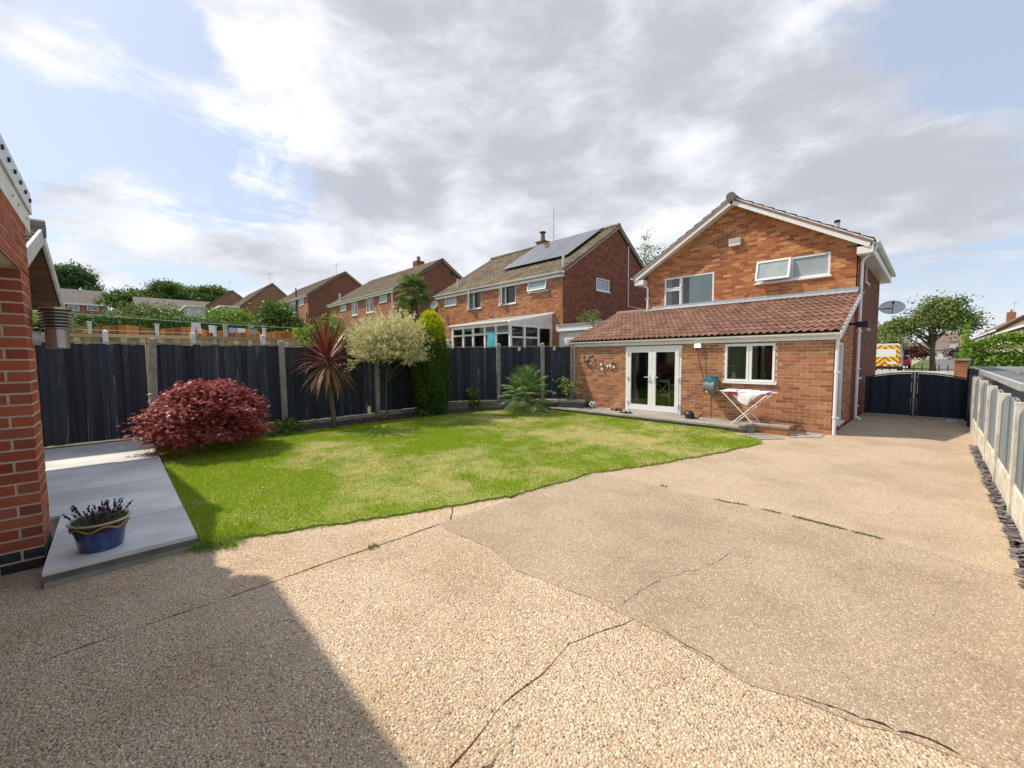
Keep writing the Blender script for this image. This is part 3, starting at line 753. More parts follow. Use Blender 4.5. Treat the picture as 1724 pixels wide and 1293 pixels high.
dslab([(-3.9, 4.95), (-2.13, 4.93), (-1.3, 4.98), (-.3, 4.93), (.55, 4.76), (.55, 11.1), (-1.42, 11.1), (-1.42, 10.68), (-3.2, 10.68), (-3.6, 7.5)], 'agg_far', .003)
dslab([(-1.42, 11.1), (.70, 11.1), (.74, 15.15), (-1.34, 15.15)], 'agg_far', .003)
dslab([(-1.34, 15.15), (.74, 15.15), (.8, 18.8), (-1.34, 18.8)], 'agg_far', .003)
def crackline(pts, w, name='crack_line'):
    m = MB(); P = []
    for i in range(len(pts) - 1):
        a, b = pts[i], pts[i + 1]; k = max(1, int(math.hypot(b[0] - a[0], b[1] - a[1]) / .035))
        for j in range(k): 
            x = a[0] + (b[0] - a[0]) * j / k; y = a[1] + (b[1] - a[1]) * j / k; d = jit(x * 2.3, y * 2.3, .010); P.append((x + d[0] + rnd.gauss(0, .0045), y + d[1] + rnd.gauss(0, .0045)))
    P.append(pts[-1]); n = len(P); vs = []
    for i, p in enumerate(P):
        q, r_ = P[max(i - 1, 0)], P[min(i + 1, n - 1)]; dx, dy = r_[0] - q[0], r_[1] - q[1]; l = math.hypot(dx, dy) or 1
        ww = w * rnd.choice((.15, .4, .7, 1.0, 1.3)) * min(1, i / 3 + .2, (n - 1 - i) / 3 + .2) / 2
        vs += [(p[0] - dy / l * ww, p[1] + dx / l * ww, .0062), (p[0] + dy / l * ww, p[1] - dx / l * ww, .0062)]
    m.add(vs, [(2 * i + 1, 2 * i + 3, 2 * i + 2, 2 * i) for i in range(n - 1)])
    m.build(name, MAT['crack'], DR, label='narrow crack filled with dark dirt')
crackline([(-1.38, 2.34), (-1.40, 2.61), (-1.32, 2.97), (-1.18, 3.3), (-1.12, 3.7)], .005)
crackline([(-1.265, 1.27), (-1.235, 1.15), (-1.21, 1.03), (-1.2, .8)], .006)
crackline([(-.40, 2.33), (-.16, 2.385), (.03, 2.44), (.19, 2.46)], .012)
crackline([(-1.1, 2.32), (-.84, 2.285), (-.62, 2.27)], .009)
# weeds in the long joint
def tufts(name, spots, n, h, spread, mat, parent=None, kind='stuff', seed=5, w=.006, z=.0, label=None):
    g = np.random.default_rng(seed); P = []
    for (x, y) in spots: P.append(np.c_[g.normal(x, spread[0], n), g.normal(y, spread[1], n), np.full(n, z)])
    P = np.concatenate(P); N = len(P); D = unit(g.normal(size=(N, 3)) * np.array([.7, .7, .3]) + np.array([0, 0, .9])); hh = h * g.uniform(.4, 1.2, N)
    V, F = rhombs(P + D * hh[:, None] / 2, D, unit(g.normal(size=(N, 3))), hh, w)
    o = np_mesh(name, V, F, mat, parent, kind); return o
jp = [(-1.9 + .06 * i, 4.945 + .03 * math.sin(i * .9) + (.02 if i < 10 else 0)) for i in range(4, 9)] + [(-1.18 + .055 * i, 4.975 - .002 * i) for i in range(0, 3)] + [(-.93 + .035 * i, 4.965 - .002 * i) for i in range(0, 12)] + [(-.44 + .04 * i, 4.93 - .004 * i) for i in range(0, 5)] + [(-2.35, 5.0), (-3.405, 1.55), (-3.405, 1.6)]
tufts('joint_weeds', jp, 60, .022, (.025, .012), MAT['leaf_olive'], DR, w=.008)

# the lawn: turf body with a ragged drive edge
lawn_edge = [(-4.52, .42), (-4.45, .74), (-4.28, 1.21), (-3.98, 1.92), (-3.74, 2.58), (-3.63, 2.94), (-3.48, 3.33), (-3.43, 3.73), (-3.33, 4.87), (-2.93, 5.88), (-2.54, 7.22), (-2.2, 8.7), (-2.32, 9.0), (-2.75, 9.35)]
lawn_back = [(-3.2, 9.62), (-8.4, 9.62), (-9.3, 9.1), (-9.55, 8.2), (-9.75, 6.9), (-9.95, 5.2), (-10.05, 3.4), (-10.1, 1.8), (-9.9, .47), (-4.56, .47)]
LAWN = lawn_edge + lawn_back
lw = wobble(LAWN, .07, .028)
lm = ear_prism(MB(), lw, -.10, .022)
def lawn_mat():
    s = NB('turf_base'); col = s.mix(s.rng(s.noise(1.4, 5), .4, .65), (.30, .40, .05), (.52, .46, .20))
    col = s.mix(s.rng(s.noise(40, 4), .4, .7), col, (.24, .26, .08)); s.bump(s.noise(50, 5), .8, .02); return s.done(col, .95, .1)
LO = lm.build('lawn', lawn_mat(), None, 'structure')
from mathutils.geometry import delaunay_2d_cdt
def in_poly(P, poly):
    x, y = P[:, 0], P[:, 1]; ins = np.zeros(len(P), bool); n = len(poly); j = n - 1
    for i in range(n):
        xi, yi = poly[i]; xj, yj = poly[j]
        c = ((yi > y) != (yj > y)) & (x < (xj - xi) * (y - yi) / (yj - yi + 1e-12) + xi); ins ^= c; j = i
    return ins
def vnoise(P, s, seed):
    """smooth value noise on the plane"""
    g = np.random.default_rng(seed); T = g.random((64, 64)); q = P[:, :2] * s; i = np.floor(q).astype(int); f = q - i; f = f * f * (3 - 2 * f)
    a = T[i[:, 0] % 64, i[:, 1] % 64]; b = T[(i[:, 0] + 1) % 64, i[:, 1] % 64]; c = T[i[:, 0] % 64, (i[:, 1] + 1) % 64]; d = T[(i[:, 0] + 1) % 64, (i[:, 1] + 1) % 64]
    return (a * (1 - f[:, 0]) + b * f[:, 0]) * (1 - f[:, 1]) + (c * (1 - f[:, 0]) + d * f[:, 0]) * f[:, 1]
def grass():
    g = np.random.default_rng(4); N = 620000
    P = np.c_[g.uniform(-10.2, -2.1, N), g.uniform(.3, 9.7, N)]
    dist = np.hypot(P[:, 0], P[:, 1]); P = P[g.random(N) < np.clip(7.5 / dist, .45, 1)]
    P = P[in_poly(P, lw)]
    gx, gy = g.uniform(-4.6, -2.2, 60000), g.uniform(.35, 9.2, 60000); E = np.c_[gx, gy]
    n = len(P)
    # dry straw patches where the photo's lawn is scorched
    dry = .42 * vnoise(P, 1.1, 1) + .34 * vnoise(P, 2.9, 2) + .24 * vnoise(P, 8, 3)
    for (cx, cy, rx, ry, w) in ((-6.3, 2.9, 1.7, .75, .34), (-5.0, 3.9, 1.3, .8, .34), (-5.6, 7.6, 2.4, 1.5, .22), (-4.2, 6.9, 1.2, 1.4, .16), (-8.5, 8.0, 1.2, 1.0, .10), (-3.7, 4.3, .5, 1.3, .12), (-5.3, 1.2, 1.3, .8, -.30), (-8.3, 1.5, 1.5, .8, -.25), (-6.8, 4.9, 1.5, .8, -.22), (-3.3, 8.2, .8, 1.0, -.05), (-9.6, 4.5, .8, 3, -.22), (-4.0, 5.4, .8, .6, -.12)):
        dry += w * np.exp(-((P[:, 0] - cx) / rx) ** 2 - ((P[:, 1] - cy) / ry) ** 2)
    dry = np.clip((dry - .47) / .42, 0, 1)
    k = g.random(n)
    green = np.array([.27, .40, .024]) * (1 - k[:, None]) + np.array([.44, .56, .05]) * k[:, None]
    straw = np.array([.74, .64, .31]) * (1 - k[:, None]) + np.array([.84, .75, .45]) * k[:, None]
    pick = (g.random(n) < dry * .9)[:, None]
    col = np.where(pick, straw, green * (1 - .25 * dry[:, None]) + np.array([.40, .38, .10]) * .25 * dry[:, None])
    h = g.uniform(.016, .038, n) * (1.15 - .4 * dry)
    edge = (P[:, 0] < -4.1) & (P[:, 1] < .95) & (P[:, 0] > -4.75); h[edge] *= 2.0
    D = unit(np.c_[g.normal(size=(n, 2)) * .55, np.ones(n)]); S = unit(np.cross(D, g.normal(size=(n, 3))))
    w = g.uniform(.0035, .007, n) * np.clip(np.hypot(P[:, 0], P[:, 1]) / 6, .8, 1.6)
    B = np.c_[P, np.full(n, .018)]
    V = np.stack([B - S * w[:, None], B + S * w[:, None], B + D * h[:, None]], 1).reshape(-1, 3)
    s = NB('grass_blade'); at = s.n('ShaderNodeAttribute', attribute_name='tone'); m = s.done(at.outputs[0], .6, .2)
    tr = s.n('ShaderNodeBsdfTranslucent'); s.put(tr.inputs[0], at.outputs[0]); mx = s.n('ShaderNodeMixShader'); mx.inputs[0].default_value = .45
    out = [q for q in s.nt.nodes if q.type == 'OUTPUT_MATERIAL'][0]
    s.nt.links.new(s.b.outputs[0], mx.inputs[1]); s.nt.links.new(tr.outputs[0], mx.inputs[2]); s.nt.links.new(mx.outputs[0], out.inputs[0])
    o = np_mesh('grass', V, np.arange(3 * n).reshape(n, 3), m, None, 'stuff', np.repeat(col, 3, 0))
    # long tufts where lawn meets path and drive
    ed = [(-4.50 + .02 * i, .43 + .035 * i) for i in range(0, 9)]
    tufts('long_grass', ed, 70, .085, (.05, .05), MAT['leaf_bright'], None, 'stuff', 9, .006, .0)
    P0 = []
    for (a, b) in zip(lawn_edge[:-1], lawn_edge[1:]):
        k = int(math.hypot(b[0] - a[0], b[1] - a[1]) / .045)
        P0 += [(a[0] + (b[0] - a[0]) * j / k, a[1] + (b[1] - a[1]) * j / k) for j in range(k) if rnd.random() < .8]
    tufts('edge_grass', P0, 18, .040, (.032, .032), MAT['leaf_bright'], None, 'stuff', 12, .007, .004)
    # daisies
    g2 = np.random.default_rng(8); Q = np.concatenate([np.c_[g2.normal(-8.2, .35, 26), g2.normal(4.4, .22, 26)], np.c_[g2.normal(-8.4, .5, 16), g2.normal(1.9, .3, 16)], np.c_[g2.uniform(-8, -4.6, 14), g2.uniform(.9, 5, 14)]])
    m2 = MB()
    for x, y in Q:
        z = g2.uniform(.035, .05); m2.tube([(x, y, z), (x + .003, y - .003, z + .006)], [.007, .006], 6)
    m2.build('daisies', MAT['cloth_white'], None, 'stuff')
grass()

# flower bed along the fence
bed = [(-11.0, .52), (-10.0, .52), (-10.1, 1.8), (-10.05, 3.4), (-9.95, 5.2), (-9.75, 6.9), (-9.5, 8.2), (-8.6, 9.75), (-9.9, 9.05), (-10.95, 7.6)]
ear_prism(MB(), inset(wobble(bed, .15, .02), -.06), -.10, .03).build('flower_bed', MAT['soil'], None, 'structure')
def pebbles(name, poly, n, size, mat, z, seed, parent=None, flat=.5, lim=None):
    g = np.random.default_rng(seed); xs = [p[0] for p in poly]; ys = [p[1] for p in poly]
    P = np.c_[g.uniform(min(xs), max(xs), n), g.uniform(min(ys), max(ys), n)]; P = P[in_poly(P, poly)]; n = len(P)
    oct_ = np.array([(1, 0, 0), (-1, 0, 0), (0, 1, 0), (0, -1, 0), (0, 0, 1), (0, 0, -1)], float); fc = np.array([(0, 2, 4), (2, 1, 4), (1, 3, 4), (3, 0, 4), (2, 0, 5), (1, 2, 5), (3, 1, 5), (0, 3, 5)])
    s = size * g.uniform(.5, 1.4, (n, 1)) * np.c_[g.uniform(.8, 1.3, n), g.uniform(.6, 1, n), np.full(n, flat)]
    a = g.uniform(0, 6.28, n); V = oct_[None] * s[:, None, :]
    ca, sa = np.cos(a)[:, None], np.sin(a)[:, None]
    V = np.stack([V[..., 0] * ca - V[..., 1] * sa, V[..., 0] * sa + V[..., 1] * ca, V[..., 2] + g.normal(size=(n, 6)) * size * .1], 2) + np.c_[P, np.full(n, z) + g.uniform(0, size * .3, n)][:, None, :]
    Fq = (fc[None] + 6 * np.arange(n)[:, None, None]).reshape(-1, 3)
    return np_mesh(name, V.reshape(-1, 3), Fq, mat, parent, 'stuff')
pebbles('bed_debris', bed, 2600, .022, M('bark_chip', (.16, .12, .08), (.28, .23, .17), 8, rand=.4), .035, 3, flat=.35)

pebbles('drive_grit', [(-4.5, .3), (-3.9, 1.7), (-3.55, 2.7), (-3.3, 3.6), (-3.2, 4.9), (-2.4, 7.2), (-2.1, 8.8), (-1.95, 8.8), (-2.2, 7.0), (-2.95, 4.7), (-3.0, 3.5), (-3.3, 2.4), (-3.8, 1.3), (-4.2, .3)], 420, .006, MAT['flag'], .004, 21, DR)
pebbles('drive_grit', [(-4.4, -.4), (.5, -.4), (.5, 10), (-2, 8), (-3.2, 3)], 260, .006, M('dark_grit', (.10, .08, .06), (.3, .25, .2), 9, rand=.4), .004, 22, DR)
# grey paved path in front of the garage side: slabs on a kerb
pm = MB(); pm.box((-10.88, -.46, -.10), (-4.60, .43, .085)); pm.box((-10.88, -6.0, -.10), (-5.5, -.461, .085))
PATH = pm.build('paved_path', MAT['kerb'], None, 'structure')
x = -4.52; i = 0
while x > -10.7:
    wx = (.55, .42, .60, .45)[i % 4]; y0 = .46
    for (a, b) in (((-.46, .46),) if x > -5.5 else ((-1.36, .46),)):
        m = MB(); x1 = max(x - wx, -10.86); m.box((x1 + .006, a + .004, .086), (x - .005, b - .003, .12 + rnd.uniform(-.001, .001)))
        m.build('paving_slab', MAT['slab'], PATH)
    for yy in ((-2.3, -3.2, -4.1) if x < -5.5 else ()):
        m = MB(); m.box((x1 + .004, yy + .004, .086), (x - .003, yy + .915, .12)); m.build('paving_slab', MAT['slab'], PATH)
    x -= wx; i += 1
for (a, b) in ((-.46, -.02), (-.02, .47)):
    m = MB(); m.box((-4.62, a + .002, .035), (-4.545, b - .002, .083)); m.build('kerb_stone', MAT['kerb'], PATH)
m = MB(); m.box((-4.62, -.45, -.02), (-4.50, .47, .034)); m.box((-5.0, -.455, -.02), (-4.62, -.43, .05)); m.build('mortar_haunch', MAT['flag'], PATH)

# terrace strip of flagstones along the extension
tm = MB(); tm.box((-8.6, 9.68, -.1), (-2.75, 10.66, .085)); TER = tm.build('terrace', MAT['kerb'], None, 'structure')
x = -8.62; k = 0
while x < -2.75:
    wv = (.62, .9, .75, .55, .82)[k % 5]; x1 = min(x + wv, -2.72)
    m = MB(); m.prism(inset(wobble([(x, 9.63), (x1, 9.63), (x1, 9.92), (x, 9.92)], .15, .008), .004), .086, .128 + rnd.uniform(-.004, .004)); m.build('coping_stone', MAT['flag'], TER)
    for (a, b) in ((9.925, 10.3), (10.3, 10.66)):
        m = MB(); m.box((x + .005, a + .005, .086), (x1 - .004, b - .004, .118)); m.build('flagstone', MAT['flag'], TER)
    x = x1; k += 1
# loose flags at the foot of the low wall
FLG = MB().box((-2.74, 8.95, -.08), (-1.9, 10.66, -.01)).build('flagged_corner', MAT['kerb'], None, 'structure')
for q in ([(-2.7, 9.38), (-2.32, 9.08), (-1.98, 9.5), (-2.3, 9.78)], [(-2.72, 9.42), (-2.34, 9.8), (-2.7, 9.9)], [(-1.96, 9.75), (-1.5, 10.1), (-1.5, 10.66), (-2.0, 10.66)]):
    MB().prism(inset(q, .006), -.01, .012).build('flagstone', MAT['flag'], FLG)

# slate chippings along the pale fence
sp = MB().box((.545, 2.0, -.08), (.80, 11.1, -.028)); SL = sp.build('slate_border', MAT['crack'], None, 'structure')
def slate_chip(c, s, g):
    m = MB(); a = g.uniform(0, 6.28); t = [g.uniform(-.22, .22), g.uniform(-.22, .22)]
    pts = [(math.cos(a + q) * s * g.uniform(.7, 1.15) * (1.5 if k % 2 == 0 else .75), math.sin(a + q) * s * g.uniform(.6, 1.1)) for k, q in enumerate((0, 1.3, 2.6, 3.7, 5.1))]
    h = s * .13
    vs = [(c[0] + x, c[1] + y, c[2] + t[0] * x + t[1] * y + z) for z in (-h, h) for x, y in pts]
    m.add(vs, [(4, 3, 2, 1, 0), (5, 6, 7, 8, 9)] + [(i, (i + 1) % 5, 5 + (i + 1) % 5, 5 + i) for i in range(5)]); return m
g = random.Random(2); big = MB(); cnt = 0
for i in range(1500):
    y = 4.2 + 6.9 * (i / 1500) ** .95; x = g.uniform(.545, .72)
    if y < 6: x = g.uniform(.535, .80)
    m = slate_chip((x, y, g.uniform(-.02, .02)), g.uniform(.016, .034), g)
    if i % 3 == 0 and cnt < 290 and y < 9.5: m.build('slate_chip', MAT['slate'], SL); cnt += 1
    else: big.add(m.V, m.F)
big.build('slate_chippings', MAT['slate'], SL, kind='stuff')
# street side: front garden, road and pavements beyond the gates
def flat(name, poly, z, mat): 
    m = MB(); m.prism(poly, z - .08, z); return m.build(name, MAT[mat], None, 'structure')
flat('front_drive', [(-1.3, 18.85), (.85, 18.85), (.85, 26.8), (-1.3, 26.8)], .0, 'agg_far')
flat('pavement', [(-40, 28.3), (40, 28.3), (40, 30.0), (-40, 30.0)], .0, 'pave_far')
flat('road', [(-40, 30.0), (40, 30.0), (40, 36.5), (7, 36.5), (8, 160), (.35, 160), (.0, 36.5), (-40, 36.5)], -.05, 'asphalt')
flat('verge', [(-1.9, 38), (-.1, 38), (.2, 150), (-1.9, 150)], .02, 'terrain')
flat('pavement', [(-6.4, 38), (-1.95, 38), (-1.95, 150), (-6.4, 150)], .01, 'pave_far')
# ------------------------------------------------------------------ brick garage with its opening beside the camera
GAR = thing('brick_garage', 'red brick garage pier and flat roof edge with bolted metal trim', 'garage', (-5.25, -.7, 0))
def gm(P):
    k = int(P.z / .089 + .1)
    if k == 0: return MAT['brick_blue']
    if k == 1 and (P.y > -.66): return MAT['brick_blue']
    return MAT['brick_red']
lim = {'n': 0}
def gs(P, i):
    lim['n'] += 1; return lim['n'] <= 290
PXI, PXO, PYF = -5.0, -5.48, -.482
bk = dict(mat='brick_red', ph=.089, mod=.245, jt=.016)
brick_wall(GAR, (PXI, PYF, .0), (0, -1, 0), (1, 0, 0), .0, 2.43, lambda z: (0, .82), single=gs, mats_for=gm, name='pier_wall', **bk)
brick_wall(GAR, (PXO, PYF, .0), (1, 0, 0), (0, 1, 0), .0, 2.43, lambda z: (0, PXI - PXO), single=gs, mats_for=gm, odd0=1, name='pier_wall', **bk)
brick_wall(GAR, (PXO, PYF, .0), (1, 0, 0), (0, 1, 0), 2.403, 3.10, lambda z: (0, 6.6), name='wall', **bk)
brick_wall(GAR, (PXO, -6.0, .0), (0, 1, 0), (-1, 0, 0), .0, 3.10, lambda z: (0, 6.0 + PYF), name='wall', **bk)
m = MB(); m.box((PXO + .02, -5.95, 0), (PXO + .06, PYF - .02, 3.10)); m.box((PXO + .02, -6.0, 0), (1.12, -5.95, 3.10)); m.box((1.07, -5.95, 0), (1.12, PYF - .05, 3.10)); m.box((PXO + .06, PYF - .05, 2.52), (1.07, PYF - .02, 3.10)); m.box((PXO + .06, PYF - .82, 0), (PXI - .02, PYF - .03, 2.42))
m.box((PXO + .06, -5.9, -.04), (1.07, -3.0, .0)); m.build('inner_lining', MAT['mortar'], GAR)
m = MB(); m.box((PXI - .02, -.70, 2.425), (1.07, PYF - .006, 2.53)); m.box((PXI - .02, -.74, 2.36), (1.07, -.70, 2.53)); m.build('lintel', MAT['white_paint'], GAR)
m = MB(); m.box((-5.78, -6.0, 3.12), (1.7, -.492, 3.17)); m.build('roof', MAT['lead'], GAR)
m = MB(); m.box((-5.76, -.490, 2.83), (1.65, -.4735, 3.05)); m.box((-5.76, -6.0, 2.83), (-5.735, -.491, 3.05)); m.box((-5.735, -.62, 2.825), (1.65, -.491, 2.835)); m.build('fascia', MAT['white_paint'], GAR)
m = MB(); m.box((-5.80, -.4725, 3.01), (1.7, -.459, 3.20)); m.box((-5.80, -6.0, 3.01), (-5.78, -.4735, 3.20)); m.build('edge_trim', MAT['galv'], GAR)
for x in (-5.68, -5.42, -5.16, -4.9, -4.64, -4.4): MB().tube([(x, -.460, 3.11), (x, -.446, 3.11)], .018, 8).build('bolt', MAT['bolt'], GAR)
for x in (-5.55, -5.12, -4.86): MB().tube([(x, -.474, 2.92), (x, -.465, 2.92)], .011, 8).build('screw', MAT['steel'], GAR)
m = MB(); m.tube([(-5.40, PYF, 1.60), (-5.40, -.43, 1.595), (-5.42, -.32, 1.59)], .004, 6); m.tube([(-5.42, -.32, 1.635), (-5.42, -.32, 1.57), (-5.40, -.295, 1.555)], .007, 6); m.build('wall_hook', MAT['black'], GAR)

# wall lamp on the pier
lx, ly = -5.36, -.335
LA = thing('wall_lamp', 'brushed metal louvred cylinder wall lamp on an arm beside the garage pier', 'lamp', (lx, ly, 1.80))
m = MB(); m.tube([(lx, PYF + .003, 1.875), (lx, PYF + .048, 1.875)], .058, 16); m.build('wall_mount', MAT['galv'], LA, smooth=False)
m = MB(); m.beam((lx, PYF + .048, 1.87), (lx, ly - .05, 1.87), .032, .048); m.build('arm', MAT['galv'], LA)
m = MB(); m.lathe((lx, ly, 0), [(.001, 1.79), (.070, 1.79), (.074, 1.795), (.074, 1.955), (.001, 1.955)], 28); m.build('body', MAT['metal'], LA, smooth=False)
for i in range(6):
    z = 1.96 + i * .0275; m = MB(); m.lathe((lx, ly, 0), [(.074, z + .017), (.104, z), (.107, z + .003), (.107, z + .007), (.078, z + .023)], 28); m.build('louvre', MAT['metal'], LA)
m = MB(); m.lathe((lx, ly, 0), [(.069, 1.945), (.069, 2.135)], 20); m.build('lens', MAT['glass_frost'], LA)
m = MB(); m.lathe((lx, ly, 0), [(.095, 2.122), (.100, 2.127), (.100, 2.143), (.001, 2.15)], 28); m.build('cap', MAT['metal'], LA)

# open porch with a gabled roof behind the pier
PO = thing('porch', 'open timber porch with gabled grey tiled roof and pale bargeboards', 'porch', (-8.1, -2, .12))
RX, RZ, NX, NZ, FX, FZ, Y0 = -7.85, 3.30, -5.78, 2.60, -10.42, 2.62, -.54
def slope_dir(a, b): v = Vector(b) - Vector(a); return v.normalized(), v.length
S, L = slope_dir((NX, 0, NZ), (RX, 0, RZ))
tile_roof(PO, (NX, Y0, NZ), (0, -1, 0), S, 12, 8, .30, L / 8, 'tile_grey', wave=False, lift=.022, name='roof')
S, L = slope_dir((FX, 0, FZ), (RX, 0, RZ))
tile_roof(PO, (FX, Y0, FZ), (0, -1, 0), S, 12, 9, .30, L / 9, 'tile_grey', wave=False, name='roof')
MB().tube([(RX, Y0 + .02, RZ + .03), (RX, -4.2, RZ + .03)], .11, 10).build('ridge', MAT['tile_grey'], PO)
MAT['timber'] = M('brown_stained_timber', (.16, .085, .045), (.10, .055, .03), 7, rough=.7, stretch=(1, .2, 1), bump=.3, bscale=40)
for (ex, ez) in ((NX, NZ), (FX, FZ)):
    m = MB(); m.beam((ex, Y0 - .012, ez - .05), (RX, Y0 - .012, RZ - .05), .026, .17, (0, 0, 1)); m.build('bargeboard', MAT['grey_soffit'], PO)
    m = MB(); m.beam((ex, Y0 - .35, ez - .085), (RX, Y0 - .35, RZ - .085), .60, .02); m.beam((ex, Y0 - 2.2, ez - .085), (RX, Y0 - 2.2, RZ - .085), 3.0, .02); m.build('soffit', MAT['timber'], PO)
m = MB(); p = [(-10.2, -.95, 2.55), (-6.0, -.95, 2.52), (RX, -.95, 3.18)]; m.slab3([p[0], p[1], p[2]], .03); m.build('gable_boarding', MAT['timber'], PO)
m = MB(); m.box((-10.3, -.93, 2.40), (-5.9, -.90, 2.50)); m.build('tie_beam', MAT['white_paint'], PO)
m = MB(); m.box((-10.35, -4.1, 2.36), (-10.25, -.94, 2.52)); m.box((-5.95, -4.1, 2.36), (-5.85, -.94, 2.52)); m.build('wall_plate', MAT['timber'], PO)
for (x, y) in ((-6.0, -1.6), (-6.0, -4.0), (-10.25, -4.0)):
    MB().box((x - .06, y - .06, .12), (x + .06, y + .06, 2.37)).build('post', MAT['timber'], PO)

# ------------------------------------------------------------------ fences
def board(parent, c, w, z0, z1, ang, mat, t=.014, top=None, name='board', lean=0.0):
    """one upright board; c = centre at the foot, ang = run of the fence"""
    m = MB(); hw = w / 2; zt = top or (z1, z1)
    m.add([(-hw, -t / 2, z0), (hw, -t / 2, z0), (hw, t / 2, z0), (-hw, t / 2, z0), (-hw, -t / 2, zt[0]), (hw, -t / 2, zt[1]), (hw, t / 2, zt[1]), (-hw, t / 2, zt[0])],
          [(0, 3, 2, 1), (4, 5, 6, 7), (0, 1, 5, 4), (1, 2, 6, 5), (2, 3, 7, 6), (3, 0, 4, 7)])
    o = m.build(name, MAT[mat])
    COL.objects.unlink(o); o.location = (c[0], c[1], 0); o.rotation_euler = (lean, 0, ang); link(o, parent); return o
NF = thing('garden_fence', 'tall navy featheredge board fence between weathered concrete posts', 'fence', (-10.95, 4, 0))
FP = [(-10.95, -1.85), (-10.95, .53), (-10.95, 2.92), (-10.95, 5.30), (-10.95, 7.55), (-9.90, 9.02), (-8.74, 9.85), (-8.10, 10.60)]
GB = [.14, .16, .12, .15, .26, .30, .34]
for i, (x, y) in enumerate(FP):
    if i == len(FP) - 1:
        MB().box((x - .045, y - .05, -.1), (x + .045, y + .05, 2.06)).build('post', MAT['concrete_post'], NF); continue
    a = math.atan2(FP[i + 1][1] - y, FP[i + 1][0] - x)
    m = MB(); z = 2.10
    m.prism([(-.06, -.055), (.06, -.055), (.06, .055), (-.06, .055)], -.2, z); m.add([(-.06, -.055, z), (.06, -.055, z), (.06, .055, z), (-.06, .055, z), (0, 0, z + .035)], [(0, 1, 4), (1, 2, 4), (2, 3, 4), (3, 0, 4)])
    if i == 1: T = Matrix.Translation((x + .03, y, 0)) @ Matrix.Rotation(R(-1.6), 4, 'X') @ Matrix.Rotation(a, 4, 'Z')
    else: T = Matrix.Translation((x + .03, y, 0)) @ Matrix.Rotation(rnd.uniform(-.006, .006), 4, 'X') @ Matrix.Rotation(a, 4, 'Z')
    m.V = [T @ v for v in m.V]; m.build('post', MAT['concrete_post'], NF)
for i in range(len(FP) - 1):
    a, b = Vector(FP[i]), Vector(FP[i + 1]); d = b - a; L = d.length; d.normalize(); ang = math.atan2(d.y, d.x)
    s0 = .065; n = int(round((L - .13) / .108)); w = (L - .13) / n
    for k in range(n):
        s = s0 + (k + .5) * w; c = a + d * s
        if i in (2,) and k == n - 2: 
            board(NF, c, w * .75, .34, 2.0, ang + .07, 'board'); continue
        board(NF, c, w + .018, GB[i] + .01 + rnd.uniform(0, .02), 1.990 + rnd.uniform(-.016, .012) - (.02 if i == 2 else 0), ang + rnd.uniform(.08, .16), 'board', .017, lean=rnd.uniform(-.006, .006))
    T = Matrix.Translation((a.x, a.y, 0)) @ Matrix.Rotation(ang, 4, 'Z')
    m = MB(T); m.box((.06, -.03, -.15), (L - .06, .03, GB[i])); m.build('gravel_board', MAT['concrete_post'], NF)
    if i in (4, 5):    # mock stone face
        for zz in range(3):
            x = .07 + (.12 if zz % 2 else 0)
            while x < L - .2:
                q = rnd.uniform(.16, .3); m = MB(T); m.box((x, -.046, .02 + zz * .085), (min(x + q, L - .07), -.0305, .095 + zz * .085)); m.build('stone_face', MAT['kerb'] if rnd.random() < .15 else MAT['concrete_post'], NF); x += q + .012
    m = MB(T); m.box((.06, -.022, 2.003), (L - .06, .028, 2.028)); m.build('capping_rail', MAT['cap'], NF)
    m = MB(T)
    for zz in (.55, 1.2, 1.8): m.box((.06, .012, zz), (L - .06, .045, zz + .06))
    m.build('back_rails', MAT['board'], NF)
for i, (x, y) in enumerate(((-9.28, 9.43), (-8.45, 10.18))):
    o = thing('fence_ornament', ('round white ring ornament fixed to the fence top behind the fan palm', 'round white ring ornament fixed to the fence top near the house corner')[i], 'ornament', (x, y - .05, 1.94), 'white ring ornaments on the fence')
    m = MB(); m.tube([(x + .045 * math.cos(t), y - .055, 1.93 + .045 * math.sin(t)) for t in np.linspace(0, 2 * math.pi, 13)], .014, 6, False); m.build('ring', MAT['white_paint'], o)

def hit_miss(parent, a, b, z0, ztop, w, gap, mat, t=.018, dip=0, rail=(), railmat=None, front=1, cap=None):
    """double sided panel: front boards with gaps, back boards behind the gaps"""
    a, b = Vector(a), Vector(b); d = b - a; L = d.length; d.normalize(); ang = math.atan2(d.y, d.x); nn = Vector((-d.y, d.x)) * front
    p = w + gap; n = max(1, int(round(L / p))); p = L / n
    for k in range(n):
        s = (k + .5) * p; c = a + d * s + nn * .02
        tp = [ztop(max(0, min(1, (s + q * w / 2) / L))) for q in (-1, 1)]
        board(parent, c, p - gap, z0 + rnd.uniform(0, .01), 0, ang, mat, t, tp)
        if k < n - 1:
            s2 = (k + 1) * p; c2 = a + d * s2 - nn * .02; tp = [ztop(max(0, min(1, (s2 + q * w / 2) / L))) - .01 for q in (-1, 1)]
            board(parent, c2, p - gap, z0 + rnd.uniform(0, .01), 0, ang, mat, t, tp)
    T = Matrix.Translation((a.x, a.y, 0)) @ Matrix.Rotation(ang, 4, 'Z')
    for zz in rail:
        m = MB(T); m.box((0, -.0095, zz), (L, .0095, zz + .045)); m.build('rail', MAT[railmat or mat], parent)

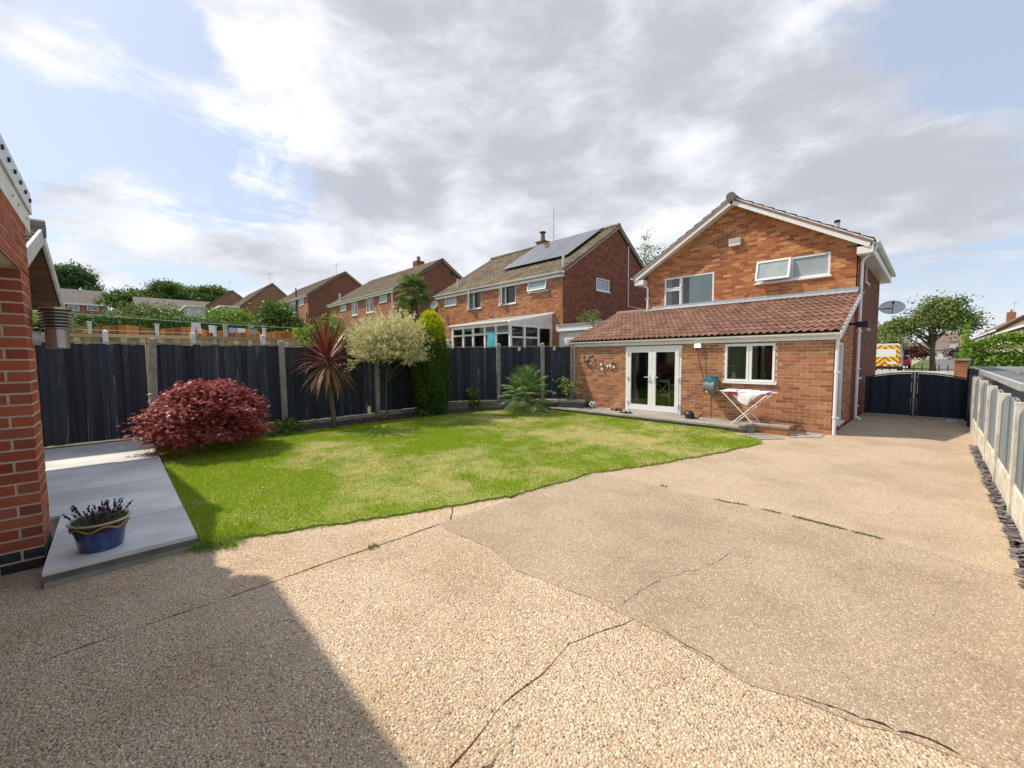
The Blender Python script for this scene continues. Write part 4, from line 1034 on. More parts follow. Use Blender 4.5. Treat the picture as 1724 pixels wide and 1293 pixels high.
RF = thing('boundary_fence', 'low blue grey panel fence with scalloped tops and cream concrete posts', 'fence', (.66, 9, 0))
PY_ = [2.2, 3.69, 5.16, 6.62, 8.14, 9.65, 11.20, 12.72]
for i, y in enumerate(PY_):
    m = MB(); m.box((.615, y - .05, -.12), (.715, y + .05, 1.175 + rnd.uniform(-.012, .012))); T = Matrix.Rotation(R(rnd.uniform(-.5, .5)), 4, 'Y'); m.build('post', MAT['concrete_cream'], RF)
for i in range(len(PY_) - 1):
    y0, y1 = PY_[i] + .052, PY_[i + 1] - .052
    m = MB(); m.box((.645, y0, -.10), (.69, y1, .34)); m.build('gravel_board', MAT['concrete_cream'], RF)
    g = random.Random(i); 
    for r_ in range(3):
        yy = y0 + .01 + (.1 if r_ % 2 else 0)
        while yy < y1 - .05:
            q = min(g.uniform(.16, .32), y1 - yy - .01); m = MB(); m.box((.632, yy, .005 + r_ * .108), (.6448, yy + q, .105 + r_ * .108)); m.build('stone_face', MAT['concrete_cream'], RF); yy += q + .014
    hit_miss(RF, (.67, y0), (.67, y1), .345, lambda u: 1.03 + .15 * math.sin(math.pi * u) ** .7, .105, .035, 'board_grey', rail=(.40, .95), front=1)
for (y0, y1) in ((12.77, 14.0), (14.02, 15.12)):
    hit_miss(RF, (.68, y0), (.68, y1), .05, lambda u: 1.13 + .06 * math.sin(math.pi * u), .105, .03, 'board_grey', rail=(.3, .95), front=1)
for y in (14.01, 15.16): MB().box((.62, y - .045, -.1), (.74, y + .045, 1.3)).build('post', MAT['board_navy'], RF)

# double gates
def gate(x0, x1, hinge_left, label):
    G = thing('driveway_gate', label, 'gate', ((x0 + x1) / 2, 15.2, 0), 'pair of arched driveway gates')
    zt = lambda x: 1.175 - .155 * ((x + .30) / 1.0) ** 2
    n = 9; p = (x1 - x0 - .10) / n
    for k in range(n):
        x = x0 + .05 + (k + .5) * p; f = k % 2
        board(G, (x, 15.2 + (-.026 if f else -.006)), p + (.018 if f else .012), .035, 0, 0, 'board_navy', .016, (zt(x - p / 2) - .02, zt(x + p / 2) - .02))
    for z in (.07, .52, .93):
        m = MB(); m.box((x0 + .04, 15.213, z), (x1 - .04, 15.25, z + .08)); m.build('rail', MAT['board_navy'], G)
    MB().box((x0, 15.17, .01), (x0 + .04, 15.23, zt(x0))).build('stile', MAT['black'], G); MB().box((x1 - .04, 15.17, .01), (x1, 15.23, zt(x1))).build('stile', MAT['black'], G)
    m = MB()
    for k in range(8):
        xa, xb = x0 + (x1 - x0) * k / 8, x0 + (x1 - x0) * (k + 1) / 8
        m.beam((xa, 15.2, zt(xa) + .005), (xb, 15.2, zt(xb) + .005), .07, .028)
    m.build('top_rail', MAT['black'], G)
    xi = x1 - .12 if hinge_left else x0 + .05
    m = MB(); m.box((xi, 15.155, .52), (xi + .08, 15.17, .66)); m.tube([(xi + .03, 15.15, .62), (xi + .03, 15.12, .62), (xi - .04, 15.12, .62)], .01, 6); m.build('latch', MAT['black'], G)
    return G
gate(-1.29, -.315, True, 'navy timber gate leaf hinged beside the house wall')
gate(-.285, .665, False, 'navy timber gate leaf hinged beside the blue grey fence')
m = MB(); m.box((-.312, 15.235, .0), (-.288, 15.25, 1.2)); o = m.build('gate_stop', MAT['galv']); tag(o, 'pale metal strip standing between the two gate leaves', 'gate strip')
m = MB(); m.box((.69, 15.28, .0), (.80, 15.40, 1.02)); o = m.build('gate_post', MAT['concrete_cream']); tag(o, 'pale post between gate and blue grey fence', 'post')
t = thing('wall_light', 'small black box light on the post past the gate', 'light', (.68, 15.3, 1.09))
MB().box((.65, 15.27, 1.07), (.73, 15.35, 1.17)).build('housing', MAT['black'], t); MB().box((.655, 15.262, 1.08), (.725, 15.269, 1.16)).build('lens', MAT['glass_dark'], t)

# ------------------------------------------------------------------ the detached house and its extension
H = thing('detached_house', 'orange brick gable house with tiled single storey extension and white windows', 'house', (-4.3, 13.5, 0))
EX = -8.05; WY = 10.68
doorA, doorB, doorZ0, doorZ1 = -6.21, -4.585, .075, 1.95
winA, winB, winZ0, winZ1 = -3.53, -2.46, 1.05, 1.95
cntb = {'n': 0}
def near_brick(P, i):
    if P.y < 10.8 and P.x > -4.45: cntb['n'] += 1; return cntb['n'] <= 296
    return False
brick_wall(H, (EX, WY, 0), (1, 0, 0), (0, -1, 0), 0, 2.10, lambda z: (0, -1.42 - EX), [(doorA - EX, doorB - EX, 0.0, doorZ1), (winA - EX, winB - EX, winZ0 - .075, winZ1)], mat='brick_ext', single=near_brick, name='extension_wall')
k = 0; x = winA
while x < winB - .05:
    m = MB(); m.box((x + .005, WY + .02, winZ0 - .072), (x + .071, WY - .008, winZ0 - .004)); m.build('brick', MAT['brick_ext'], H); x += .0762
ez = lambda z: (0 if z < 2.12 else (z - 2.12) * 2.62, 2.82)
brick_wall(H, (-1.42, WY, 0), (0, 1, 0), (1, 0, 0), 0, 3.1, ez, [(.62, 1.42, .15, 1.95)], mat='brick_ext', mortar='mortar_dark', name='extension_wall', odd0=1)
brick_wall(H, (EX, WY, 0), (0, 1, 0), (-1, 0, 0), 0, 3.1, ez, mat='brick_ext', mortar='mortar_dark', name='extension_wall')
def gable(z):
    if z <= 4.45: return (0, 5.61)
    return ((z - 4.45) * 2.76 / 1.70, 5.61 - (z - 4.45) * 2.85 / 1.70)
w1 = (-6.42, -4.83, 3.30, 4.275); w2 = (-3.66, -1.95, 3.75, 4.35)
GX0 = -7.03; MWY = 13.5
brick_wall(H, (GX0, MWY, 0), (1, 0, 0), (0, -1, 0), 2.7, 6.14, gable, [(w1[0] - GX0, w1[1] - GX0, w1[2], w1[3]), (w2[0] - GX0, w2[1] - GX0, w2[2], w2[3])], mat='brick', mortar='mortar_dark', name='gable_wall')
brick_wall(H, (-1.38, MWY, 0), (0, 1, 0), (1, 0, 0), 0, 4.3, lambda z: (0, 5.7), [(.72, 1.28, 1.05, 1.95), (1.5, 2.1, 3.675, 4.2)], mat='brick_brown', mortar='mortar_brown', name='side_wall')
m = MB(); m.box((GX0 - .0, MWY + .01, 0), (GX0 + .02, 19.2, 4.3)); m.box((GX0, 19.18, 0), (-1.385, 19.2, 4.3)); m.box((-1.42, 13.44, 0), (-1.385, 13.5, 3.2)); m.add([(GX0, 19.19, 4.3), (-1.385, 19.19, 4.3), (-4.27, 19.19, 6.05)], [(0, 1, 2)])
m.build('wall', MAT['brick_brown'], H)
# openings
U, N_ = (1, 0, 0), (0, -1, 0)
O0 = (0, WY, 0)
m = MB(); frame_rect(m, O0, U, N_, doorA, doorB, doorZ0, doorZ1, .06, .09, .012, .07); FD = m.build('french_door', MAT['white'], H)
mid = (doorA + doorB) / 2
for (a, b, hx) in ((doorA + .062, mid - .002, mid - .075), (mid + .002, doorB - .062, mid + .075)):
    m = MB(); frame_rect(m, O0, U, N_, a, b, doorZ0 + .075, doorZ1 - .062, .105, .06, .022, .16); m.build('door_leaf', MAT['white'], FD)
    sheet(O0, U, N_, a + .10, b - .10, doorZ0 + .22, doorZ1 - .155, -.008, .008).build('pane', MAT['glass_dark'], FD)
    d = -1 if hx < mid else 1
    m = MB(); m.box((hx - .015, WY - .034, .93), (hx + .015, WY - .0225, 1.15)); m.tube([(hx, WY - .03, 1.09), (hx, WY - .075, 1.09), (hx + d * .12, WY - .08, 1.09)], .011, 8); m.build('handle', MAT['white_paint'], FD)
    for z in (.32, 1.02, 1.72):
        xx = a - .012 if d < 0 else b - .035; MB().box((xx, WY - .05, z), (xx + .05, WY - .0125, z + .09)).build('hinge', MAT['white_paint'], FD)
sheet(O0, U, N_, doorA - .03, doorB + .03, doorZ0 - .03, doorZ0 - .001, .10, .16).build('threshold', MAT['white'], FD)
window(H, O0, U, N_, winA, winB, winZ0, winZ1, [(0, .5, 0, 1, 'sash dark'), (.5, 1, 0, 1, 'sash dark')], fw=.05, dep=.08, out=-.005)
W1 = window(H, (0, MWY, 0), U, N_, *w1, [(0, .36, .60, 1, 'sash'), (0, .36, 0, .60, 'sash'), (.36, 1, 0, 1, 'fix')], fw=.05, out=-.005)
m = sheet((0, MWY, 0), U, N_, -5.62, -4.90, 3.34, 4.24, -.075, .01); m.build('pane_backing', MAT['pane_backing'], W1)  # added pale sheet, its colour stands in for sky reflected in the pane
for a, b in ((-6.36, -6.2),): sheet((0, MWY, 0), U, N_, a, b, 3.33, 4.23, -.075, .02).build('curtain', MAT['curtain'], W1)
window(H, (0, MWY, 0), U, N_, *w2, [(0, .5, 0, 1, 'top_open frost'), (.5, 1, 0, 1, 'fix frost')], fw=.05, out=-.005, hinge=R(16))
US, NS = (0, 1, 0), (1, 0, 0)
window(H, (-1.42, 0, 0), US, NS, 11.30, 12.10, .15, 1.95, [(0, 1, 0, 1, 'sash frost')], name='side_door', out=-.03)
window(H, (-1.38, 0, 0), US, NS, 14.22, 14.78, 1.05, 1.95, [(0, 1, .3, 1, 'sash frost'), (0, 1, 0, .3, 'frost')], out=-.03)
window(H, (-1.38, 0, 0), US, NS, 15.0, 15.6, 3.675, 4.2, [(0, 1, 0, 1, 'sash frost')], out=-.03)
# rooms seen through the glass
m = MB(); m.box((EX + .05, 13.30, .06), (-1.5, 13.36, 2.2)); m.box((EX + .03, 10.75, .06), (EX + .06, 13.3, 2.2)); m.box((-1.52, 10.75, .06), (-1.46, 11.28, 2.2)); m.box((-1.52, 12.12, .06), (-1.46, 13.3, 2.2)); m.box((EX + .03, 10.75, 2.06), (-1.46, 13.36, 2.12)); m.build('dining_room', MAT['room'], H)
MB().box((EX + .05, 10.72, .03), (-1.46, 13.3, .085)).build('dining_floor', MAT['roomfloor'], H)
m = MB(); m.box((GX0 + .04, 16.5, 2.9), (-1.5, 16.6, 5)); m.box((GX0 + .04, 13.6, 4.45), (-1.5, 16.6, 4.5)); m.box((GX0 + .04, 13.6, 2.8), (-1.5, 16.6, 2.9)); m.build('bedroom', MAT['room'], H)
# extension roof
Sx = Vector((0, 2.90, 1.08)).normalized(); gL = Vector((0, 2.90, 1.08)).length / 11
tile_roof(H, (-8.20, 10.57, 2.135), (1, 0, 0), Sx, 23, 11, .30, gL, 'tile', True, .040, 2, singles=253, name='extension_roof', lift=.035)
m = MB(); m.box((GX0 - .05, MWY - .02, 3.26), (-1.36, MWY - .008, 3.37)); m.slab3([(GX0 - .05, 13.27, 3.225), (-1.36, 13.27, 3.225), (-1.36, 13.49, 3.30), (GX0 - .05, 13.49, 3.30)], .01); m.build('lead_flashing', MAT['lead'], H)
m = MB(); m.tube([(-8.2, 13.46, 3.24), (GX0 - .05, 13.46, 3.24)], .085, 8); m.build('ridge', MAT['tile_main'], H)
m = MB(); m.beam((-1.305, 10.52, 2.07), (-1.305, 13.42, 3.15), .022, .14); m.build('bargeboard', MAT['white'], H)
m = MB(); m.beam((-8.215, 10.52, 2.07), (-8.215, 13.42, 3.15), .022, .14); m.build('bargeboard', MAT['white'], H)
m = MB(); m.box((-8.19, 10.625, 1.985), (-1.32, 10.645, 2.12)); m.build('fascia', MAT['white'], H)
m = MB(); m.box((-8.19, 10.646, 1.985), (-1.32, 10.672, 2.0)); m.build('soffit', MAT['white'], H)
gutter(H, (-8.24, 10.585, 2.125), (-1.28, 10.585, 2.125), .052)
downpipe(H, -1.372, 10.70, .0, 2.0, .034, None, [(-1.372, 10.66, 2.05), (-1.36, 10.60, 2.09)])
# main roof
SR = Vector((-3.17, 0, 1.86)).normalized(); SLn = Vector((3.09, 0, 1.84)).normalized()
tile_roof(H, (-1.10, 13.17, 4.42), (0, 1, 0), SR, 21, 12, .30, 3.68 / 12, 'tile_main', False, lift=.03, name='roof')
tile_roof(H, (-7.40, 13.17, 4.44), (0, 1, 0), SLn, 21, 12, .30, 3.60 / 12, 'tile_main', False, lift=.03, name='roof')
MB().tube([(-4.29, 13.14, 6.285), (-4.29, 19.5, 6.285)], .125, 14).build('ridge', MAT['tile_main'], H)
MB().tube([(-4.29, 13.115, 6.29), (-4.29, 13.138, 6.29)], .128, 18).build('ridge_end', MAT['tile_grey'], H)
m = MB(); m.beam((-7.36, 13.20, 4.365), (-4.29, 13.20, 6.195), .024, .19); m.build('bargeboard', MAT['white'], H)
m = MB(); m.beam((-4.29, 13.20, 6.195), (-1.14, 13.20, 4.345), .024, .19); m.build('bargeboard', MAT['white'], H)
m = MB(); m.beam((-7.3, 13.355, 4.33), (-4.29, 13.355, 6.12), .28, .012); m.beam((-4.29, 13.355, 6.12), (-1.2, 13.355, 4.31), .28, .012); m.build('verge_soffit', MAT['white'], H)
for x0, x1 in ((-1.40, -1.10), (-7.38, -7.05)):
    m = MB(); m.box((x0, 13.215, 4.13), (x1, 13.49, 4.30)); m.box((x0, 13.5, 4.13), (x1, 19.45, 4.15)); m.build('box_end', MAT['white'], H)
m = MB(); m.box((-1.115, 13.2, 4.155), (-1.095, 19.45, 4.36)); m.build('fascia', MAT['white'], H)
gutter(H, (-1.035, 13.15, 4.38), (-1.035, 19.5, 4.38), .058)
gutter(H, (-7.45, 19.5, 4.40), (-7.45, 13.15, 4.40), .058)
downpipe(H, -1.325, 13.60, .0, 3.95, .036, (.12, -.04), [(-1.31, 13.58, 4.02), (-1.06, 13.36, 4.24), (-1.04, 13.34, 4.34)])
downpipe(H, -7.0, 13.44, 3.3, 3.98, .034, None, [(-7.02, 13.42, 4.06), (-7.3, 13.3, 4.22), (-7.44, 13.28, 4.34)])
# small fittings of the house
m = MB(); m.box((-4.40, 13.40, 4.93), (-4.08, 13.49, 5.14)); AB = m.build('alarm_box', MAT['white_paint'], H)
m = MB(); m.box((-4.385, 13.392, 5.02), (-4.095, 13.3995, 5.125)); m.build('cover', M('faded_cream_plastic', (.50, .47, .37), rough=.5), AB)
m = MB(); m.box((-3.98, 13.47, 3.44), (-3.90, 13.49, 3.50)); m.build('vent', M('terracotta_vent', (.55, .22, .08), rough=.8), H)
m = MB(); m.tube([(-2.05, 15.0, 4.85), (-2.05, 15.0, 5.42)], .062, 12); m.build('flue', MAT['galv'], H)
m = MB(); m.tube([(-2.05, 15.0, 5.42), (-2.05, 15.0, 5.49)], .072, 12); m.build('flue_cap', MAT['black'], H)
m = MB(); m.box((-1.375, 15.75, 2.35), (-1.30, 15.95, 2.43)); m.build('vent', MAT['white_paint'], H)
m = MB(); m.beam((-1.41, 12.55, 2.40), (-1.15, 12.45, 2.36), .05, .05); m.box((-1.26, 12.36, 2.30), (-1.05, 12.56, 2.43)); m.build('floodlight', MAT['black'], H)
MAT['dish'] = M('pale_grey_dish', (.72, .72, .72), rough=.5)
c = Vector((-1.03, 19.16, 3.27)); nn = Vector((.10, -.80, .60)).normalized(); aa = Vector((1, .12, 0)).normalized(); bb = nn.cross(aa)
m = MB(); vs = [c - nn * .05]; fs = []
for j in range(1, 5):
    for k in range(24):
        t = k / 24 * 2 * math.pi; r_ = j / 4; vs.append(c + aa * (.34 * r_ * math.cos(t)) + bb * (.30 * r_ * math.sin(t)) + nn * (-.05 + .05 * r_ * r_))
for k in range(24): fs.append((0, 1 + k, 1 + (k + 1) % 24))
for j in range(3):
    for k in range(24): fs.append((1 + j * 24 + k, 1 + (j + 1) * 24 + k, 1 + (j + 1) * 24 + (k + 1) % 24, 1 + j * 24 + (k + 1) % 24))
m.add(vs, fs); m.add([v - nn * .008 for v in vs], [tuple(reversed(f)) for f in fs]); DSH = m.build('satellite_dish', MAT['dish'], H, smooth=True)
m = MB(); m.beam((-1.37, 19.1, 3.22), c - nn * .06, .035, .035); m.beam(c - bb * .26 - nn * .02, c + nn * .36 - bb * .10, .02, .02); m.box(tuple(c + nn * .36 - bb * .10 - Vector((.03, .03, .05))), tuple(c + nn * .36 - bb * .10 + Vector((.03, .03, .03)))); m.build('dish_arm', MAT['black'], DSH)
em = NB('lit_lens'); em.b.inputs['Emission Color'].default_value = (1, .93, .75, 1); em.b.inputs['Emission Strength'].default_value = 3.0
MAT['lit'] = em.done((.8, .8, .75), .3)
m = MB(); m.box((-4.235, 10.60, 1.875), (-4.075, 10.67, 1.975)); LT = m.build('outdoor_light', MAT['white'], H)
m = MB(); m.box((-4.225, 10.588, 1.885), (-4.085, 10.599, 1.965)); m.build('lens', MAT['lit'], LT)
m = MB(); m.tube([(-4.18, 10.665, 1.87), (-4.13, 10.66, 1.5), (-4.02, 10.66, 1.1), (-3.98, 10.655, .95)], .006, 5); m.tube([(-4.0, 10.665, 1.95), (-3.98, 10.66, 1.4), (-3.93, 10.66, 1.0)], .005, 5); m.build('cable', M('brown_cable', (.12, .06, .04), rough=.6), H)
m = MB(); m.tube([(-4.42, 10.66, .85), (-4.42, 10.64, .62), (-4.32, 10.63, .52), (-4.18, 10.64, .55)], .008, 5); m.tube([(-3.86, 10.65, .75), (-3.86, 10.65, .18)], .010, 6); m.build('water_pipe', MAT['steel'], H)
# low brick return at the end of the terrace
LW = thing('low_garden_wall', 'low stone coped brick wall at the end of the terrace', 'wall', (-2.4, 10.0, 0))
brick_wall(LW, (-2.62, 9.92, 0), (1, 0, 0), (0, -1, 0), 0, .15, lambda z: (0, .60), mat='brick_ext', name='wall', single=lambda P, i: True)
m = MB(); m.box((-2.60, 9.931, -.05), (-2.04, 10.10, .148)); m.prism([(-2.86, 9.66), (-2.62, 9.93), (-2.62, 10.1), (-2.76, 10.0)], -.05, .148); m.build('core', MAT['flag'], LW)
for q in ([(-2.70, 9.86), (-2.36, 9.885), (-2.36, 10.12), (-2.70, 10.12)], [(-2.355, 9.885), (-2.0, 9.885), (-2.0, 10.12), (-2.355, 10.12)], [(-2.90, 9.62), (-2.74, 9.60), (-2.62, 9.855), (-2.71, 9.99)]):
    MB().prism(inset(q, .003), .1505, .195).build('coping_stone', MAT['flag'], LW)
# raised corner bed
RB = thing('raised_bed', 'raised corner bed with a dark slate retaining board and flagstone rim', 'raised bed', (-8.2, 9.9, 0))
MB().prism([(-9.5, 9.17), (-7.95, 9.78), (-7.36, 10.22), (-7.36, 10.62), (-8.05, 10.62), (-9.5, 9.4)], 0, .27).build('soil', MAT['soil'], RB)
MAT['slate_board'] = M('dark_slate_board', (.10, .115, .125), (.075, .085, .095), 5, rough=.55)
m = MB(); m.beam((-7.98, 9.755, .19), (-7.34, 10.23, .19), .03, .30); m.build('retaining_board', MAT['slate_board'], RB)
for q in ([(-9.45, 9.12), (-8.85, 9.36), (-8.95, 9.58), (-9.5, 9.36)], [(-8.84, 9.37), (-8.35, 9.56), (-8.45, 9.80), (-8.93, 9.58)], [(-8.34, 9.57), (-7.95, 9.72), (-8.06, 9.94), (-8.44, 9.80)], [(-7.94, 9.73), (-7.3, 10.2), (-7.42, 10.4), (-8.04, 9.94)]):
    MB().prism(inset(q, .006), .272 + rnd.uniform(0, .004), .345).build('rim_stone', MAT['flag'], RB)
# ------------------------------------------------------------------ plants of the garden
def blade(parent, base, az, el, L, w, droop, mat, name='leaf', seg=6, fold=.35, twist=0.0):
    """a strap leaf that leaves the stem at elevation el and bends down"""
    V = []; F = []; p = Vector(base); e = el
    for i in range(seg + 1):
        t = i / seg; ww = w * (math.sin(math.pi * min(1, .12 + t * .88)) ** .6) * (1 - t ** 4 * .6) / 2
        d = Vector((math.cos(az) * math.cos(e), math.sin(az) * math.cos(e), math.sin(e)))
        side = Vector((-math.sin(az), math.cos(az), 0)); upv = side.cross(d)
        side = side * math.cos(twist) - upv * math.sin(twist)
        V += [p - side * ww - upv * ww * fold, p + Vector((0, 0, 0)), p + side * ww - upv * ww * fold]
        p = p + d * (L / seg); e -= droop / seg * (0.5 + t)
    for i in range(seg):
        a = 3 * i; F += [(a, a + 1, a + 4, a + 3), (a + 1, a + 2, a + 5, a + 4)]
    return meshobj(name, newmesh(name, V, F, MAT[mat], True), parent)
t = thing('cordyline', 'bronze red spiky cordyline on a single stem before the navy fence', 'cordyline', (-9.9, 3.69, 0))
m = MB(); m.tube([(-9.9, 3.69, -.02), (-9.9, 3.70, .3), (-9.90, 3.66, .8), (-9.89, 3.63, 1.3), (-9.88, 3.61, 1.66)], [.075, .058, .05, .052, .07], 10); m.build('trunk', MAT['bark'], t, smooth=True)
g = random.Random(21)
for i in range(78):
    az = i * 2.39996 + g.uniform(-.2, .2); f = i / 78
    el = R(84) - f * R(86) + g.uniform(-.12, .12)
    blade(t, (-9.88 + .03 * math.cos(az), 3.61 + .03 * math.sin(az), 1.72 - .18 * f), az, el, g.uniform(.92, 1.18) - (.16 * f), g.uniform(.046, .062), .15 + .75 * f + g.uniform(0, .3), 'leaf_cordyline', 'leaf')
for i in range(40):
    az = i * 2.39996 + 1; blade(t, (-9.885 + .04 * math.cos(az), 3.615 + .04 * math.sin(az), 1.56 - .003 * i), az, R(g.uniform(-60, 2)), g.uniform(.7, 1.0), g.uniform(.045, .06), g.uniform(.5, 1.1), 'leaf_cordyline_old', 'leaf')

t = thing('japanese_maple', 'low domed japanese maple with fine wine red leaves at the path end', 'maple', (-9.35, 1.1, 0))
g2 = np.random.default_rng(31)
def maple():
    n = 17000; C = []; O = []
    th = g2.uniform(0, 2 * np.pi, 520); zz = g2.uniform(.16, 1.0, 520) ** .8
    for k in range(520):
        r_ = math.sqrt(max(0, 1 - max(0, (zz[k] - .25) / .78) ** 2)) if zz[k] > .25 else 1 - .25 * (.25 - zz[k]) / .25
        lay = 1 + .10 * math.sin(5 * th[k] + 9 * zz[k]) + .08 * math.sin(11 * th[k] + 4 * zz[k])
        rr = r_ * lay * g2.uniform(.76, 1.05)
        c = np.array([-9.18 + .85 * rr * math.cos(th[k]), 1.20 + .84 * rr * math.sin(th[k]), -.02 + 1.22 * zz[k] + .04 * math.sin(7 * th[k])])
        m_ = 33; q = c + g2.normal(size=(m_, 3)) * np.array([.085, .085, .045]); C.append(q)
        o = unit(np.tile(c - np.array([-9.18, 1.20, .1]), (m_, 1))); O.append(o)
    C = np.concatenate(C); O = np.concatenate(O); n = len(C)
    D = unit(O * np.array([1, 1, .2]) + g2.normal(size=(n, 3)) * .45 + np.array([0, 0, -.35])); Nn = unit(O * .5 + np.array([0, 0, .8]) + g2.normal(size=(n, 3)) * .3)
    S = unit(np.cross(Nn, D)); Vs = []
    L = g2.uniform(.055, .095, n)
    for a in (-.75, -.37, 0, .37, .75):
        d = D * math.cos(a) + S * math.sin(a); ll = L * (1 - .35 * abs(a))
        v, f = rhombs(C + d * ll[:, None] * .5, d, Nn, ll, ll * .17, .0); Vs.append(v.reshape(n, 4, 3))
    V = np.concatenate([x[:, None] for x in Vs], 1).reshape(-1, 3)
    np_mesh('crown', V, np.arange(len(V)).reshape(-1, 4), MAT['leaf_maple'], t)
maple()
tips = [(-9.35 + .8 * math.cos(a) * s, 1.1 + .85 * math.sin(a) * s, z) for a, s, z in ((0, .9, .7), (.7, .8, .95), (1.5, .9, .6), (2.3, .8, .9), (3.1, .9, .7), (3.9, .6, 1.1), (4.6, .9, .7), (5.4, .9, .55), (5.9, .8, .8), (.3, .5, 1.15), (2.0, .4, 1.2))]
limbs('trunk', (-9.35, 1.1, -.02), .06, .42, tips, t, seed=4)

t = thing('willow', 'cream variegated standard willow with a round head on a slim stem', 'willow', (-10.25, 5.22, 0))
def willow():
    g = np.random.default_rng(17); ns = 1500; pts = []; dirs = []
    d = unit(g.normal(size=(ns, 3)) * np.array([1, 1, .9])); d[:, 2] = np.where(d[:, 2] < -.55, -d[:, 2] * .5, d[:, 2])
    c0 = np.array([-10.2, 5.40, 1.95])
    lump = 1 + .10 * np.sin(4 * np.arctan2(d[:, 1], d[:, 0]) + 1) + .08 * np.sin(7 * d[:, 2] + 3 * d[:, 0])
    st = c0 + d * np.array([1.0, 1.12, .88]) * (g.uniform(.35, .98, (ns, 1))) * lump[:, None]
    sd_ = unit(d + np.array([0, 0, .45]) + g.normal(size=(ns, 3)) * .35)
    ln = g.uniform(.14, .34, ns); per = 20
    for j in range(per):
        tt = j / per; pts.append(st + sd_ * (ln * tt)[:, None] + g.normal(size=(ns, 3)) * .022); dirs.append(unit(sd_ * .6 + g.normal(size=(ns, 3)) * .7))
    P = np.concatenate(pts); D = np.concatenate(dirs); n = len(P); tip = np.repeat(np.arange(per) / per, ns)
    V, F = rhombs(P, D, unit(g.normal(size=(n, 3)) + np.array([0, 0, .5])), g.uniform(.05, .08, n), g.uniform(.018, .028, n), .1)
    outer = np.tile(np.linalg.norm((st - c0) / np.array([1.0, 1.12, .88]), axis=1), per)
    pale = (g.random(n) < np.clip(.58 + .5 * tip + .25 * (outer - .6), 0, .95))
    Fa, Fb = F[pale], F[~pale]
    np_mesh('crown', V, Fa, MAT['leaf_willow'], t); np_mesh('inner_crown', V, Fb, MAT['leaf_willow2'], t)
willow()
limbs('trunk', (-10.25, 5.22, -.02), .028, 1.25, [(-10.2 + .6 * math.cos(a), 5.4 + .75 * math.sin(a), z) for a, z in ((0, 1.7), (1, 2.1), (2, 1.6), (3, 2.0), (4, 1.8), (5, 2.2), (5.6, 1.6), (2.6, 2.3))], t, seed=6, wob=.012, fork=.85)

t = thing('conifer', 'narrow columnar conifer, dark green below with a golden top', 'conifer', (-10.15, 6.68, 0))
def conifer():
    g = np.random.default_rng(19); nc = 1200
    z = g.uniform(0.02, 1, nc); a = g.uniform(0, 2 * np.pi, nc)
    prof = np.interp(z, [0, .06, .2, .5, .75, .9, 1], [.34, .46, .50, .53, .49, .38, .12])
    r_ = prof * (.86 + .14 * np.sin(5 * a + 8 * z)) * g.uniform(.80, 1.04, nc)
    c = np.c_[-10.15 + r_ * np.cos(a), 6.60 + r_ * np.sin(a), .05 + 2.86 * z]
    per = 26; P = (c[:, None] + g.normal(size=(nc, per, 3)) * np.array([.045, .045, .075])).reshape(-1, 3)
    O = np.repeat(np.c_[np.cos(a), np.sin(a), np.full(nc, .0)], per, 0); n = len(P)
    D = unit(O * .55 + np.array([0, 0, 1.0]) + g.normal(size=(n, 3)) * .35); V, F = rhombs(P, D, unit(O + g.normal(size=(n, 3)) * .6), g.uniform(.06, .12, n), g.uniform(.016, .03, n), .1)
    gold = P[:, 2] > 2.28 + g.normal(size=n) * .22
    np_mesh('crown', V, F[~gold], MAT['leaf_conifer'], t); np_mesh('golden_top', V, F[gold], MAT['leaf_gold'], t)
conifer()
limbs('trunk', (-10.15, 6.68, -.02), .07, 2.3, [], t, seed=8)

def fan(parent, base, az, el, stalk, rad, mat, spread=R(250), n=22, droop=.25, name='frond', seedk=0, tipdroop=.6, wl=.032):
    """a palm frond: stalk and a fan of pleated leaflets"""
    g = random.Random(seedk); b = Vector(base); d = Vector((math.cos(az) * math.cos(el), math.sin(az) * math.cos(el), math.sin(el)))
    side = Vector((-math.sin(az), math.cos(az), 0)); e2 = el - droop
    hub = b + d * stalk + Vector((0, 0, -.06 * stalk)); m = MB()
    m.tube([b, b + d * stalk * .5, hub], [.010, .008, .006], 5, False)
    f = Vector((math.cos(az) * math.cos(e2), math.sin(az) * math.cos(e2), math.sin(e2))); nn = side.cross(f) * 1.0
    if nn.z < 0: nn = -nn
    for i in range(n):
        a = (i / (n - 1) - .5) * spread; L = rad * (1 - .28 * abs(a / (spread / 2)) ** 2) * g.uniform(.93, 1.05)
        dd = f * math.cos(a) + side * math.sin(a); ss = side * math.cos(a) - f * math.sin(a); w = wl
        p1 = hub + dd * L * .5 + nn * .02; p2 = hub + dd * L * .82 - Vector((0, 0, 1)) * L * .05 * tipdroop; p3 = hub + dd * L * .97 - Vector((0, 0, 1)) * L * .22 * tipdroop
        vs = [hub, p1 - ss * w / 2, p1 + nn * .010, p1 + ss * w / 2, p2 - ss * w * .36, p2 + nn * .007, p2 + ss * w * .36, p3]
        m.add(vs, [(0, 1, 2), (0, 2, 3), (1, 4, 5, 2), (2, 5, 6, 3), (4, 7, 5), (5, 7, 6)])
    return m.build(name, MAT[mat], parent)
t = thing('fan_palm', 'low bushy fan palm with stiff green fronds in the fence corner', 'palm', (-8.25, 8.62, 0))
g = random.Random(5)
m = MB(); m.tube([(-8.25, 8.62, 0), (-8.25, 8.62, .25), (-8.24, 8.62, .5)], [.12, .10, .07], 10); m.build('trunk', MAT['bark'], t)
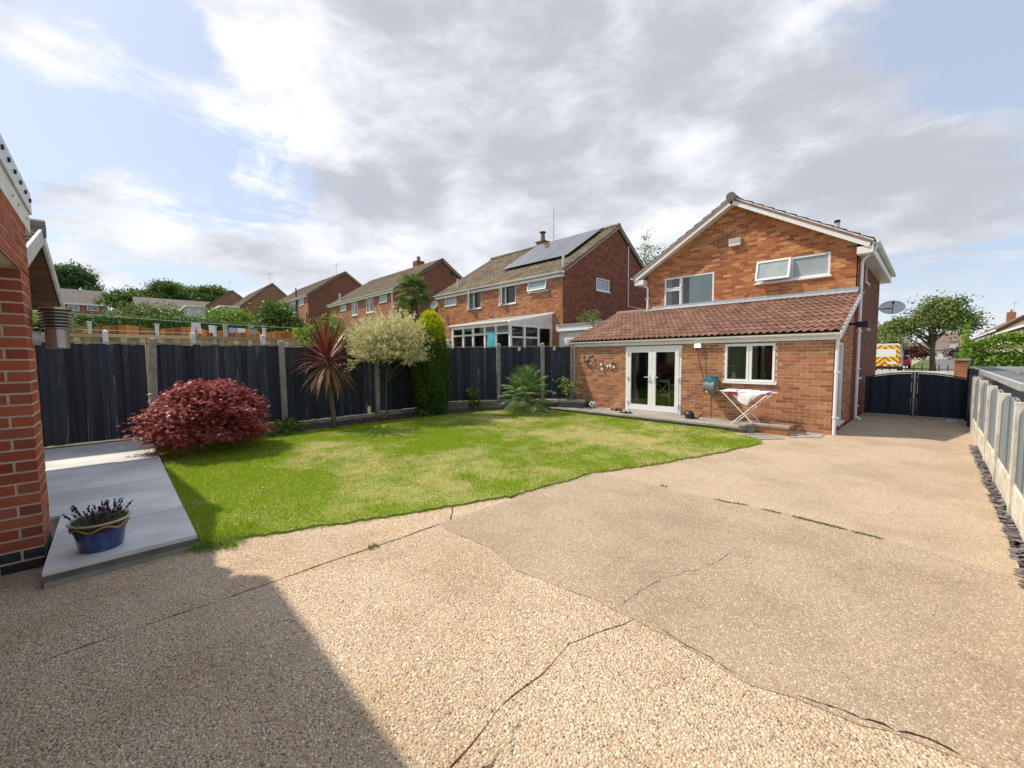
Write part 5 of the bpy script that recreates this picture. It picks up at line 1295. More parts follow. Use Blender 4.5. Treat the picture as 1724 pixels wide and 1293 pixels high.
for i in range(34):
    az = i * 2.39996; f = i / 34
    el = R(82) - f * R(96) + g.uniform(-.1, .1)
    fan(t, (-8.25, 8.62, .55 - .35 * f), az, el, (.62 - .22 * f) * g.uniform(.85, 1.1), g.uniform(.40, .50), 'leaf_palm', R(g.uniform(200, 270)), 22, .35 + .3 * f, 'frond', i, .5, .024)
t = thing('trachycarpus_palm', 'tall fan palm in the next garden rising above the willow', 'palm', (-16.0, 9.6, .4))
m = MB(); m.tube([(-16, 9.6, .3), (-16.02, 9.62, 2), (-16.0, 9.62, 4.0), (-15.98, 9.6, 4.45)], [.15, .13, .13, .10], 10); m.build('trunk', MAT['bark'], t)
for i in range(26):
    az = i * 2.39996; f = i / 26; fan(t, (-15.98, 9.6, 4.5 - .2 * f), az, R(78) - f * R(100) + g.uniform(-.1, .1), (.55 - .1 * f) * g.uniform(.85, 1.1), g.uniform(.45, .55), 'leaf_trachy', R(g.uniform(200, 270)), 22, .3 + .5 * f, 'frond', 100 + i, .9, .05)
# small plants by the fence
def small_plant(name, label, cat, c, r_, h, mat, n, L, Wd, seed, stems=5, group=None):
    t = thing(name, label, cat, c, group); p = clump_points((c[0], c[1], c[2] + h * .58), (r_, r_, h * .5), max(8, n // 12), 12, min(r_, h) * .16, .6, -.8, .2, seed)
    leafy('leaves', [p], MAT[mat], t, L, Wd, seed, .6)
    m = MB(); g = random.Random(seed)
    for i in range(stems):
        a = g.uniform(0, 6.28); m.tube([c, (c[0] + .3 * r_ * math.cos(a), c[1] + .3 * r_ * math.sin(a), c[2] + h * .4), (c[0] + .7 * r_ * math.cos(a), c[1] + .7 * r_ * math.sin(a), c[2] + h * g.uniform(.6, .95))], [.008, .006, .003], 5, False)
    m.build('stems', MAT['bark'], t); return t
small_plant('climbing_plant', 'small lime green leafy plant against the mock stone gravel board', 'plant', (-10.1, 8.1, .03), .20, .72, 'leaf_lime', 170, .10, .08, 41)
small_plant('rose_bush', 'sparse yellow green rose bush in the raised corner bed', 'bush', (-7.75, 9.95, .27), .36, .78, 'leaf_olive', 330, .075, .055, 42, 8)
small_plant('ground_cover', 'low spreading green plant between the maple and cordyline', 'plant', (-10.15, 2.72, .0), .52, .26, 'leaf_green', 900, .07, .05, 43)
small_plant('weed', 'tiny grey green weed at the willow foot', 'plant', (-10.1, 5.0, .02), .14, .16, 'leaf_olive', 90, .05, .03, 44)
small_plant('weed', 'tiny grey green weed beside the conifer foot', 'plant', (-9.85, 6.15, .02), .12, .20, 'leaf_olive', 90, .05, .03, 45)

# lavender in the glazed pot
PX_, PY0, KP = -4.80, -.145, .77
t = thing('plant_pot', 'dark blue glazed pot with a cream rim and a wavy tan line', 'pot', (PX_, PY0, .12))
glz = NB('blue_glaze'); col = glz.mix(glz.rng(glz.noise(9, 6, .7, (1, 1, .4)), .40, .72), (.010, .022, .12), (.04, .11, .32)); MAT['glaze'] = glz.done(col, .16, .6, 0, .5)
MAT['glaze_dark'] = M('dark_brown_glaze', (.018, .013, .016), (.04, .025, .02), 9, rough=.2, spec=.6)
ax = (1.0, 1.0)
m = MB(); m.lathe((PX_, PY0, .12), [(r_ * KP, z_ * KP) for r_, z_ in [(.001, .0), (.168, .0), (.176, .01), (.208, .215), (.001, .215)]], 40); m.build('body', MAT['glaze'], t, smooth=False)
m = MB(); m.lathe((PX_, PY0, .12), [(r_ * KP, z_ * KP) for r_, z_ in [(.205, .212), (.221, .222), (.232, .300), (.222, .302), (.205, .23)]], 40); m.build('collar', MAT['glaze_dark'], t)
m = MB(); m.lathe((PX_, PY0, .12), [(r_ * KP, z_ * KP) for r_, z_ in [(.222, .298), (.246, .300), (.251, .310), (.246, .320), (.222, .316), (.214, .28)]], 40); m.build('rim', M('cream_glaze', (.60, .52, .38), (.5, .42, .3), 9, rough=.35), t)
m = MB(); m.tube([(PX_ + KP * rr * math.cos(a), PY0 + KP * rr * math.sin(a), .12 + KP * (z - .12)) for a in np.linspace(0, 2 * math.pi, 73) for z in [.12 + .258 + .021 * math.sin(6 * a + .6)] for rr in [.224 + (z - .345) * .12]], .0085, 6, False); m.build('wavy_band', M('tan_glaze', (.42, .26, .09), (.35, .2, .07), 12, rough=.35), t)
MB().lathe((PX_, PY0, .12), [(r_ * KP, z_ * KP) for r_, z_ in [(.215, .275), (.12, .285), (.001, .29)]], 24).build('soil', MAT['soil'], t)
t = thing('lavender', 'lavender with dark purple flower heads growing in the blue pot', 'lavender', (PX_, PY0, .40))
def lavender():
    g = np.random.default_rng(3); n = 900; a = g.uniform(0, 6.28, n); r_ = .145 * np.sqrt(g.random(n)); b = np.c_[PX_ + r_ * np.cos(a), PY0 + r_ * np.sin(a), np.full(n, .335)]
    D = unit(np.c_[np.cos(a) * r_ * 5, np.sin(a) * r_ * 5, np.ones(n)] + g.normal(size=(n, 3)) * .35); L = g.uniform(.04, .085, n)
    V, F = rhombs(b + D * L[:, None] * .5, D, unit(g.normal(size=(n, 3))), L, .007); np_mesh('leaves', V, F, MAT['lavender_leaf'], t)
    ms = MB()
    for i in range(58):
        a_ = g.uniform(0, 6.28); r0 = .145 * math.sqrt(g.random()); p = Vector((PX_ + r0 * math.cos(a_), PY0 + r0 * math.sin(a_), .345)); d = Vector((math.cos(a_) * r0 * 5.5 + g.normal() * .3, math.sin(a_) * r0 * 5.5 + g.normal() * .3, 1)).normalized(); L = g.uniform(.06, .125)
        q = p + d * L; ms.tube([p, q], .0018, 4, False); h = MB()
        for k in range(3):
            c = q + d * (.0075 * k); h.ball(c, .0085 * (1.05 - .1 * k), 6, 4)
        for k in range(3): h.beam(q + d * .024, q + d * .036 + Vector((g.normal() * .008, g.normal() * .008, 0)), .007, .002)
        h.build('flower_head', MAT['lavender_flower'], t)
    ms.build('stalks', MAT['lavender_leaf'], t)
lavender()
# ------------------------------------------------------------------ things on and by the terrace
t = thing('hose_reel', 'grey wall hose reel with turquoise hose and yellow knobs', 'hose reel', (-3.75, 10.5, .93))
m = MB(); cx, cz = -3.76, .93
MAT['grey_plastic'] = M('grey_plastic', (.20, .215, .215), (.16, .17, .17), 5, rough=.5); MAT['yellow'] = M('yellow_plastic', (.72, .40, .02), rough=.4); MAT['teal_hose'] = M('turquoise_hose', (.045, .24, .30), (.03, .18, .24), 9, rough=.5)
m.lathe((0, 0, 0), [(.001, -.014), (.165, -.014), (.175, 0), (.165, .014), (.001, .014)], 28)
for x in (-3.875, -3.645):
    q = MB(Matrix.Translation((x, 10.47, cz)) @ Matrix.Rotation(R(90), 4, 'Y')); q.add(m.V, m.F); q.build('side_disc', MAT['grey_plastic'], t)
q = MB(); n = 14
pts = [(math.cos(a), math.sin(a)) for a in np.linspace(R(-75), R(105), n)]
V = []; F = []
for (c_, s_) in pts:
    for rr in (.185, .172):
        for x in (-3.88, -3.64): V.append((x, 10.47 - rr * c_, cz + rr * s_ - .02))
for i in range(n - 1):
    a = 4 * i; b = a + 4; F += [(a, a + 1, b + 1, b), (a + 2, b + 2, b + 3, a + 3), (a, b, b + 2, a + 2), (a + 1, a + 3, b + 3, b + 1)]
q.add(V, F); q.build('housing', MAT['grey_plastic'], t)
q = MB(); q.box((-3.83, 10.36, 1.045), (-3.70, 10.376, 1.075)); q.build('grip', MAT['black'], t)
for k in range(9):
    a0 = rnd.uniform(0, 6); xx = -3.86 + .026 * k; rr = .135 + rnd.uniform(0, .035)
    MB().tube([(xx + .01 * math.sin(3 * a + a0), 10.49 + rr * math.cos(a), cz + .06 + rr * math.sin(a) * 1.05 + .02) for a in np.linspace(0, 2 * math.pi, 21)], .0125, 6, False).build('hose_coil', MAT['teal_hose'], t)
MB().tube([(-3.74, 10.40, 1.13), (-3.70, 10.36, 1.17), (-3.64, 10.40, 1.165), (-3.60, 10.45, 1.10), (-3.63, 10.42, 1.05)], .0125, 6).build('loose_hose', MAT['teal_hose'], t)
m = MB(); m.tube([(-3.635, 10.44, .83), (-3.59, 10.42, .83)], .03, 10); m.tube([(-3.60, 10.42, .83), (-3.58, 10.36, .88), (-3.575, 10.35, .92)], .014, 6); m.build('crank', MAT['yellow'], t)
m = MB(); m.tube([(-3.79, 10.30, .80), (-3.79, 10.27, .77)], .035, 10); m.build('knob', MAT['yellow'], t)
m = MB(); m.box((-3.86, 10.56, .72), (-3.66, 10.668, 1.10)); m.build('wall_bracket', MAT['grey_plastic'], t)
m = MB(); m.tube([(-3.66, 10.42, .95), (-3.55, 10.40, .72), (-3.40, 10.40, .52), (-3.22, 10.42, .42), (-3.05, 10.45, .45)], .0075, 5); m.build('hanging_hose', M('tan_hose', (.22, .14, .08), rough=.6), t)

AIR = thing('clothes_airer', 'white folding clothes airer with crossed legs on the terrace', 'clothes airer', (-2.88, 10.2, .13))
def tub(parent, pts, r_, name, mat='white', n=6): return MB().tube(pts, r_, n).build(name, MAT[mat], parent)
for y in (9.95, 10.42):
    tub(AIR, [(-3.34, y, .865), (-2.64, y, .135)], .0115, 'leg'); tub(AIR, [(-2.40, y, .845), (-3.12, y, .135)], .0115, 'leg')
for (x, z) in ((-2.66, .16), (-3.10, .155)): tub(AIR, [(x, 9.95, z), (x, 10.42, z)], .0105, 'cross_bar')
for y in (9.95, 10.42): tub(AIR, [(-3.38, y, .872), (-2.34, y, .85)], .011, 'top_rail')
for x in np.linspace(-3.38, -2.34, 11): z = .872 - .022 * (x + 3.38) / 1.04; tub(AIR, [(float(x), 9.95, z), (float(x), 10.42, z)], .004, 'rod')
def drape(name, label, cat, pts, mat, amp=.012, th=.004, group=None):
    """a sheet of cloth through rows of points"""
    rows = len(pts); cols = len(pts[0]); V = []; F = []
    fine = 3
    P = [[Vector(p) for p in r_] for r_ in pts]
    def at(u, v):
        i = min(int(u), rows - 2); j = min(int(v), cols - 2); a, b = u - i, v - j
        return (P[i][j] * (1 - b) + P[i][j + 1] * b) * (1 - a) + (P[i + 1][j] * (1 - b) + P[i + 1][j + 1] * b) * a
    nu, nv = (rows - 1) * fine + 1, (cols - 1) * fine + 1
    for i in range(nu):
        for j in range(nv):
            p = at(i / fine, j / fine); w = amp * math.sin(j * 1.9 + i * .7) * math.sin(j * .83 + 1); V.append(p + Vector((w * .3, w, w * .5)))
    for i in range(nu - 1):
        for j in range(nv - 1): a = i * nv + j; F.append((a, a + 1, a + nv + 1, a + nv))
    b = len(V); V += [v + Vector((0, th, th * .3)) for v in V[:b]]; F += [tuple(b + q for q in reversed(f)) for f in F]
    o = meshobj(name, newmesh(name, V, F, MAT[mat], True)); tag(o, label, cat, group); return o
drape('shirt', 'white shirt draped over the right half of the airer', 'shirt', [[(-2.98, 10.35, .89), (-2.72, 10.35, .885), (-2.45, 10.35, .875)], [(-3.0, 10.15, .895), (-2.72, 10.15, .89), (-2.43, 10.15, .88)], [(-3.0, 9.96, .885), (-2.72, 9.95, .885), (-2.45, 9.95, .87)], [(-3.02, 9.925, .80), (-2.75, 9.92, .79), (-2.56, 9.925, .82)], [(-2.98, 9.915, .66), (-2.80, 9.91, .58), (-2.70, 9.92, .70)]], 'cloth_white', .014)
drape('towel', 'white towel with lilac edge laid flat on the airer left half', 'towel', [[(-3.30, 10.40, .89), (-3.05, 10.40, .885)], [(-3.32, 10.18, .892), (-3.06, 10.18, .89)], [(-3.31, 9.97, .888), (-3.05, 9.96, .885)], [(-3.28, 9.935, .85), (-3.08, 9.93, .845)]], 'cloth_lilac', .008)
m = MB()
for x, c in ((-3.22, 'yellow'), (-3.12, 'cloth_lilac')): pass
o = MB().box((-3.19, 9.915, .80), (-3.0, 9.925, .862)).build('sock', M('dark_red_cloth', (.30, .03, .06), rough=.95)); tag(o, 'dark red sock hanging on the near airer rail', 'sock')
o = MB().box((-2.44, 9.92, .83), (-2.36, 10.1, .875)).build('flannel', M('purple_cloth', (.25, .08, .35), rough=.95)); tag(o, 'small purple flannel on the airer right end', 'flannel')

t = thing('watering_can', 'dark green plastic watering can standing on the terrace edge', 'watering can', (-4.16, 10.22, .12))
MAT['can'] = M('dark_green_plastic', (.018, .028, .027), (.03, .042, .04), 7, rough=.35)
m = MB(); m.lathe((-4.16, 10.22, .12), [(.001, 0), (.105, 0), (.112, .015), (.105, .13), (.085, .155), (.055, .165), (.05, .185), (.001, .185)], 20); m.build('body', MAT['can'], t, smooth=False)
m = MB(); m.tube([(-4.07, 10.21, .155), (-3.95, 10.19, .16), (-3.84, 10.17, .25), (-3.80, 10.165, .285)], [.022, .016, .013, .013], 8); m.build('spout', MAT['can'], t)
m = MB(); m.tube([(-4.25, 10.23, .17), (-4.31, 10.235, .21), (-4.30, 10.235, .28), (-4.22, 10.23, .305), (-4.13, 10.22, .30)], .010, 6); m.build('handle', MAT['can'], t)
t = thing('football', 'white football with black panels beside the dark retaining board', 'ball', (-7.18, 10.42, .225))
m = MB(); m.ball((0, 0, 0), .108, 20, 12); V = [v + Vector((-7.18, 10.42, .227)) for v in m.V]; MB2 = MB(); MB2.V = V; MB2.F = m.F; MB2.build('skin', MAT['white'], t, smooth=True)
for d in ((.2, -1, .25), (-.75, -.55, .35), (.8, -.5, -.2), (-.25, -.75, -.6), (.25, -.3, .92), (-.6, .2, .75)):
    d = Vector(d).normalized(); a = d.orthogonal().normalized(); b = d.cross(a); c = Vector((-7.18, 10.42, .227)); ring = [c + (d * .103 + (a * math.cos(k * 1.2566) + b * math.sin(k * 1.2566)) * .036).normalized() * .1095 for k in range(5)]
    MB().add([c + d * .1125] + ring, [(0, k + 1, (k + 1) % 5 + 1) for k in range(5)]).build('panel', MAT['black'], t)
for k, (x, y, lab) in enumerate(((-6.30, 10.36, 'pair of dark sandals on the terrace left of the white doors'), (-5.78, 9.98, 'pair of dark sandals on the terrace edge before the white doors'))):
    t = thing('shoes', lab, 'shoes', (x, y, .12), 'sandals left on the terrace')
    for s in (-1, 1):
        xx = x + s * .06; q = MB(Matrix.Translation((xx, y, .12)) @ Matrix.Rotation(.5 * s + .7, 4, 'Z'))
        q.prism([(-.13, -.032), (.08, -.042), (.13, -.02), (.13, .02), (.08, .042), (-.13, .032)], .0, .022); q.build('sole', MAT['black'], t)
        q = MB(Matrix.Translation((xx, y, .12)) @ Matrix.Rotation(.5 * s + .7, 4, 'Z')); q.tube([(.05, -.044, .015), (.05, -.03, .055), (.05, .03, .055), (.05, .044, .015)], .012, 6); q.tube([(-.08, -.036, .015), (-.09, -.03, .05), (-.09, .03, .05), (-.08, .036, .015)], .010, 6); q.build('strap', MAT['rubber'], t)
# metal flower ornaments on the brick wall
def ornament(label, c, spots, rr, mats):
    t = thing('wall_ornament', label, 'ornament', c, 'metal flower ornaments on the wall')
    m = MB()
    for (dx, dz) in spots: m.tube([(c[0], 10.655, c[2]), (c[0] + dx * .5, 10.64, c[2] + dz * .7), (c[0] + dx, 10.64, c[2] + dz)], .004, 4, False)
    m.build('stems', MAT['black'], t)
    for k, (dx, dz) in enumerate(spots):
        q = MB(); x, z = c[0] + dx, c[2] + dz
        for j in range(5):
            a = j * 1.2566 + k; q.lathe((x + rr * .62 * math.cos(a), 10.632, z + rr * .62 * math.sin(a)), [(.001, 0)], 3) if False else None
            px, pz = x + rr * .6 * math.cos(a), z + rr * .6 * math.sin(a)
            q.add([(px + rr * .5 * math.cos(b), 10.630 - .006 * (b % 2), pz + rr * .5 * math.sin(b)) for b in np.linspace(0, 5.2, 6)], [(0, 1, 2, 3, 4, 5)])
        q.build('flower', MAT[mats[k % len(mats)]], t)
MAT['enamel_grey'] = M('grey_enamel', (.34, .33, .30), rough=.5); MAT['rust'] = M('rusty_metal', (.10, .06, .045), rough=.7)
ornament('dark rusty metal flower spray on the brick wall by the fence', (-7.48, 10.66, 1.55), [(-.16, .10), (-.06, .04), (.05, .10), (.14, .13), (.15, .0), (-.12, -.03), (-.02, -.12), (.07, -.10), (.02, -.2)], .048, ['rust', 'enamel_grey', 'rust'])
ornament('white and dark metal flower spray beside the white doors', (-6.80, 10.66, 1.38), [(-.22, .05), (-.14, .0), (-.2, -.09), (-.08, .06), (.10, .02), (.18, .08), (.22, -.02), (.12, -.05), (0, 0), (.26, .05)], .042, ['cloth_white', 'rust', 'cloth_white', 'enamel_grey'])
# inside the dining room
MAT['cream_wood'] = M('cream_painted_wood', (.56, .55, .44), (.5, .49, .39), 5, rough=.5)
def stick(parent, a, b, w, name, mat='cream_wood'): return MB().beam(a, b, w, w).build(name, MAT[mat], parent)
t = thing('dining_chair', 'cream cross back dining chair inside the white doors', 'chair', (-5.30, 11.05, .085))
cx, cy = -5.22, 10.98
for s in (-1, 1):
    stick(t, (cx + s * .20, cy, .085), (cx + s * .20, cy - .05, 1.02), .04, 'leg'); stick(t, (cx + s * .19, cy + .40, .085), (cx + s * .19, cy + .40, .53), .04, 'leg')
    stick(t, (cx - s * .18, cy - .02, .60), (cx + s * .18, cy - .045, .93), .025, 'cross_slat'); stick(t, (cx + s * .195, cy + .02, .28), (cx + s * .195, cy + .38, .28), .025, 'stretcher')
for z in (.985, .60): MB().beam((cx - .2, cy - .045, z), (cx + .2, cy - .045, z), .025, .07).build('back_rail', MAT['cream_wood'], t)
MB().box((cx - .22, cy + .0, .53), (cx + .22, cy + .43, .565)).build('seat', MAT['cream_wood'], t)
t = thing('dining_table', 'cream dining table behind the cross back chair', 'table', (-4.85, 12.1, .085))
MB().box((-5.4, 11.72, .79), (-4.2, 12.5, .83)).build('tabletop', MAT['cream_wood'], t)
for x in (-5.34, -4.28):
    for y in (11.78, 12.44): MB().box((x, y, .085), (x + .06, y + .06, .79)).build('leg', MAT['cream_wood'], t)
t = thing('curtain', 'grey curtain gathered at the left side of the doors', 'curtain', (-6.05, 10.85, 1))
V = []; F = []
for z in np.linspace(.12, 1.96, 9):
    w = .22 - .10 * math.exp(-((z - 1.0) / .25) ** 2)
    for k in range(15): u = k / 14; V.append((-6.12 + w * u, 10.86 + .025 * math.sin(u * 22), z))
for i in range(8):
    for k in range(14): a = i * 15 + k; F.append((a, a + 1, a + 16, a + 15))
b = len(V); V += [(x, y + .006, z) for x, y, z in V]; F += [tuple(b + q for q in reversed(f)) for f in F]
meshobj('drape', newmesh('drape', V, F, MAT['curtain'], True), t)
t = thing('vase', 'cream vase on the kitchen window sill', 'vase', (-3.36, 10.80, 1.05))
MB().lathe((-3.36, 10.82, 1.06), [(.001, 0), (.05, 0), (.062, .07), (.05, .14), (.036, .19), (.045, .22), (.04, .22)], 16).build('body', M('cream_pottery', (.66, .62, .50), rough=.4), t)
t2 = thing('flowers', 'bunch of golden green flowers standing in the cream vase', 'flowers', (-3.36, 10.82, 1.28))
p = clump_points((-3.36, 10.83, 1.42), (.11, .07, .13), 26, 12, .025, .6, -.7, .1, 3); leafy('leaves', [p], MAT['leaf_olive'], t2, .05, .035, 3)
MB().tube([(-3.36, 10.82, 1.24), (-3.36, 10.82, 1.42)], .008, 5).build('stems', MAT['leaf_olive'], t2)
t = thing('kitchen_tap', 'chrome tap behind the kitchen window', 'tap', (-2.75, 10.95, 1.0))
MB().tube([(-2.75, 11.0, 1.0), (-2.75, 11.0, 1.24), (-2.73, 10.97, 1.28), (-2.70, 10.93, 1.26), (-2.70, 10.92, 1.22)], .011, 8).build('spout', MAT['steel'], t)
o = MB().box((.30, 14.55, .005), (.50, 14.68, .055)).build('bag', M('pale_blue_plastic', (.30, .52, .68), (.7, .72, .74), 20, rough=.4)); tag(o, 'crumpled pale blue plastic bag lying before the right gate', 'bag')
# ------------------------------------------------------------------ neighbouring houses
def brick_tex(name, c1, c2, mort):
    s = NB(name); sp = s.n('ShaderNodeSeparateXYZ'); s.nt.links.new(s.P(), sp.inputs[0]); cb = s.n('ShaderNodeCombineXYZ')
    s.put(cb.inputs[0], s.math('ADD', sp.outputs[0], sp.outputs[1])); s.put(cb.inputs[1], sp.outputs[2])
    b = s.n('ShaderNodeTexBrick'); s.nt.links.new(cb.outputs[0], b.inputs['Vector'])
    for k, v in (('Color1', c1), ('Color2', c2), ('Mortar', mort)): b.inputs[k].default_value = (*v, 1)
    b.inputs['Scale'].default_value = 1; b.inputs['Brick Width'].default_value = .225; b.inputs['Row Height'].default_value = .075; b.inputs['Mortar Size'].default_value = .008; b.inputs['Bias'].default_value = -.1
    col = s.mix(s.rng(s.noise(.8, 5), .4, .7, 0, .35), b.outputs['Color'], tuple(q * .7 for q in c2)); return s.done(col, .9, .2)
MAT['brick_o2'] = brick_tex('orange_brickwork', (.42, .17, .085), (.31, .115, .055), (.36, .26, .18))
MAT['brick_b2'] = brick_tex('brown_brickwork', (.27, .105, .065), (.19, .075, .05), (.24, .14, .10))
MAT['brick_t2'] = brick_tex('tan_brickwork', (.33, .185, .10), (.26, .14, .075), (.32, .22, .14))
MAT['cladding'] = M('pale_cladding', (.62, .64, .66), (.52, .54, .56), 2, rough=.6)
def aerial(parent, x, y, z0, z1, yaw=0.3, name='aerial'):
    m = MB(); m.tube([(x, y, z0), (x, y, z1)], .022, 6); c, s = math.cos(yaw), math.sin(yaw)
    m.tube([(x - .5 * c, y - .5 * s, z1 - .04), (x + .6 * c, y + .6 * s, z1 - .04)], .018, 5)
    for k in range(6): q = -.5 + .2 * k; w = .16 + .03 * k; m.tube([(x + q * c, y + q * s, z1 - .04 - w), (x + q * c, y + q * s, z1 - .04 + w)], .010, 4)
    return m.build(name, MAT['steel'], parent)
# the semi-detached pair with solar panels
S1 = thing('semi_detached_house', 'semi detached brick house with solar panels on its olive roof', 'house', (-15.9, 18, .3), 'brick semi detached houses in the row')
X1, X0, Yr, Ze, Zr, Yt = -11.2, -20.6, 14.0, 5.34, 8.12, 18.35
ho = lambda a, b, z0, z1: (a - X0, b - X0, z0, z1)
brick_wall(S1, (X0, Yr, 0), (1, 0, 0), (0, -1, 0), .3, 5.25, lambda z: (0, X1 - X0), [ho(-13.2, -12.05, 4.65, 5.25), ho(-15.22, -14.08, 4.275, 5.25), ho(-17.81, -16.65, 4.275, 5.25), ho(-19.9, -18.8, 4.65, 5.25)], mat='brick_ext', mortar='mortar_dark', name='rear_wall', proud=.006)
def g1(z):
    if z <= 5.25: return (0, 8.5)
    t_ = (z - 5.25) / (8.0 - 5.25) * 4.2; return (t_, 8.5 - t_ * 1.02)
brick_wall(S1, (X1, Yr, 0), (0, 1, 0), (1, 0, 0), .3, 8.0, g1, [(2.5, 3.66, 4.8, 5.4)], mat='brick_brown', mortar='mortar_brown', name='gable_wall', proud=.006)
m = MB(); m.box((X0, Yr + .02, .3), (X0 + .02, 22.4, 5.2)); m.box((X0, 22.38, .3), (X1 - .02, 22.4, 5.2)); m.add([(X0, Yr, 5.2), (X0, 22.4, 5.2), (X0, 18.2, 8.0)], [(0, 1, 2)]); m.build('wall', MAT['brick_b2'], S1)
SS = Vector((0, Yt - 13.78, Zr - 5.27)).normalized(); LL = Vector((0, Yt - 13.78, Zr - 5.27)).length
tile_roof(S1, (X0 - .1, 13.78, 5.27), (1, 0, 0), SS, 32, 17, .30, LL / 17, 'tile_olive', True, .022, 1, singles=296, lift=.02, seg=6)
m = MB(); m.slab3([(X1 + .12, Yt, Zr + .02), (X1 + .12, 22.75, 5.3), (X0 - .1, 22.75, 5.3), (X0 - .1, Yt, Zr + .02)][::-1], .06); m.build('roof', MAT['tile_olive'], S1)
MB().tube([(X0 - .1, Yt, Zr + .04), (X1 + .12, Yt, Zr + .04)], .11, 8).build('ridge', MAT['tile_olive'], S1)
m = MB(); m.beam((X1 + .07, 13.8, 5.20), (X1 + .07, Yt, Zr - .06), .10, .08); m.beam((X1 + .07, Yt, Zr - .06), (X1 + .07, 22.7, 5.25), .10, .08); m.build('verge', MAT['flag'], S1)
m = MB(); m.box((X0 - .1, 13.86, 5.10), (X1 + .14, 13.89, 5.30)); m.box((X0 - .1, 13.89, 5.10), (X1 + .14, 14.0, 5.115)); m.build('fascia', MAT['white'], S1)
gutter(S1, (X0 - .15, 13.80, 5.30), (X1 + .18, 13.80, 5.30), .06)
Ow = (0, Yr, 0)
window(S1, Ow, U, N_, -13.2, -12.05, 4.65, 5.25, [(0, 1, 0, 1, 'top_open frost')], fw=.05, hinge=R(14))
window(S1, Ow, U, N_, -15.22, -14.08, 4.275, 5.25, [(0, .36, 0, 1, 'open dark'), (.36, 1, 0, 1, 'fix dark')], fw=.05)
window(S1, Ow, U, N_, -17.81, -16.65, 4.275, 5.25, [(0, .45, 0, 1, 'open dark'), (.45, 1, 0, 1, 'fix')], fw=.05, back='curtain')
window(S1, Ow, U, N_, -19.9, -18.8, 4.65, 5.25, [(0, 1, 0, 1, 'sash frost')], fw=.05)
window(S1, (X1, 0, 0), (0, 1, 0), (1, 0, 0), 16.5, 17.66, 4.8, 5.4, [(0, 1, 0, 1, 'sash frost')], fw=.06)
m = MB(); m.box((-15.3, 14.1, 4.2), (-14.0, 14.5, 5.3)); m.build('dark_room', MAT['room'], S1)
for k in range(3):
    u0 = 14.97 + .0; nn = U; A = Vector((0, 14.95, 5.27 + (14.95 - 13.78) * (Zr - 5.27) / (Yt - 13.78))); xs_ = [(-16.35 + k * 1.48, -16.35 + (k + 1) * 1.48 - .03)]
    for (xa, xb) in xs_:
        nrm_ = Vector((0, -SS.z, SS.y)); b0 = Vector((xa, 15.35, 0)); sh = .0
        zz = lambda y: 5.27 + (y - 13.78) * (Zr - 5.27) / (Yt - 13.78)
        p = [Vector((xa, 15.3, zz(15.3))), Vector((xb, 15.3, zz(15.3))), Vector((xb, 18.22, zz(18.22))), Vector((xa, 18.22, zz(18.22)))]
        p = [q + nrm_ * .17 for q in p]; q = MB(); q.slab3(p, .035); sp_ = q.build('solar_panel', MAT['solar'], S1)
        q = MB()
        for a, b in ((0, 1), (1, 2), (2, 3), (3, 0)): q.beam(p[a] - nrm_ * .02, p[b] - nrm_ * .02, .02, .03, nrm_)
        q.build('panel_frame', MAT['black'], sp_)
m = MB()
for x in (-15.8, -13.9, -12.2):
    for y in (15.6, 17.2): m.tube([(x, y, 5.27 + (y - 13.78) * .624), (x, y, 5.27 + (y - 13.78) * .624 + .2)], .03, 6)
m.build('panel_brackets', MAT['steel'], S1)
m = MB(); m.tube([(-11.45, 14.35, 5.5), (-11.45, 14.35, 6.15)], .06, 10); m.build('flue', MAT['galv'], S1)
m = MB(); m.tube([(-19.3, 14.5, 5.6), (-19.3, 14.5, 6.2)], .06, 10); m.build('flue', MAT['galv'], S1)
CH = MB().box((-16.9, 18.6, 7.6), (-16.3, 19.1, 8.55)).build('chimney', MAT['brick_o2'], S1)
m = MB(); m.tube([(-16.6, 18.85, 8.5), (-16.6, 18.85, 9.05)], [.15, .12], 12); m.build('chimney_pot', MAT['tile'], CH)
m = MB(); m.tube([(-16.6, 18.85, 9.08), (-16.6, 18.85, 9.14)], .19, 12); m.box((-16.95, 18.55, 8.5), (-16.25, 19.15, 8.56)); m.build('cowl', MAT['rust'], CH)
m = MB(); m.tube([(-15.8, 18.9, 7.8), (-15.8, 18.9, 10.25), (-15.75, 18.9, 10.3), (-14.9, 18.95, 9.95)], .022, 6); m.build('aerial', MAT['steel'], S1)
m = MB(); m.tube([(X1 + .05, 19.3, 7.3), (X1 + .05, 19.33, 4.25), (X1 + .05, 21.6, 4.2)], .03, 6); m.build('waste_pipe', MAT['white_paint'], S1)
# conservatory
po_ = NB('polycarbonate_sheet'); MAT['poly'] = po_.done((.8, .8, .8), .4); tr_ = po_.n('ShaderNodeBsdfTranslucent'); tr_.inputs[0].default_value = (.95, .96, .96, 1); mx_ = po_.n('ShaderNodeMixShader'); mx_.inputs[0].default_value = .82; po_.nt.links.new(po_.b.outputs[0], mx_.inputs[1]); po_.nt.links.new(tr_.outputs[0], mx_.inputs[2]); po_.nt.links.new(mx_.outputs[0], [n for n in po_.nt.nodes if n.type == 'OUTPUT_MATERIAL'][0].inputs[0])
CX0, CX1, CY = -15.6, -11.78, 11.4
m = MB(); cv = S1
gl = MB()
def post(m, x, y, z0, z1, w=.09): m.box((x - w / 2, y - w / 2, z0), (x + w / 2, y + w / 2, z1))
for x in (CX0, -14.8, -14.1, -13.3, -12.6, CX1): post(m, x, CY, .5, 3.0, .10)
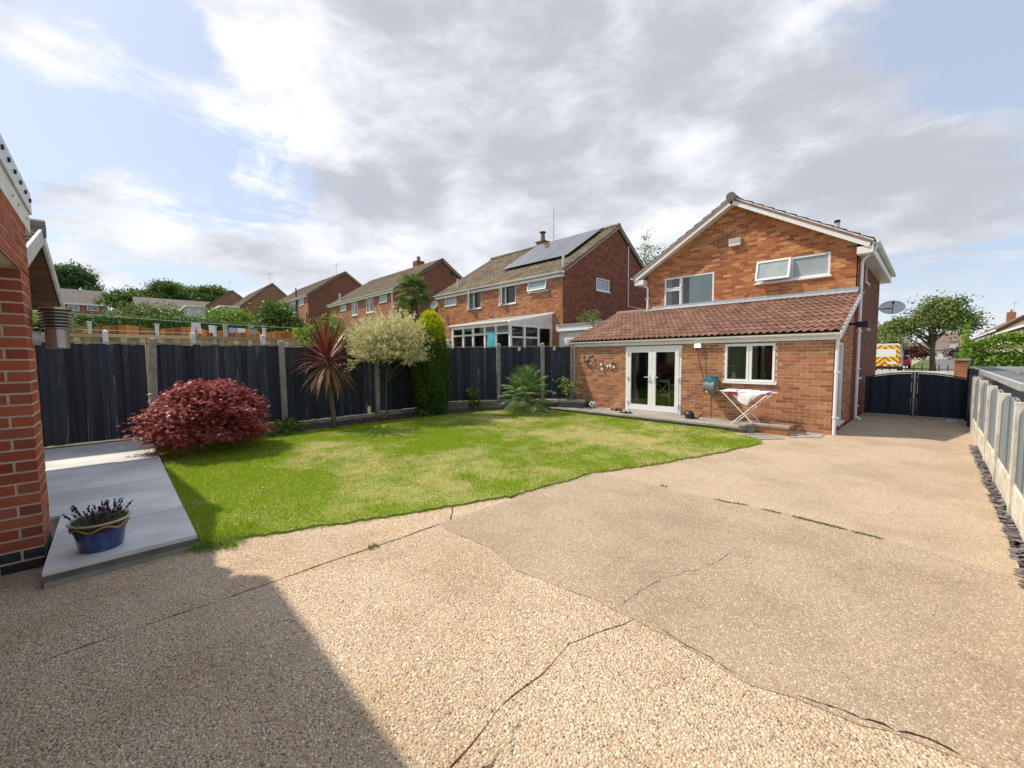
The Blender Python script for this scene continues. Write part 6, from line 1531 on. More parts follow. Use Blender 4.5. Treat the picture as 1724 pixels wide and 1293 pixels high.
for x0_, x1_ in ((CX0, -14.8), (-14.8, -14.1), (-14.1, -13.3), (-13.3, -12.6), (-12.6, CX1)):
    for z in (1.0, 2.62, 2.96): m.box((x0_, CY - .035, z), (x1_, CY + .035, z + .07))
for y in (12.2, 13.05, 13.9): post(m, CX1, y, .5, 3.1, .09)
for z in (1.0, 2.45, 2.92): m.box((CX1 - .035, CY + .05, z), (CX1 + .035, 13.05, z + .07))
m.box((CX1 - .035, 13.1, 2.9), (CX1 + .035, 13.9, 2.98))
CONS = m.build('conservatory', MAT['white'], S1)
for x0_, x1_ in ((CX0, -14.8), (-14.8, -14.1), (-14.1, -13.3), (-13.3, -12.6), (-12.6, CX1)):
    MB().box((x0_ + .05, CY - .006, 1.07), (x1_ - .05, CY + .006, 2.95)).build('pane', MAT['glass'], CONS)
for y0, y1 in ((CY + .05, 12.16), (12.24, 13.0)): MB().box((CX1 - .006, y0, 1.07), (CX1 + .006, y1, 2.91)).build('pane', MAT['glass'], CONS)
MB().box((CX1 - .008, 13.1, .5), (CX1 + .008, 13.86, 2.9)).build('pane', MAT['glass_dark'], CONS)
q = MB(); q.slab3([(CX1 + .01, CY, 2.99), (CX1 + .01, 13.98, 2.99), (CX1 + .01, 13.98, 3.62), (CX1 + .01, CY, 3.17)], .05); q.build('side_panel', MAT['white_paint'], CONS)
q = MB(); q.slab3([(CX0 - .1, CY - .18, 3.14), (CX1 + .1, CY - .18, 3.14), (CX1 + .1, 13.99, 3.64), (CX0 - .1, 13.99, 3.64)], .06); q.build('conservatory_roof', MAT['poly'], CONS)
gutter(CONS, (CX0 - .12, CY - .2, 3.10), (CX1 + .12, CY - .2, 3.10), .065)
for xa, xb in ((-15.5, -15.2), (-14.75, -14.2), (-14.02, -13.75), (-12.55, -12.1)): MB().box((xa, CY + .07, 1.05), (xb, CY + .085, 2.9)).build('pane_backing', MAT['pane_backing'], CONS)  # pale sheets added behind the front panes so the glazing shows bright
MB().box((CX1 - .10, 11.5, 1.05), (CX1 - .085, 11.9, 2.88)).build('pane_backing', MAT['pane_backing'], CONS)  # one more pale sheet added to brighten the side glazing
q = MB(); q.box((CX0 + .1, 13.9, .5), (CX1 - .05, 13.98, 2.9)); q.build('back_wall', MAT['white_paint'], CONS)
MB().box((CX0 + .1, CY + .06, .35), (CX1 - .06, 13.88, .5)).build('conservatory_floor', MAT['white_paint'], CONS)
MB().box((CX0, CY - .05, .2), (CX1 + .05, CY + .05, 1.0)).build('dwarf_wall', MAT['brick_o2'], CONS)
m = MB(); m.box((-17.2, 12.2, .5), (-15.75, 13.95, 2.45)); LT2 = m.build('lean_to', MAT['white_paint'], S1)
q = MB(); q.slab3([(-17.4, 12.0, 2.5), (-15.7, 12.0, 2.5), (-15.7, 13.98, 3.1), (-17.4, 13.98, 3.1)], .06); q.build('lean_to_roof', MAT['tile_grey'], LT2)
q = MB(); q.box((-16.6, 12.18, 1.2), (-15.95, 12.199, 2.3)); q.build('pane', MAT['glass_dark'], LT2)
# flat roofed garage at the side
m = MB(); m.box((-11.15, 13.7, .2), (-8.9, 18.5, 2.72)); SG = thing('side_garage', 'flat roofed white garage between the two brick houses', 'garage', (-10, 16, .2)); m.build('wall', MAT['white_paint'], SG)
m = MB(); m.box((-11.2, 13.55, 2.74), (-8.8, 18.6, 2.98)); m.build('fascia', MAT['white'], SG); m = MB(); m.box((-11.18, 13.5, 2.985), (-8.8, 18.6, 3.03)); m.build('roof', MAT['lead'], SG)
m = MB(); m.box((-10.85, 13.66, .4), (-9.9, 13.695, 2.5)); DD = m.build('door', MAT['white'], SG); m = MB(); m.box((-10.72, 13.645, 1.4), (-10.03, 13.655, 2.4)); m.build('pane', MAT['glass_frost'], DD)
o = small_plant('climbing_plant', 'sprawling green climber on the white garage roof edge', 'plant', (-9.3, 13.5, 2.85), .55, .55, 'leaf_olive', 260, .10, .06, 47)
drape('towel', 'turquoise towel hanging before the white conservatory', 'towel', [[(-12.72, 11.0, 2.68), (-12.22, 11.0, 2.66)], [(-12.72, 10.98, 2.3), (-12.2, 10.99, 2.3)], [(-12.74, 11.0, 1.9), (-12.22, 11.0, 1.92)]], 'cloth_teal', .02)
m = MB(); m.tube([(-14.0, 11.2, 2.70), (-12.4, 11.0, 2.69), (-10.9, 10.8, 2.72)], .008, 5); o = m.build('washing_line', MAT['cap']); tag(o, 'thin line carrying the turquoise towel', 'washing line')
MAT['felt'] = M('grey_roof_felt', (.21, .21, .20), (.13, .13, .125), 1.3, detail=7, rough=.7)
t = thing('satellite_dish', 'grey satellite dish on the second house by the palm', 'satellite dish', (-20.3, 13.8, 4.5)); 

m = MB(); c = Vector((-20.35, 13.55, 4.75)); n_ = Vector((.35, -.85, .35)).normalized(); a_ = n_.orthogonal().normalized(); b_ = n_.cross(a_); m.add([c - n_ * .05] + [c + (a_ * math.cos(k / 16 * 6.2832) + b_ * math.sin(k / 16 * 6.2832)) * .27 for k in range(16)], [(0, k + 1, (k + 1) % 16 + 1) for k in range(16)]); m.build('dish', MAT['felt'], t); MB().beam(c - n_ * .05, c + Vector((-.1, .45, -.1)), .05, .05).build('arm', MAT['steel'], t)

def row_house(label, X1, X0, Yr, Ze, half, rise, gz, wins, rear, gab, roof, group='brick semi detached houses in the row', name='semi_detached_house', door=None, aer=None, depth=None):
    t = thing(name, label, 'house', ((X0 + X1) / 2, Yr + half, gz), group); Yt = Yr + half; Yb = Yr + 2 * half; Zr = Ze + rise
    def face(u0, u1, holes):
        m = MB(); ss = sorted({gz - .6, Ze, *[h[2] for h in holes], *[h[3] for h in holes]})
        for z0, z1 in zip(ss[:-1], ss[1:]):
            for a, b in sub_spans([(u0, u1)], [(h[0], h[1]) for h in holes if h[2] - 1e-6 <= z0 and h[3] + 1e-6 >= z1]): m.add([(a, Yr, z0), (b, Yr, z0), (b, Yr, z1), (a, Yr, z1)], [(0, 1, 2, 3)])
        return m
    hl = [(a, b, z0, z1) for a, b, z0, z1, k in wins] + ([door] if door else [])
    face(X0, X1, hl).build('rear_wall', MAT[rear], t)
    m = MB()
    for X in (X1, X0): m.add([(X, Yr, gz - .6), (X, Yb, gz - .6), (X, Yb, Ze), (X, Yt, Zr - .05), (X, Yr, Ze)], [(0, 1, 2, 3, 4)])
    m.box((X0 + .01, Yb - .02, gz - .6), (X1 - .01, Yb, Ze)); m.build('gable_wall', MAT[gab], t)
    m = MB(); m.box((X0 + .1, Yr + .9, gz), (X1 - .1, Yr + 1.0, Ze - .05)); m.build('dark_room', MAT['room'], t)
    S_ = Vector((0, half + .22, rise + .12)).normalized(); L_ = Vector((0, half + .22, rise + .12)).length
    n_ = int((X1 - X0 + .3) / .6) + 1
    tile_roof(t, (X0 - .15, Yr - .22, Ze - .06), (1, 0, 0), S_, n_, 16, (X1 - X0 + .3) / n_, L_ / 16, roof, False, lift=.03)
    m = MB(); m.slab3([(X0 - .15, Yt, Zr + .06), (X1 + .15, Yt, Zr + .06), (X1 + .15, Yb + .25, Ze - .06), (X0 - .15, Yb + .25, Ze - .06)][::-1], .06); m.build('roof', MAT[roof], t)
    m = MB(); m.beam((X1 + .1, Yr - .2, Ze - .13), (X1 + .1, Yt, Zr - .02), .1, .12); m.beam((X1 + .1, Yt, Zr - .02), (X1 + .1, Yb + .2, Ze - .13), .1, .12); m.build('verge', MAT['flag'], t)
    m = MB(); m.box((X0 - .15, Yr - .20, Ze - .22), (X1 + .15, Yr - .16, Ze - .02)); m.box((X0 - .15, Yr - .159, Ze - .22), (X1 + .15, Yr, Ze - .20)); m.build('fascia', MAT['white'], t)
    gutter(t, (X0 - .2, Yr - .26, Ze - .02), (X1 + .2, Yr - .26, Ze - .02), .065, clips=3)
    for a, b, z0, z1, k in wins:
        li = [(0, .42, 0, 1, 'sash dark'), (.42, 1, 0, 1, 'fix')] if k == 2 else [(0, 1, 0, 1, 'sash frost')] if k == 1 else [(0, .34, 0, 1, 'sash'), (.34, .67, 0, 1, 'fix dark'), (.67, 1, 0, 1, 'sash')]
        window(t, (0, Yr, 0), U, N_, a, b, z0, z1, li, fw=.07, back='curtain' if k >= 2 else None, backd=.25)
    if door: sheet((0, Yr, 0), U, N_, *door, -.05, .05).build('door', MAT['black'], t)
    if aer: aerial(t, *aer)
    return t
H2 = row_house('second brick semi detached house beyond the willow and tall palm', -26.5, -38.3, 14.4, 6.5, 4.0, 2.65, 1.4, [(-36.05, -34.85, 5.77, 6.25, 1), (-33.73, -32.57, 5.2, 6.25, 2), (-31.05, -29.81, 5.2, 6.25, 2), (-28.84, -27.66, 5.77, 6.25, 1)], 'brick_o2', 'brick_b2', 'tile_olive')
m = MB(); m.tube([(-26.6, 14.25, 1.5), (-26.6, 14.25, 6.3)], .05, 8); m.build('downpipe', MAT['white_paint'], H2)
m = MB(); m.tube([(-36.6, 14.6, 6.5), (-36.6, 14.6, 7.4)], .09, 8); m.build('flue', MAT['galv'], H2); CH = MB().box((-31.0, 18.6, 8.9), (-30.3, 19.3, 9.8)).build('chimney', MAT['brick_b2'], H2); MB().tube([(-30.65, 18.95, 9.8), (-30.65, 18.95, 10.2)], .15, 10).build('chimney_pot', MAT['tile'], CH)
m = MB(); m.box((-26.49, 19.2, 8.1), (-26.44, 19.5, 8.35)); m.build('vent', MAT['black'], H2)
H3 = row_house('third brick semi detached house with grey windows behind the rose tree', -46.0, -61.5, 15.0, 8.4, 4.0, 2.85, 3.0, [(-52.5, -49.9, 6.9, 8.1, 3), (-48.99, -47.35, 7.5, 8.15, 1), (-59.5, -57.5, 6.9, 8.1, 3)], 'brick_o2', 'brick_b2', 'tile_far', door=(-48.7, -47.6, 4.9, 6.0), aer=(-48.6, 19.1, 11.1, 12.6, .2))
m = MB(); m.tube([(-49.4, 14.9, 3.0), (-49.4, 14.9, 9.5)], .07, 8); m.tube([(-46.2, 14.9, 3.0), (-46.2, 14.9, 6.5)], .06, 8); m.build('downpipe', MAT['black'], H3)
def dormer_house(label, X1, X0, Yr, Ze, half, rise, gz, dx0, dx1, dy, dz0, dz1, aer):
    t = row_house(label, X1, X0, Yr, Ze, half, rise, gz, [], 'brick_t2', 'brick_t2', 'tile_far', 'brown gabled houses up the slope', 'gabled_house')
    m = MB(); m.box((dx0, dy, dz0), (dx1, Yr + half, dz1)); D_ = m.build('dormer', MAT['cladding'], t)
    MB().box((dx0 - .3, dy - .35, dz1), (dx1 + .3, Yr + half, dz1 + .22)).build('dormer_roof', MAT['white'], D_)
    n = 4
    for k in range(n):
        a = dx0 + .4 + (dx1 - dx0 - .8) * k / n; b = dx0 + .4 + (dx1 - dx0 - .8) * (k + .72) / n
        q = MB(); frame_rect(q, (0, dy, 0), U, N_, a, b, dz0 + .45, dz1 - .15, .09, .06, .04); q.build('window', MAT['white'], D_)
        sheet((0, dy, 0), U, N_, a + .09, b - .09, dz0 + .54, dz1 - .24, .02, .015).build('pane', MAT['glass_frost'], D_)
    aerial(t, *aer); return t
dormer_house('brown gabled house with white dormer behind the bright green tree', -66.0, -80.0, 12.9, 8.9, 3.9, 3.5, 4.6, -75.5, -66.8, 10.9, 6.6, 8.7, (-67.5, 16.9, 12.3, 14.0, .9))
dormer_house('farther brown gabled house with a long white dormer', -84.0, -97.0, 11.6, 10.6, 3.6, 2.8, 6.2, -94.0, -84.8, 9.2, 7.9, 10.3, (-86, 15.3, 13.3, 15.2, .5))
# brown roofed bungalows facing down the slope
def facing_house(label, X, Y0, Y1, Ze, Zr, gz, run, wins, wall, roof, door=None, group='low houses at the top of the slope'):
    t = thing('bungalow', label, 'house', (X - run, (Y0 + Y1) / 2, gz), group)
    m = MB(); m.box((X - 2 * run, Y0, gz - 2), (X, Y1, Ze)); m.build('wall', MAT[wall], t)
    m = MB(); m.slab3([(X + .4, Y0 - .3, Ze - .1), (X + .4, Y1 + .3, Ze - .1), (X - run, Y1 + .3, Zr), (X - run, Y0 - .3, Zr)], .15); m.slab3([(X - run, Y0 - .3, Zr), (X - run, Y1 + .3, Zr), (X - 2 * run - .4, Y1 + .3, Ze - .1), (X - 2 * run - .4, Y0 - .3, Ze - .1)], .15)
    m.add([(X, Y0, Ze), (X - 2 * run, Y0, Ze), (X - run, Y0, Zr - .2), (X, Y1, Ze), (X - 2 * run, Y1, Ze), (X - run, Y1, Zr - .2)], [(0, 1, 2), (3, 5, 4)]); m.build('roof', MAT[roof], t)
    MB().box((X + .38, Y0 - .3, Ze - .34), (X + .43, Y1 + .3, Ze - .02)).build('fascia', MAT['white'], t)
    for a, b, z0, z1 in wins: window(t, (X, 0, 0), (0, 1, 0), (1, 0, 0), a, b, z0, z1, [(0, .5, 0, 1, 'sash'), (.5, 1, 0, 1, 'fix')], fw=.12, out=.05, back='curtain', backd=.045, sill=False)
    if door: MB().box((X, door[0], gz), (X + .06, door[1], Ze - .3)).build('door', MAT['brick_red'], t)
    return t
facing_house('pale roofed brick house at the top of the slope beside the porch', -113, -12.5, -.45, 12.5, 15.6, 8.5, 4.5, [(-5.5, -4.0, 11.0, 12.1), (-3.0, -1.5, 11.2, 12.1)], 'brick_o2', 'tile_grey', (-3.8, -3.2))
facing_house('dark roofed house half hidden behind the olive green tree', -95, 3.4, 14.6, 10.9, 12.9, 6.8, 4, [], 'brick_b2', 'tile_grey')
# ------------------------------------------------------------------ gardens beyond the navy fence
PF = thing('panel_fence', 'pale new timber panel fence with white capped posts in the next garden', 'fence', (-16.4, 4, .45))
py = [-2.0, -.11, 1.84, 3.77, 5.70, 7.63, 9.56, 11.5, 13.4]
for i, y in enumerate(py):
    m = MB(); m.box((-16.30, y - .06, .3), (-16.18, y + .06, 2.49)); z = 2.49; m.add([(-16.31, y - .07, z), (-16.17, y - .07, z), (-16.17, y + .07, z), (-16.31, y + .07, z), (-16.24, y, z + .06)], [(0, 1, 4), (1, 2, 4), (2, 3, 4), (3, 0, 4)]); m.build('post', MAT['white_paint'], PF)
for a, b in zip(py[:-1], py[1:]):
    hit_miss(PF, (-16.36, a + .07), (-16.36, b - .07), .55, lambda u: 2.33, .135, .07, 'board_pale', front=-1, rail=(2.16,), railmat='board_orange')
    MB().box((-16.40, a + .065, 2.335), (-16.31, b - .065, 2.43)).build('capping_rail', MAT['board_pale'], PF)
OF = thing('arched_fence', 'orange stained fence of arched panels with white posts farther up the slope', 'fence', (-22, 2, 1))
py = [-2.45, -.55, 1.35, 3.25, 5.15, 7.05]
for i, y in enumerate(py):
    MB().box((-21.96, y - .06, .6), (-21.84, y + .06, 3.10)).build('post', MAT['white_paint'], OF)
    MB().box((-21.98, y - .085, 3.10), (-21.82, y + .085, 3.14)).build('post_cap', MAT['white_paint'], OF)
for a, b in zip(py[:-1], py[1:]):
    hit_miss(OF, (-22.02, a + .07), (-22.02, b - .07), .8, lambda u: 2.93 + .12 * math.sin(math.pi * u), .15, .07, 'board_orange', front=-1, rail=(2.5,), railmat='timber')
# clipped hedge
def box_hedge(name, label, x0, x1, y0, y1, z0, zf, mat, n, L, Wd, seed):
    t = thing(name, label, 'hedge', ((x0 + x1) / 2, (y0 + y1) / 2, z0)); g = np.random.default_rng(seed)
    m = MB(); m.box((x0 + .25, y0 + .2, z0 - .5), (x1 - .25, y1 - .2, min(zf(x0, y0), zf(x1, y1)) - .35)); m.build('inner_growth', MAT['leaf_dark'], t)
    u, v, w = g.uniform(x0, x1, n), g.uniform(y0, y1, n), g.random(n); s = g.random(n); top = np.array([zf(a, b) for a, b in zip(u, v)])
    P = np.c_[u, v, top]; Nn = np.tile([0., 0, 1], (n, 1)); f1 = s > .42; P[f1, 0] = np.where(g.random(f1.sum()) < .85, x1, x0); P[f1, 2] = z0 + (top[f1] - z0) * w[f1]; Nn[f1] = [1, 0, 0.2]
    f2 = s > .8; P[f2, 0] = u[f2]; P[f2, 1] = np.where(g.random(f2.sum()) < .6, y0, y1); Nn[f2] = [0, -1, 0.2]; P += g.normal(size=(n, 3)) * .10
    V, F = rhombs(P, unit(g.normal(size=(n, 3)) + Nn * .4), unit(Nn + g.normal(size=(n, 3)) * .5), L * g.uniform(.7, 1.3, n), Wd * g.uniform(.7, 1.3, n), .1); np_mesh('leaves', V, F, MAT[mat], t); return t
box_hedge('hedge', 'long clipped dark green hedge behind the orange fence', -29.5, -27.8, -5, 6.8, 1.3, lambda x, y: 3.72 + .05 * math.sin(y * .9), 'leaf_hedge', 26000, .12, .07, 51)
# washing line with laundry
WLn = thing('washing_line', 'taut pale washing line across the neighbouring gardens', 'washing line', (-18.5, 2.6, .6))
MB().tube([(-18.5, -2.0, 3.18), (-18.5, 1.7, 3.03), (-18.5, 4, 2.98), (-18.5, 7.3, 2.93), (-18.5, 12, 3.0)], .008, 5).build('line', MAT['cladding'], WLn)
MB().box((-18.55, 3.02, .6), (-18.43, 3.13, 3.0)).build('prop', MAT['lead'], WLn); MB().tube([(-18.4, -2.0, 2.66), (-18.4, 2.2, 2.62)], .010, 5).build('line', MAT['cladding'], WLn)
def hang(name, label, y0, y1, z0, z1, mat, cat='laundry'):
    return drape(name, label, cat, [[(-18.52, y0, z1), (-18.52, y1, z1)], [(-18.49, y0, (z0 + z1) / 2), (-18.49, y1, (z0 + z1) / 2)], [(-18.5, y0 + .03, z0), (-18.5, y1 - .03, z0)]], mat, .02, .006, 'laundry on the washing line')
t = thing('trousers', 'white trousers pegged on the washing line', 'trousers', (-18.5, 2.2, 2.7), 'laundry on the washing line')
m = MB(); m.box((-18.53, 2.08, 2.86), (-18.49, 2.34, 3.0)); m.add([(-18.53, 2.08, 2.86), (-18.49, 2.08, 2.86), (-18.49, 2.2, 2.86), (-18.53, 2.2, 2.86), (-18.53, 2.05, 2.62), (-18.49, 2.05, 2.62), (-18.49, 2.15, 2.62), (-18.53, 2.15, 2.62)], [(0, 1, 5, 4), (1, 2, 6, 5), (2, 3, 7, 6), (3, 0, 4, 7), (4, 5, 6, 7)]); m.add([(-18.53, 2.22, 2.86), (-18.49, 2.22, 2.86), (-18.49, 2.34, 2.86), (-18.53, 2.34, 2.86), (-18.53, 2.27, 2.62), (-18.49, 2.27, 2.62), (-18.49, 2.38, 2.62), (-18.53, 2.38, 2.62)], [(0, 1, 5, 4), (1, 2, 6, 5), (2, 3, 7, 6), (3, 0, 4, 7), (4, 5, 6, 7)]); m.build('fabric', MAT['cloth_lilac'], t)
hang('vest', 'narrow white vest on the washing line right of the trousers', 2.56, 2.74, 2.66, 2.93, 'cloth_white', 'vest')
hang('shirt', 'pale blue shirt on the washing line by the prop', 3.17, 3.42, 2.68, 2.87, 'cloth_blue', 'shirt')
hang('shirt', 'white shirt on the washing line next to the blue one', 3.44, 3.72, 2.70, 2.86, 'cloth_white', 'shirt')
hang('towel', 'small grey towel at the far end of the laundry', 3.86, 4.12, 2.66, 2.83, 'cloth_grey', 'towel')
# trees
tree('garden_tree', 'broad olive green tree beyond the clipped hedge', 'tree', (-42, 2.4, 2.7), 3.6, (1.8, 1.95, 1.1), 'leaf_olive', 61, .16, .52, 110, 60, .32, .24, .10, lobes=[((0, 0, 0), 1), ((.3, -1.5, -.3), .62), ((0, 1.5, -.35), .62)])
tree('garden_tree', 'bright green bushy tree behind the laundry', 'tree', (-31, 5.3, 1.6), 3.6, (1.25, 1.35, 1.1), 'leaf_bright', 62, .12, .55, 95, 60, .26, .20, .10, lobes=[((0, 0, 0), 1), ((0, -.9, -.35), .6), ((.2, .9, -.4), .6)])
tree('rose_tree', 'loose green tree with pale blossoms left of the cordyline', 'tree', (-24.5, 6.5, 1.1), 3.7, (.85, .95, 1.3), 'leaf_green', 63, .09, .60, 90, 55, .22, .16, .09, lobes=[((0, 0, 0), 1), ((.2, -.75, -.55), .55), ((.2, .75, -.75), .5)])
tree('garden_bush', 'lime leaved bush showing above the pale fence beside the cordyline', 'bush', (-12.6, 4.6, .2), 2.6, (.55, .75, .6), 'leaf_lime', 64, .04, .75, 40, 40, .14, .11, .07)
tree('garden_bush', 'yellow green bush seen under the porch roof', 'bush', (-21.0, -1.75, 1.0), 2.4, (.7, .75, .8), 'leaf_lime', 65, .05, .62, 60, 50, .16, .16, .09)
tree('distant_tree', 'dark round tree on the hilltop behind the pale roofed house', 'tree', (-141, -5.6, 10), 14.0, (3.7, 3.9, 3.9), 'leaf_dark', 66, .5, .68, 120, 90, .7, .55, .32, 'trees along the hilltop')
tree('distant_tree', 'grey green tree beside the pale roofed house', 'tree', (-106, 2.2, 8), 6.6, (2.6, 3.0, 2.3), 'leaf_green', 67, .3, .62, 90, 70, .5, .4, .25, 'trees along the hilltop')
tree('distant_tree', 'left dark tree of the hilltop pair above the dark roofs', 'tree', (-141, 11.5, 11), 11.3, (4.2, 4.9, 3.0), 'leaf_green', 68, .5, .66, 130, 80, .7, .55, .3, 'trees along the hilltop', lobes=[((0, 0, 0), 1), ((0, -4.4, -1.6), .6)])
tree('distant_tree', 'right dark tree of the hilltop pair above the dark roofs', 'tree', (-137, 19.5, 11), 10.4, (4.5, 5.4, 3.2), 'leaf_green', 69, .5, .66, 120, 80, .7, .55, .3, 'trees along the hilltop')
tree('poplar', 'tall feathery tree top between the two house gables', 'tree', (-22.3, 42.8, .5), 13.2, (1.6, 1.9, 4.2), 'leaf_olive', 70, .25, .68, 100, 30, .35, .25, .09, trunk_h=.8)
# ------------------------------------------------------------------ the street beyond the gates
def vehicle_wheel(parent, x, y, r_, w=.2):
    W_ = MB(); W_.tube([(x - w / 2, y, r_), (x + w / 2, y, r_)], r_, 18); wo_ = W_.build('wheel', MAT['rubber'], parent); MB().tube([(x - w / 2 - .01, y, r_), (x + w / 2 + .01, y, r_)], r_ * .6, 12).build('rim', MAT['steel'], wo_)
VN = thing('parked_van', 'white van with red and yellow chevrons on its rear doors', 'van', (-2.9, 51, 0))
vx0, vx1, vy = -3.92, -1.88, 48.5
m = MB(); pr = [(vx0, .52), (vx1, .52), (vx1, 1.55), (vx1 - .09, 2.48), (vx1 - .22, 2.58), (vx0 + .22, 2.58), (vx0 + .09, 2.48), (vx0, 1.55)]
k = len(pr); m.add([(x, vy, z) for x, z in pr] + [(x, vy + 4.0, z) for x, z in pr], [tuple(range(k)), tuple(range(2 * k - 1, k - 1, -1))] + [((i + 1) % k, i, k + i, k + (i + 1) % k) for i in range(k)])
pr2 = [(vx0 + .05, .52), (vx1 - .05, .52), (vx1 - .05, 1.25), (vx0 + .05, 1.25)]; m.box((vx0 + .05, vy + 4.0, .52), (vx1 - .05, vy + 5.4, 1.3)); m.add([(vx0 + .05, vy + 4.0, 1.3), (vx1 - .05, vy + 4.0, 1.3), (vx1 - .2, vy + 4.0, 2.5), (vx0 + .2, vy + 4.0, 2.5), (vx0 + .05, vy + 5.0, 1.3), (vx1 - .05, vy + 5.0, 1.3)], [(0, 3, 4), (1, 5, 2), (2, 5, 4, 3)])
m.build('body', MAT['white_paint'], VN)
cs = NB('chevron_print'); sp_ = cs.n('ShaderNodeSeparateXYZ'); cs.nt.links.new(cs.P(), sp_.inputs[0]); aa_ = cs.math('ABSOLUTE', cs.math('ADD', sp_.outputs[0], 2.9)); st_ = cs.math('FRACT', cs.math('MULTIPLY', cs.math('ADD', sp_.outputs[2], cs.math('MULTIPLY', aa_, 1.0)), 2.35))
MAT['chevron'] = cs.done(cs.mix(cs.math('LESS_THAN', st_, .42), (.80, .62, .03), (.50, .08, .03)), .4, .5)
for s, (a, b) in enumerate(((vx0 + .08, -2.91), (-2.89, vx1 - .08))):
    MB().box((a, vy - .03, .62), (b, vy - .002, 2.42)).build('rear_door', MAT['chevron'], VN)
MB().box((vx0 + .16, vy - .045, 1.42), (vx1 - .32, vy - .032, 2.1)).build('blank_panel', MAT['white'], VN)
MB().box((-2.75, vy - .045, .80), (-2.15, vy - .032, 1.0)).build('number_plate', MAT['white'], VN)
for x in (vx0 + .04, vx1 - .04): MB().box((x - .05, vy - .05, .95), (x + .05, vy - .001, 1.35)).build('tail_light', M('tail_light_red', (.55, .02, .02), rough=.3), VN)
MB().box((vx0 - .02, vy - .10, .36), (vx1 + .02, vy + .15, .58)).build('bumper', MAT['black'], VN)
for x in (vx0 - .12, vx1 + .12): MB().box((x - .08, vy + 3.9, 1.5), (x + .08, vy + 4.0, 1.85)).build('mirror', MAT['black'], VN)
for x in (vx0 + .12, vx1 - .12):
    for y in (vy + .9, vy + 4.4): vehicle_wheel(VN, x, y, .34)
m = MB(); m.box((vx0 + .3, vy + .5, 2.585), (vx1 - .3, vy + 3.0, 2.64)); m.build('roof_rack', MAT['black'], VN)
RC = thing('parked_car', 'red hatchback parked beyond the chevron van', 'car', (-2.5, 64, 0))
cx0, cx1, cy = -3.35, -1.65, 62.4
m = MB(); prof = [(0, .35), (0, .85), (.12, 1.0), (.45, 1.46), (1.5, 1.5), (2.3, 1.42), (3.0, .98), (3.9, .82), (4.0, .4)]
k = len(prof); m.add([(cx0 + (.12 if z > 1.1 else 0), cy + y, z) for y, z in prof] + [(cx1 - (.12 if z > 1.1 else 0), cy + y, z) for y, z in prof], [tuple(range(k - 1, -1, -1)), tuple(range(k, 2 * k))] + [(i, (i + 1) % k, k + (i + 1) % k, k + i) for i in range(k)])
m.build('body', M('red_car_paint', (.55, .02, .04), rough=.25, coat=.6), RC)
MB().add([(cx0 + .22, cy + .11, 1.03), (cx1 - .22, cy + .11, 1.03), (cx1 - .26, cy + .40, 1.42), (cx0 + .26, cy + .40, 1.42)], [(0, 1, 2, 3)]).build('rear_window', MAT['black'], RC)
for x in (cx0 + .02, cx1 - .22): MB().box((x, cy - .03, .78), (x + .2, cy + .06, .98)).build('tail_light', M('lamp_red', (.6, .03, .03), rough=.2), RC)
MB().box((-2.8, cy - .03, .62), (-2.25, cy - .005, .74)).build('number_plate', MAT['yellow'], RC); MB().box((cx0 - .02, cy - .06, .35), (cx1 + .02, cy + .1, .5)).build('bumper', MAT['black'], RC)
for x in (cx0 + .1, cx1 - .1):
    for y in (cy + .75, cy + 3.2): vehicle_wheel(RC, x, y, .31, .18)
tree('street_tree', 'leaning street tree with a wide airy green crown', 'tree', (.05, 50.6, .02), 6.7, (1.9, 2.2, 1.7), 'leaf_olive', 71, .2, .62, 80, 40, .42, .26, .13, lobes=[((.2, 0, .15), 1), ((-2.0, -.4, -.55), .62), ((1.5, .5, -.2), .6), ((.6, 0, 1.0), .6)], trunk_h=.55, shell=.55)
tree('street_tree', 'smaller pale green tree behind the house corner', 'tree', (-5.2, 62, 0), 5.2, (2.8, 2.6, 1.7), 'leaf_olive', 72, .2, .6, 70, 55, .4, .3, .16)
HB = box_hedge('hedge', 'overgrown bright green hedge right of the brick pillar', 1.25, 9.0, 32.6, 34.6, 0, lambda x, y: 2.15 + .16 * (x - 1.2) + .12 * math.sin(x * 3) , 'leaf_bright', 24000, .17, .10, 52)
BP = thing('brick_pillar', 'square red brick gate pillar with a flat stone cap', 'pillar', (.93, 27.4, 0))
for f, (o_, u_, n_) in enumerate((((.72, 27.2, 0), (1, 0, 0), (0, -1, 0)), ((.72, 27.6, 0), (0, -1, 0), (-1, 0, 0)), ((1.14, 27.2, 0), (0, 1, 0), (1, 0, 0)))):
    brick_wall(BP, o_, u_, n_, 0, 1.36, lambda z: (0, .42 if f != 1 else .4), mat='brick_far', mortar='mortar_dark', name='shaft')
MB().box((.66, 27.14, 1.36), (1.20, 27.66, 1.44)).build('cap', MAT['flag'], BP)
RL = thing('railing_wall', 'low pale wall topped with short black iron railings', 'railing', (-.3, 27.4, 0))
MB().box((-3.6, 27.32, 0), (.715, 27.48, .86)).build('wall', MAT['white_paint'], RL)
for k in range(15): x = -3.4 + .28 * k; MB().box((x - .02, 27.38, .86), (x + .02, 27.42, 1.14)).build('spike', MAT['black'], RL)
MB().box((-3.5, 27.385, .94), (.70, 27.415, .97)).build('rail', MAT['black'], RL)
o = MB().box((1.2, 27.3, 0), (8, 27.5, .9)).build('garden_wall', MAT['flag']); tag(o, 'low grey wall running right from the brick pillar', 'wall')
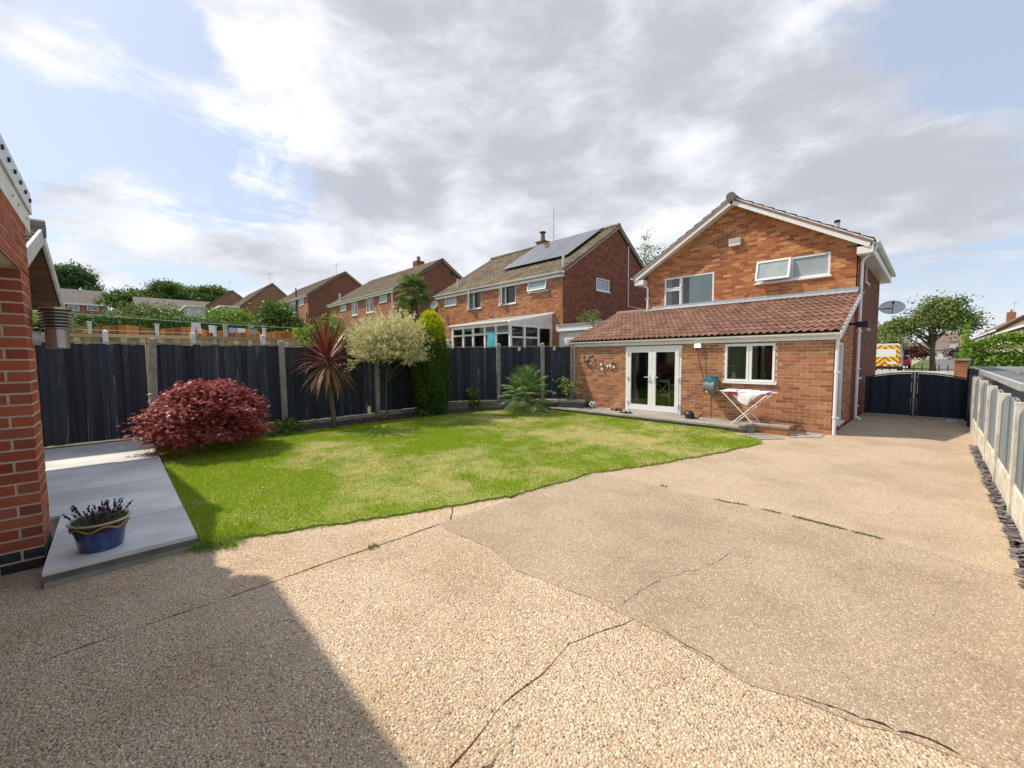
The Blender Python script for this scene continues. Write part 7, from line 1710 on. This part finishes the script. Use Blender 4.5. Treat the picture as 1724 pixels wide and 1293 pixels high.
def terrace_house(label, y0, y1, x0, x1, ze, zr, ch, group='terraced houses along the far street'):
    t = thing('terraced_house', label, 'house', ((x0 + x1) / 2, (y0 + y1) / 2, 0), group); xm = (x0 + x1) / 2
    m = MB(); m.box((x0, y0, 0), (x1, y1, ze)); m.add([(x0, y0, ze), (x1, y0, ze), (xm, y0, zr - .1)], [(0, 1, 2)]); m.build('wall', MAT['brick_t2'], t)
    m = MB(); m.slab3([(x0 - .3, y1, ze - .1), (x0 - .3, y0 - .2, ze - .1), (xm, y0 - .2, zr), (xm, y1, zr)], .12); m.slab3([(xm, y1, zr), (xm, y0 - .2, zr), (x1 + .3, y0 - .2, ze - .1), (x1 + .3, y1, ze - .1)], .12); m.build('roof', MAT['tile_far'], t)
    MB().box((x0 - .34, y0 - .2, ze - .3), (x0 - .30, y1, ze - .05)).build('fascia', MAT['white'], t)
    n = max(2, int((y1 - y0) / 3.2))
    for k in range(n):
        a = y0 + (y1 - y0) * (k + .2) / n; b = y0 + (y1 - y0) * (k + .75) / n
        for z in (ze - 1.75, .9): window(t, (x0, 0, 0), (0, -1, 0), (-1, 0, 0), -b, -a, z, z + 1.3, [(0, .33, 0, 1, 'sash'), (.33, .67, 0, 1, 'fix'), (.67, 1, 0, 1, 'sash')], fw=.1, out=.06, back='curtain', backd=.055)
    C_ = MB().box((xm - .5, ch, zr - .5), (xm + .5, ch + 1.2, zr + 1.35)).build('chimney', MAT['brick_far'], t); MB().tube([(xm, ch + .6, zr + 1.35), (xm, ch + .6, zr + 1.8)], .14, 8).build('chimney_pot', MAT['tile'], C_)
    aerial(t, xm + .3, ch + .6, zr + 1.3, zr + 3.0, 1.0); return t
terrace_house('nearest terraced house with white windows and a red chimney', 58, 92, 6.6, 12.0, 4.6, 6.6, 84)
terrace_house('farther terraced house with its own red chimney', 92.3, 150, 6.6, 12.0, 5.2, 7.4, 112)
def small_house(label, x, y, w, d, ze, zr, wall, roof):
    t = thing('distant_house', label, 'house', (x, y, 0), 'small houses at the far end of the street')
    m = MB(); m.box((x - w / 2, y, 0), (x + w / 2, y + d, ze)); m.build('wall', MAT[wall], t)
    m = MB(); m.slab3([(x - w / 2 - .3, y - .4, ze - .1), (x + w / 2 + .3, y - .4, ze - .1), (x + w / 2 + .3, y + d / 2, zr), (x - w / 2 - .3, y + d / 2, zr)], .15); m.slab3([(x - w / 2 - .3, y + d / 2, zr), (x + w / 2 + .3, y + d / 2, zr), (x + w / 2 + .3, y + d + .4, ze - .1), (x - w / 2 - .3, y + d + .4, ze - .1)], .15); m.build('roof', MAT[roof], t)
    for k in (-.28, .18): window(t, (0, y, 0), U, N_, x + k * w - .6, x + k * w + .9, .9, 2.0, [(0, .5, 0, 1, 'dark'), (.5, 1, 0, 1, 'dark')], fw=.12, out=.06, sill=False)
small_house('white bungalow at the end of the street left of the tree trunk', -1.5, 165, 9, 8, 2.8, 5.0, 'white_paint', 'tile_grey')
small_house('pale bungalow with a red roof at the end of the street', 10.5, 170, 10, 8, 3.0, 6.0, 'white_paint', 'tile')
small_house('white house on the slope behind the street tree', 3.5, 210, 9, 8, 6.0, 9.0, 'cladding', 'tile_far')
for k, (x, y, w, lab, mt) in enumerate(((3.6, 88, 4.0, 'cream garden wall along the far street', 'concrete_cream'), (4.4, 74, 3.2, 'pale rendered wall before the terraced houses', 'white_paint'))):
    o = MB().box((x, y, 0), (x + w * .06, y + 14, 1.25)).build('garden_wall', MAT[mt]); tag(o, lab, 'wall')
tree('maroon_bush', 'round maroon bush beside the far road', 'bush', (4.0, 108, 0), 2.6, (2.3, 2.0, 1.1), 'leaf_maroon', 73, .1, .55, 40, 50, .4, .3, .2)
tree('street_bush', 'dark maroon hedge bush left of the street tree trunk', 'bush', (-2.4, 92, 0), 2.8, (2.2, 2.0, 1.2), 'leaf_maroon', 74, .1, .55, 40, 50, .4, .3, .2)
tree('street_bush', 'dark green bush beside the cream wall', 'bush', (2.9, 84, 0), 1.9, (.8, .9, .8), 'leaf_dark', 75, .08, .55, 30, 40, .25, .22, .14)
# the neighbour's flat roof garage on the lower ground to the right
NG = thing('flat_roof_garage', 'low garage with grey felt flat roof beyond the blue grey fence', 'garage', (3, 13, -1.1))
m = MB(); m.box((1.02, 8.5, -1.2), (4.6, 17.6, 1.19)); m.build('wall', MAT['white_paint'], NG)
m = MB(); m.box((.80, 8.05, 1.20), (4.8, 17.8, 1.27)); m.build('roof', MAT['felt'], NG)
m = MB(); m.box((.775, 8.0, 1.205), (.825, 17.84, 1.295)); m.box((.825, 17.78, 1.205), (4.84, 17.84, 1.30)); m.box((.826, 8.0, 1.15), (4.84, 8.06, 1.30)); m.build('edge_trim', MAT['galv'], NG)
for (x, y, rx, ry) in ((1.9, 12.8, .75, 1.6), (1.7, 9.6, .5, .6)):
    q = MB(); n_ = 20; q.add([(x + rx * (1 + .12 * math.sin(3 * k)) * math.cos(k / n_ * 6.2832), y + ry * (1 + .1 * math.cos(2 * k)) * math.sin(k / n_ * 6.2832), 1.274) for k in range(n_)], [tuple(range(n_))]); q.build('rain_puddle', M('still_water', (.25, .27, .27), rough=.03, spec=.8), NG)
m = MB(); m.box((1.25, 8.40, -1.15), (3.9, 8.495, 1.0)); GD = m.build('garage_door', MAT['white'], NG); MB().box((1.4, 8.385, .62), (3.75, 8.395, .78)).build('glazing_strip', MAT['black'], GD)
m = MB(); m.box((1.0, 8.12, .98), (4.7, 8.35, 1.10)); m.build('door_canopy', MAT['white'], NG)
scene['title'] = 'rear garden of a brick house'
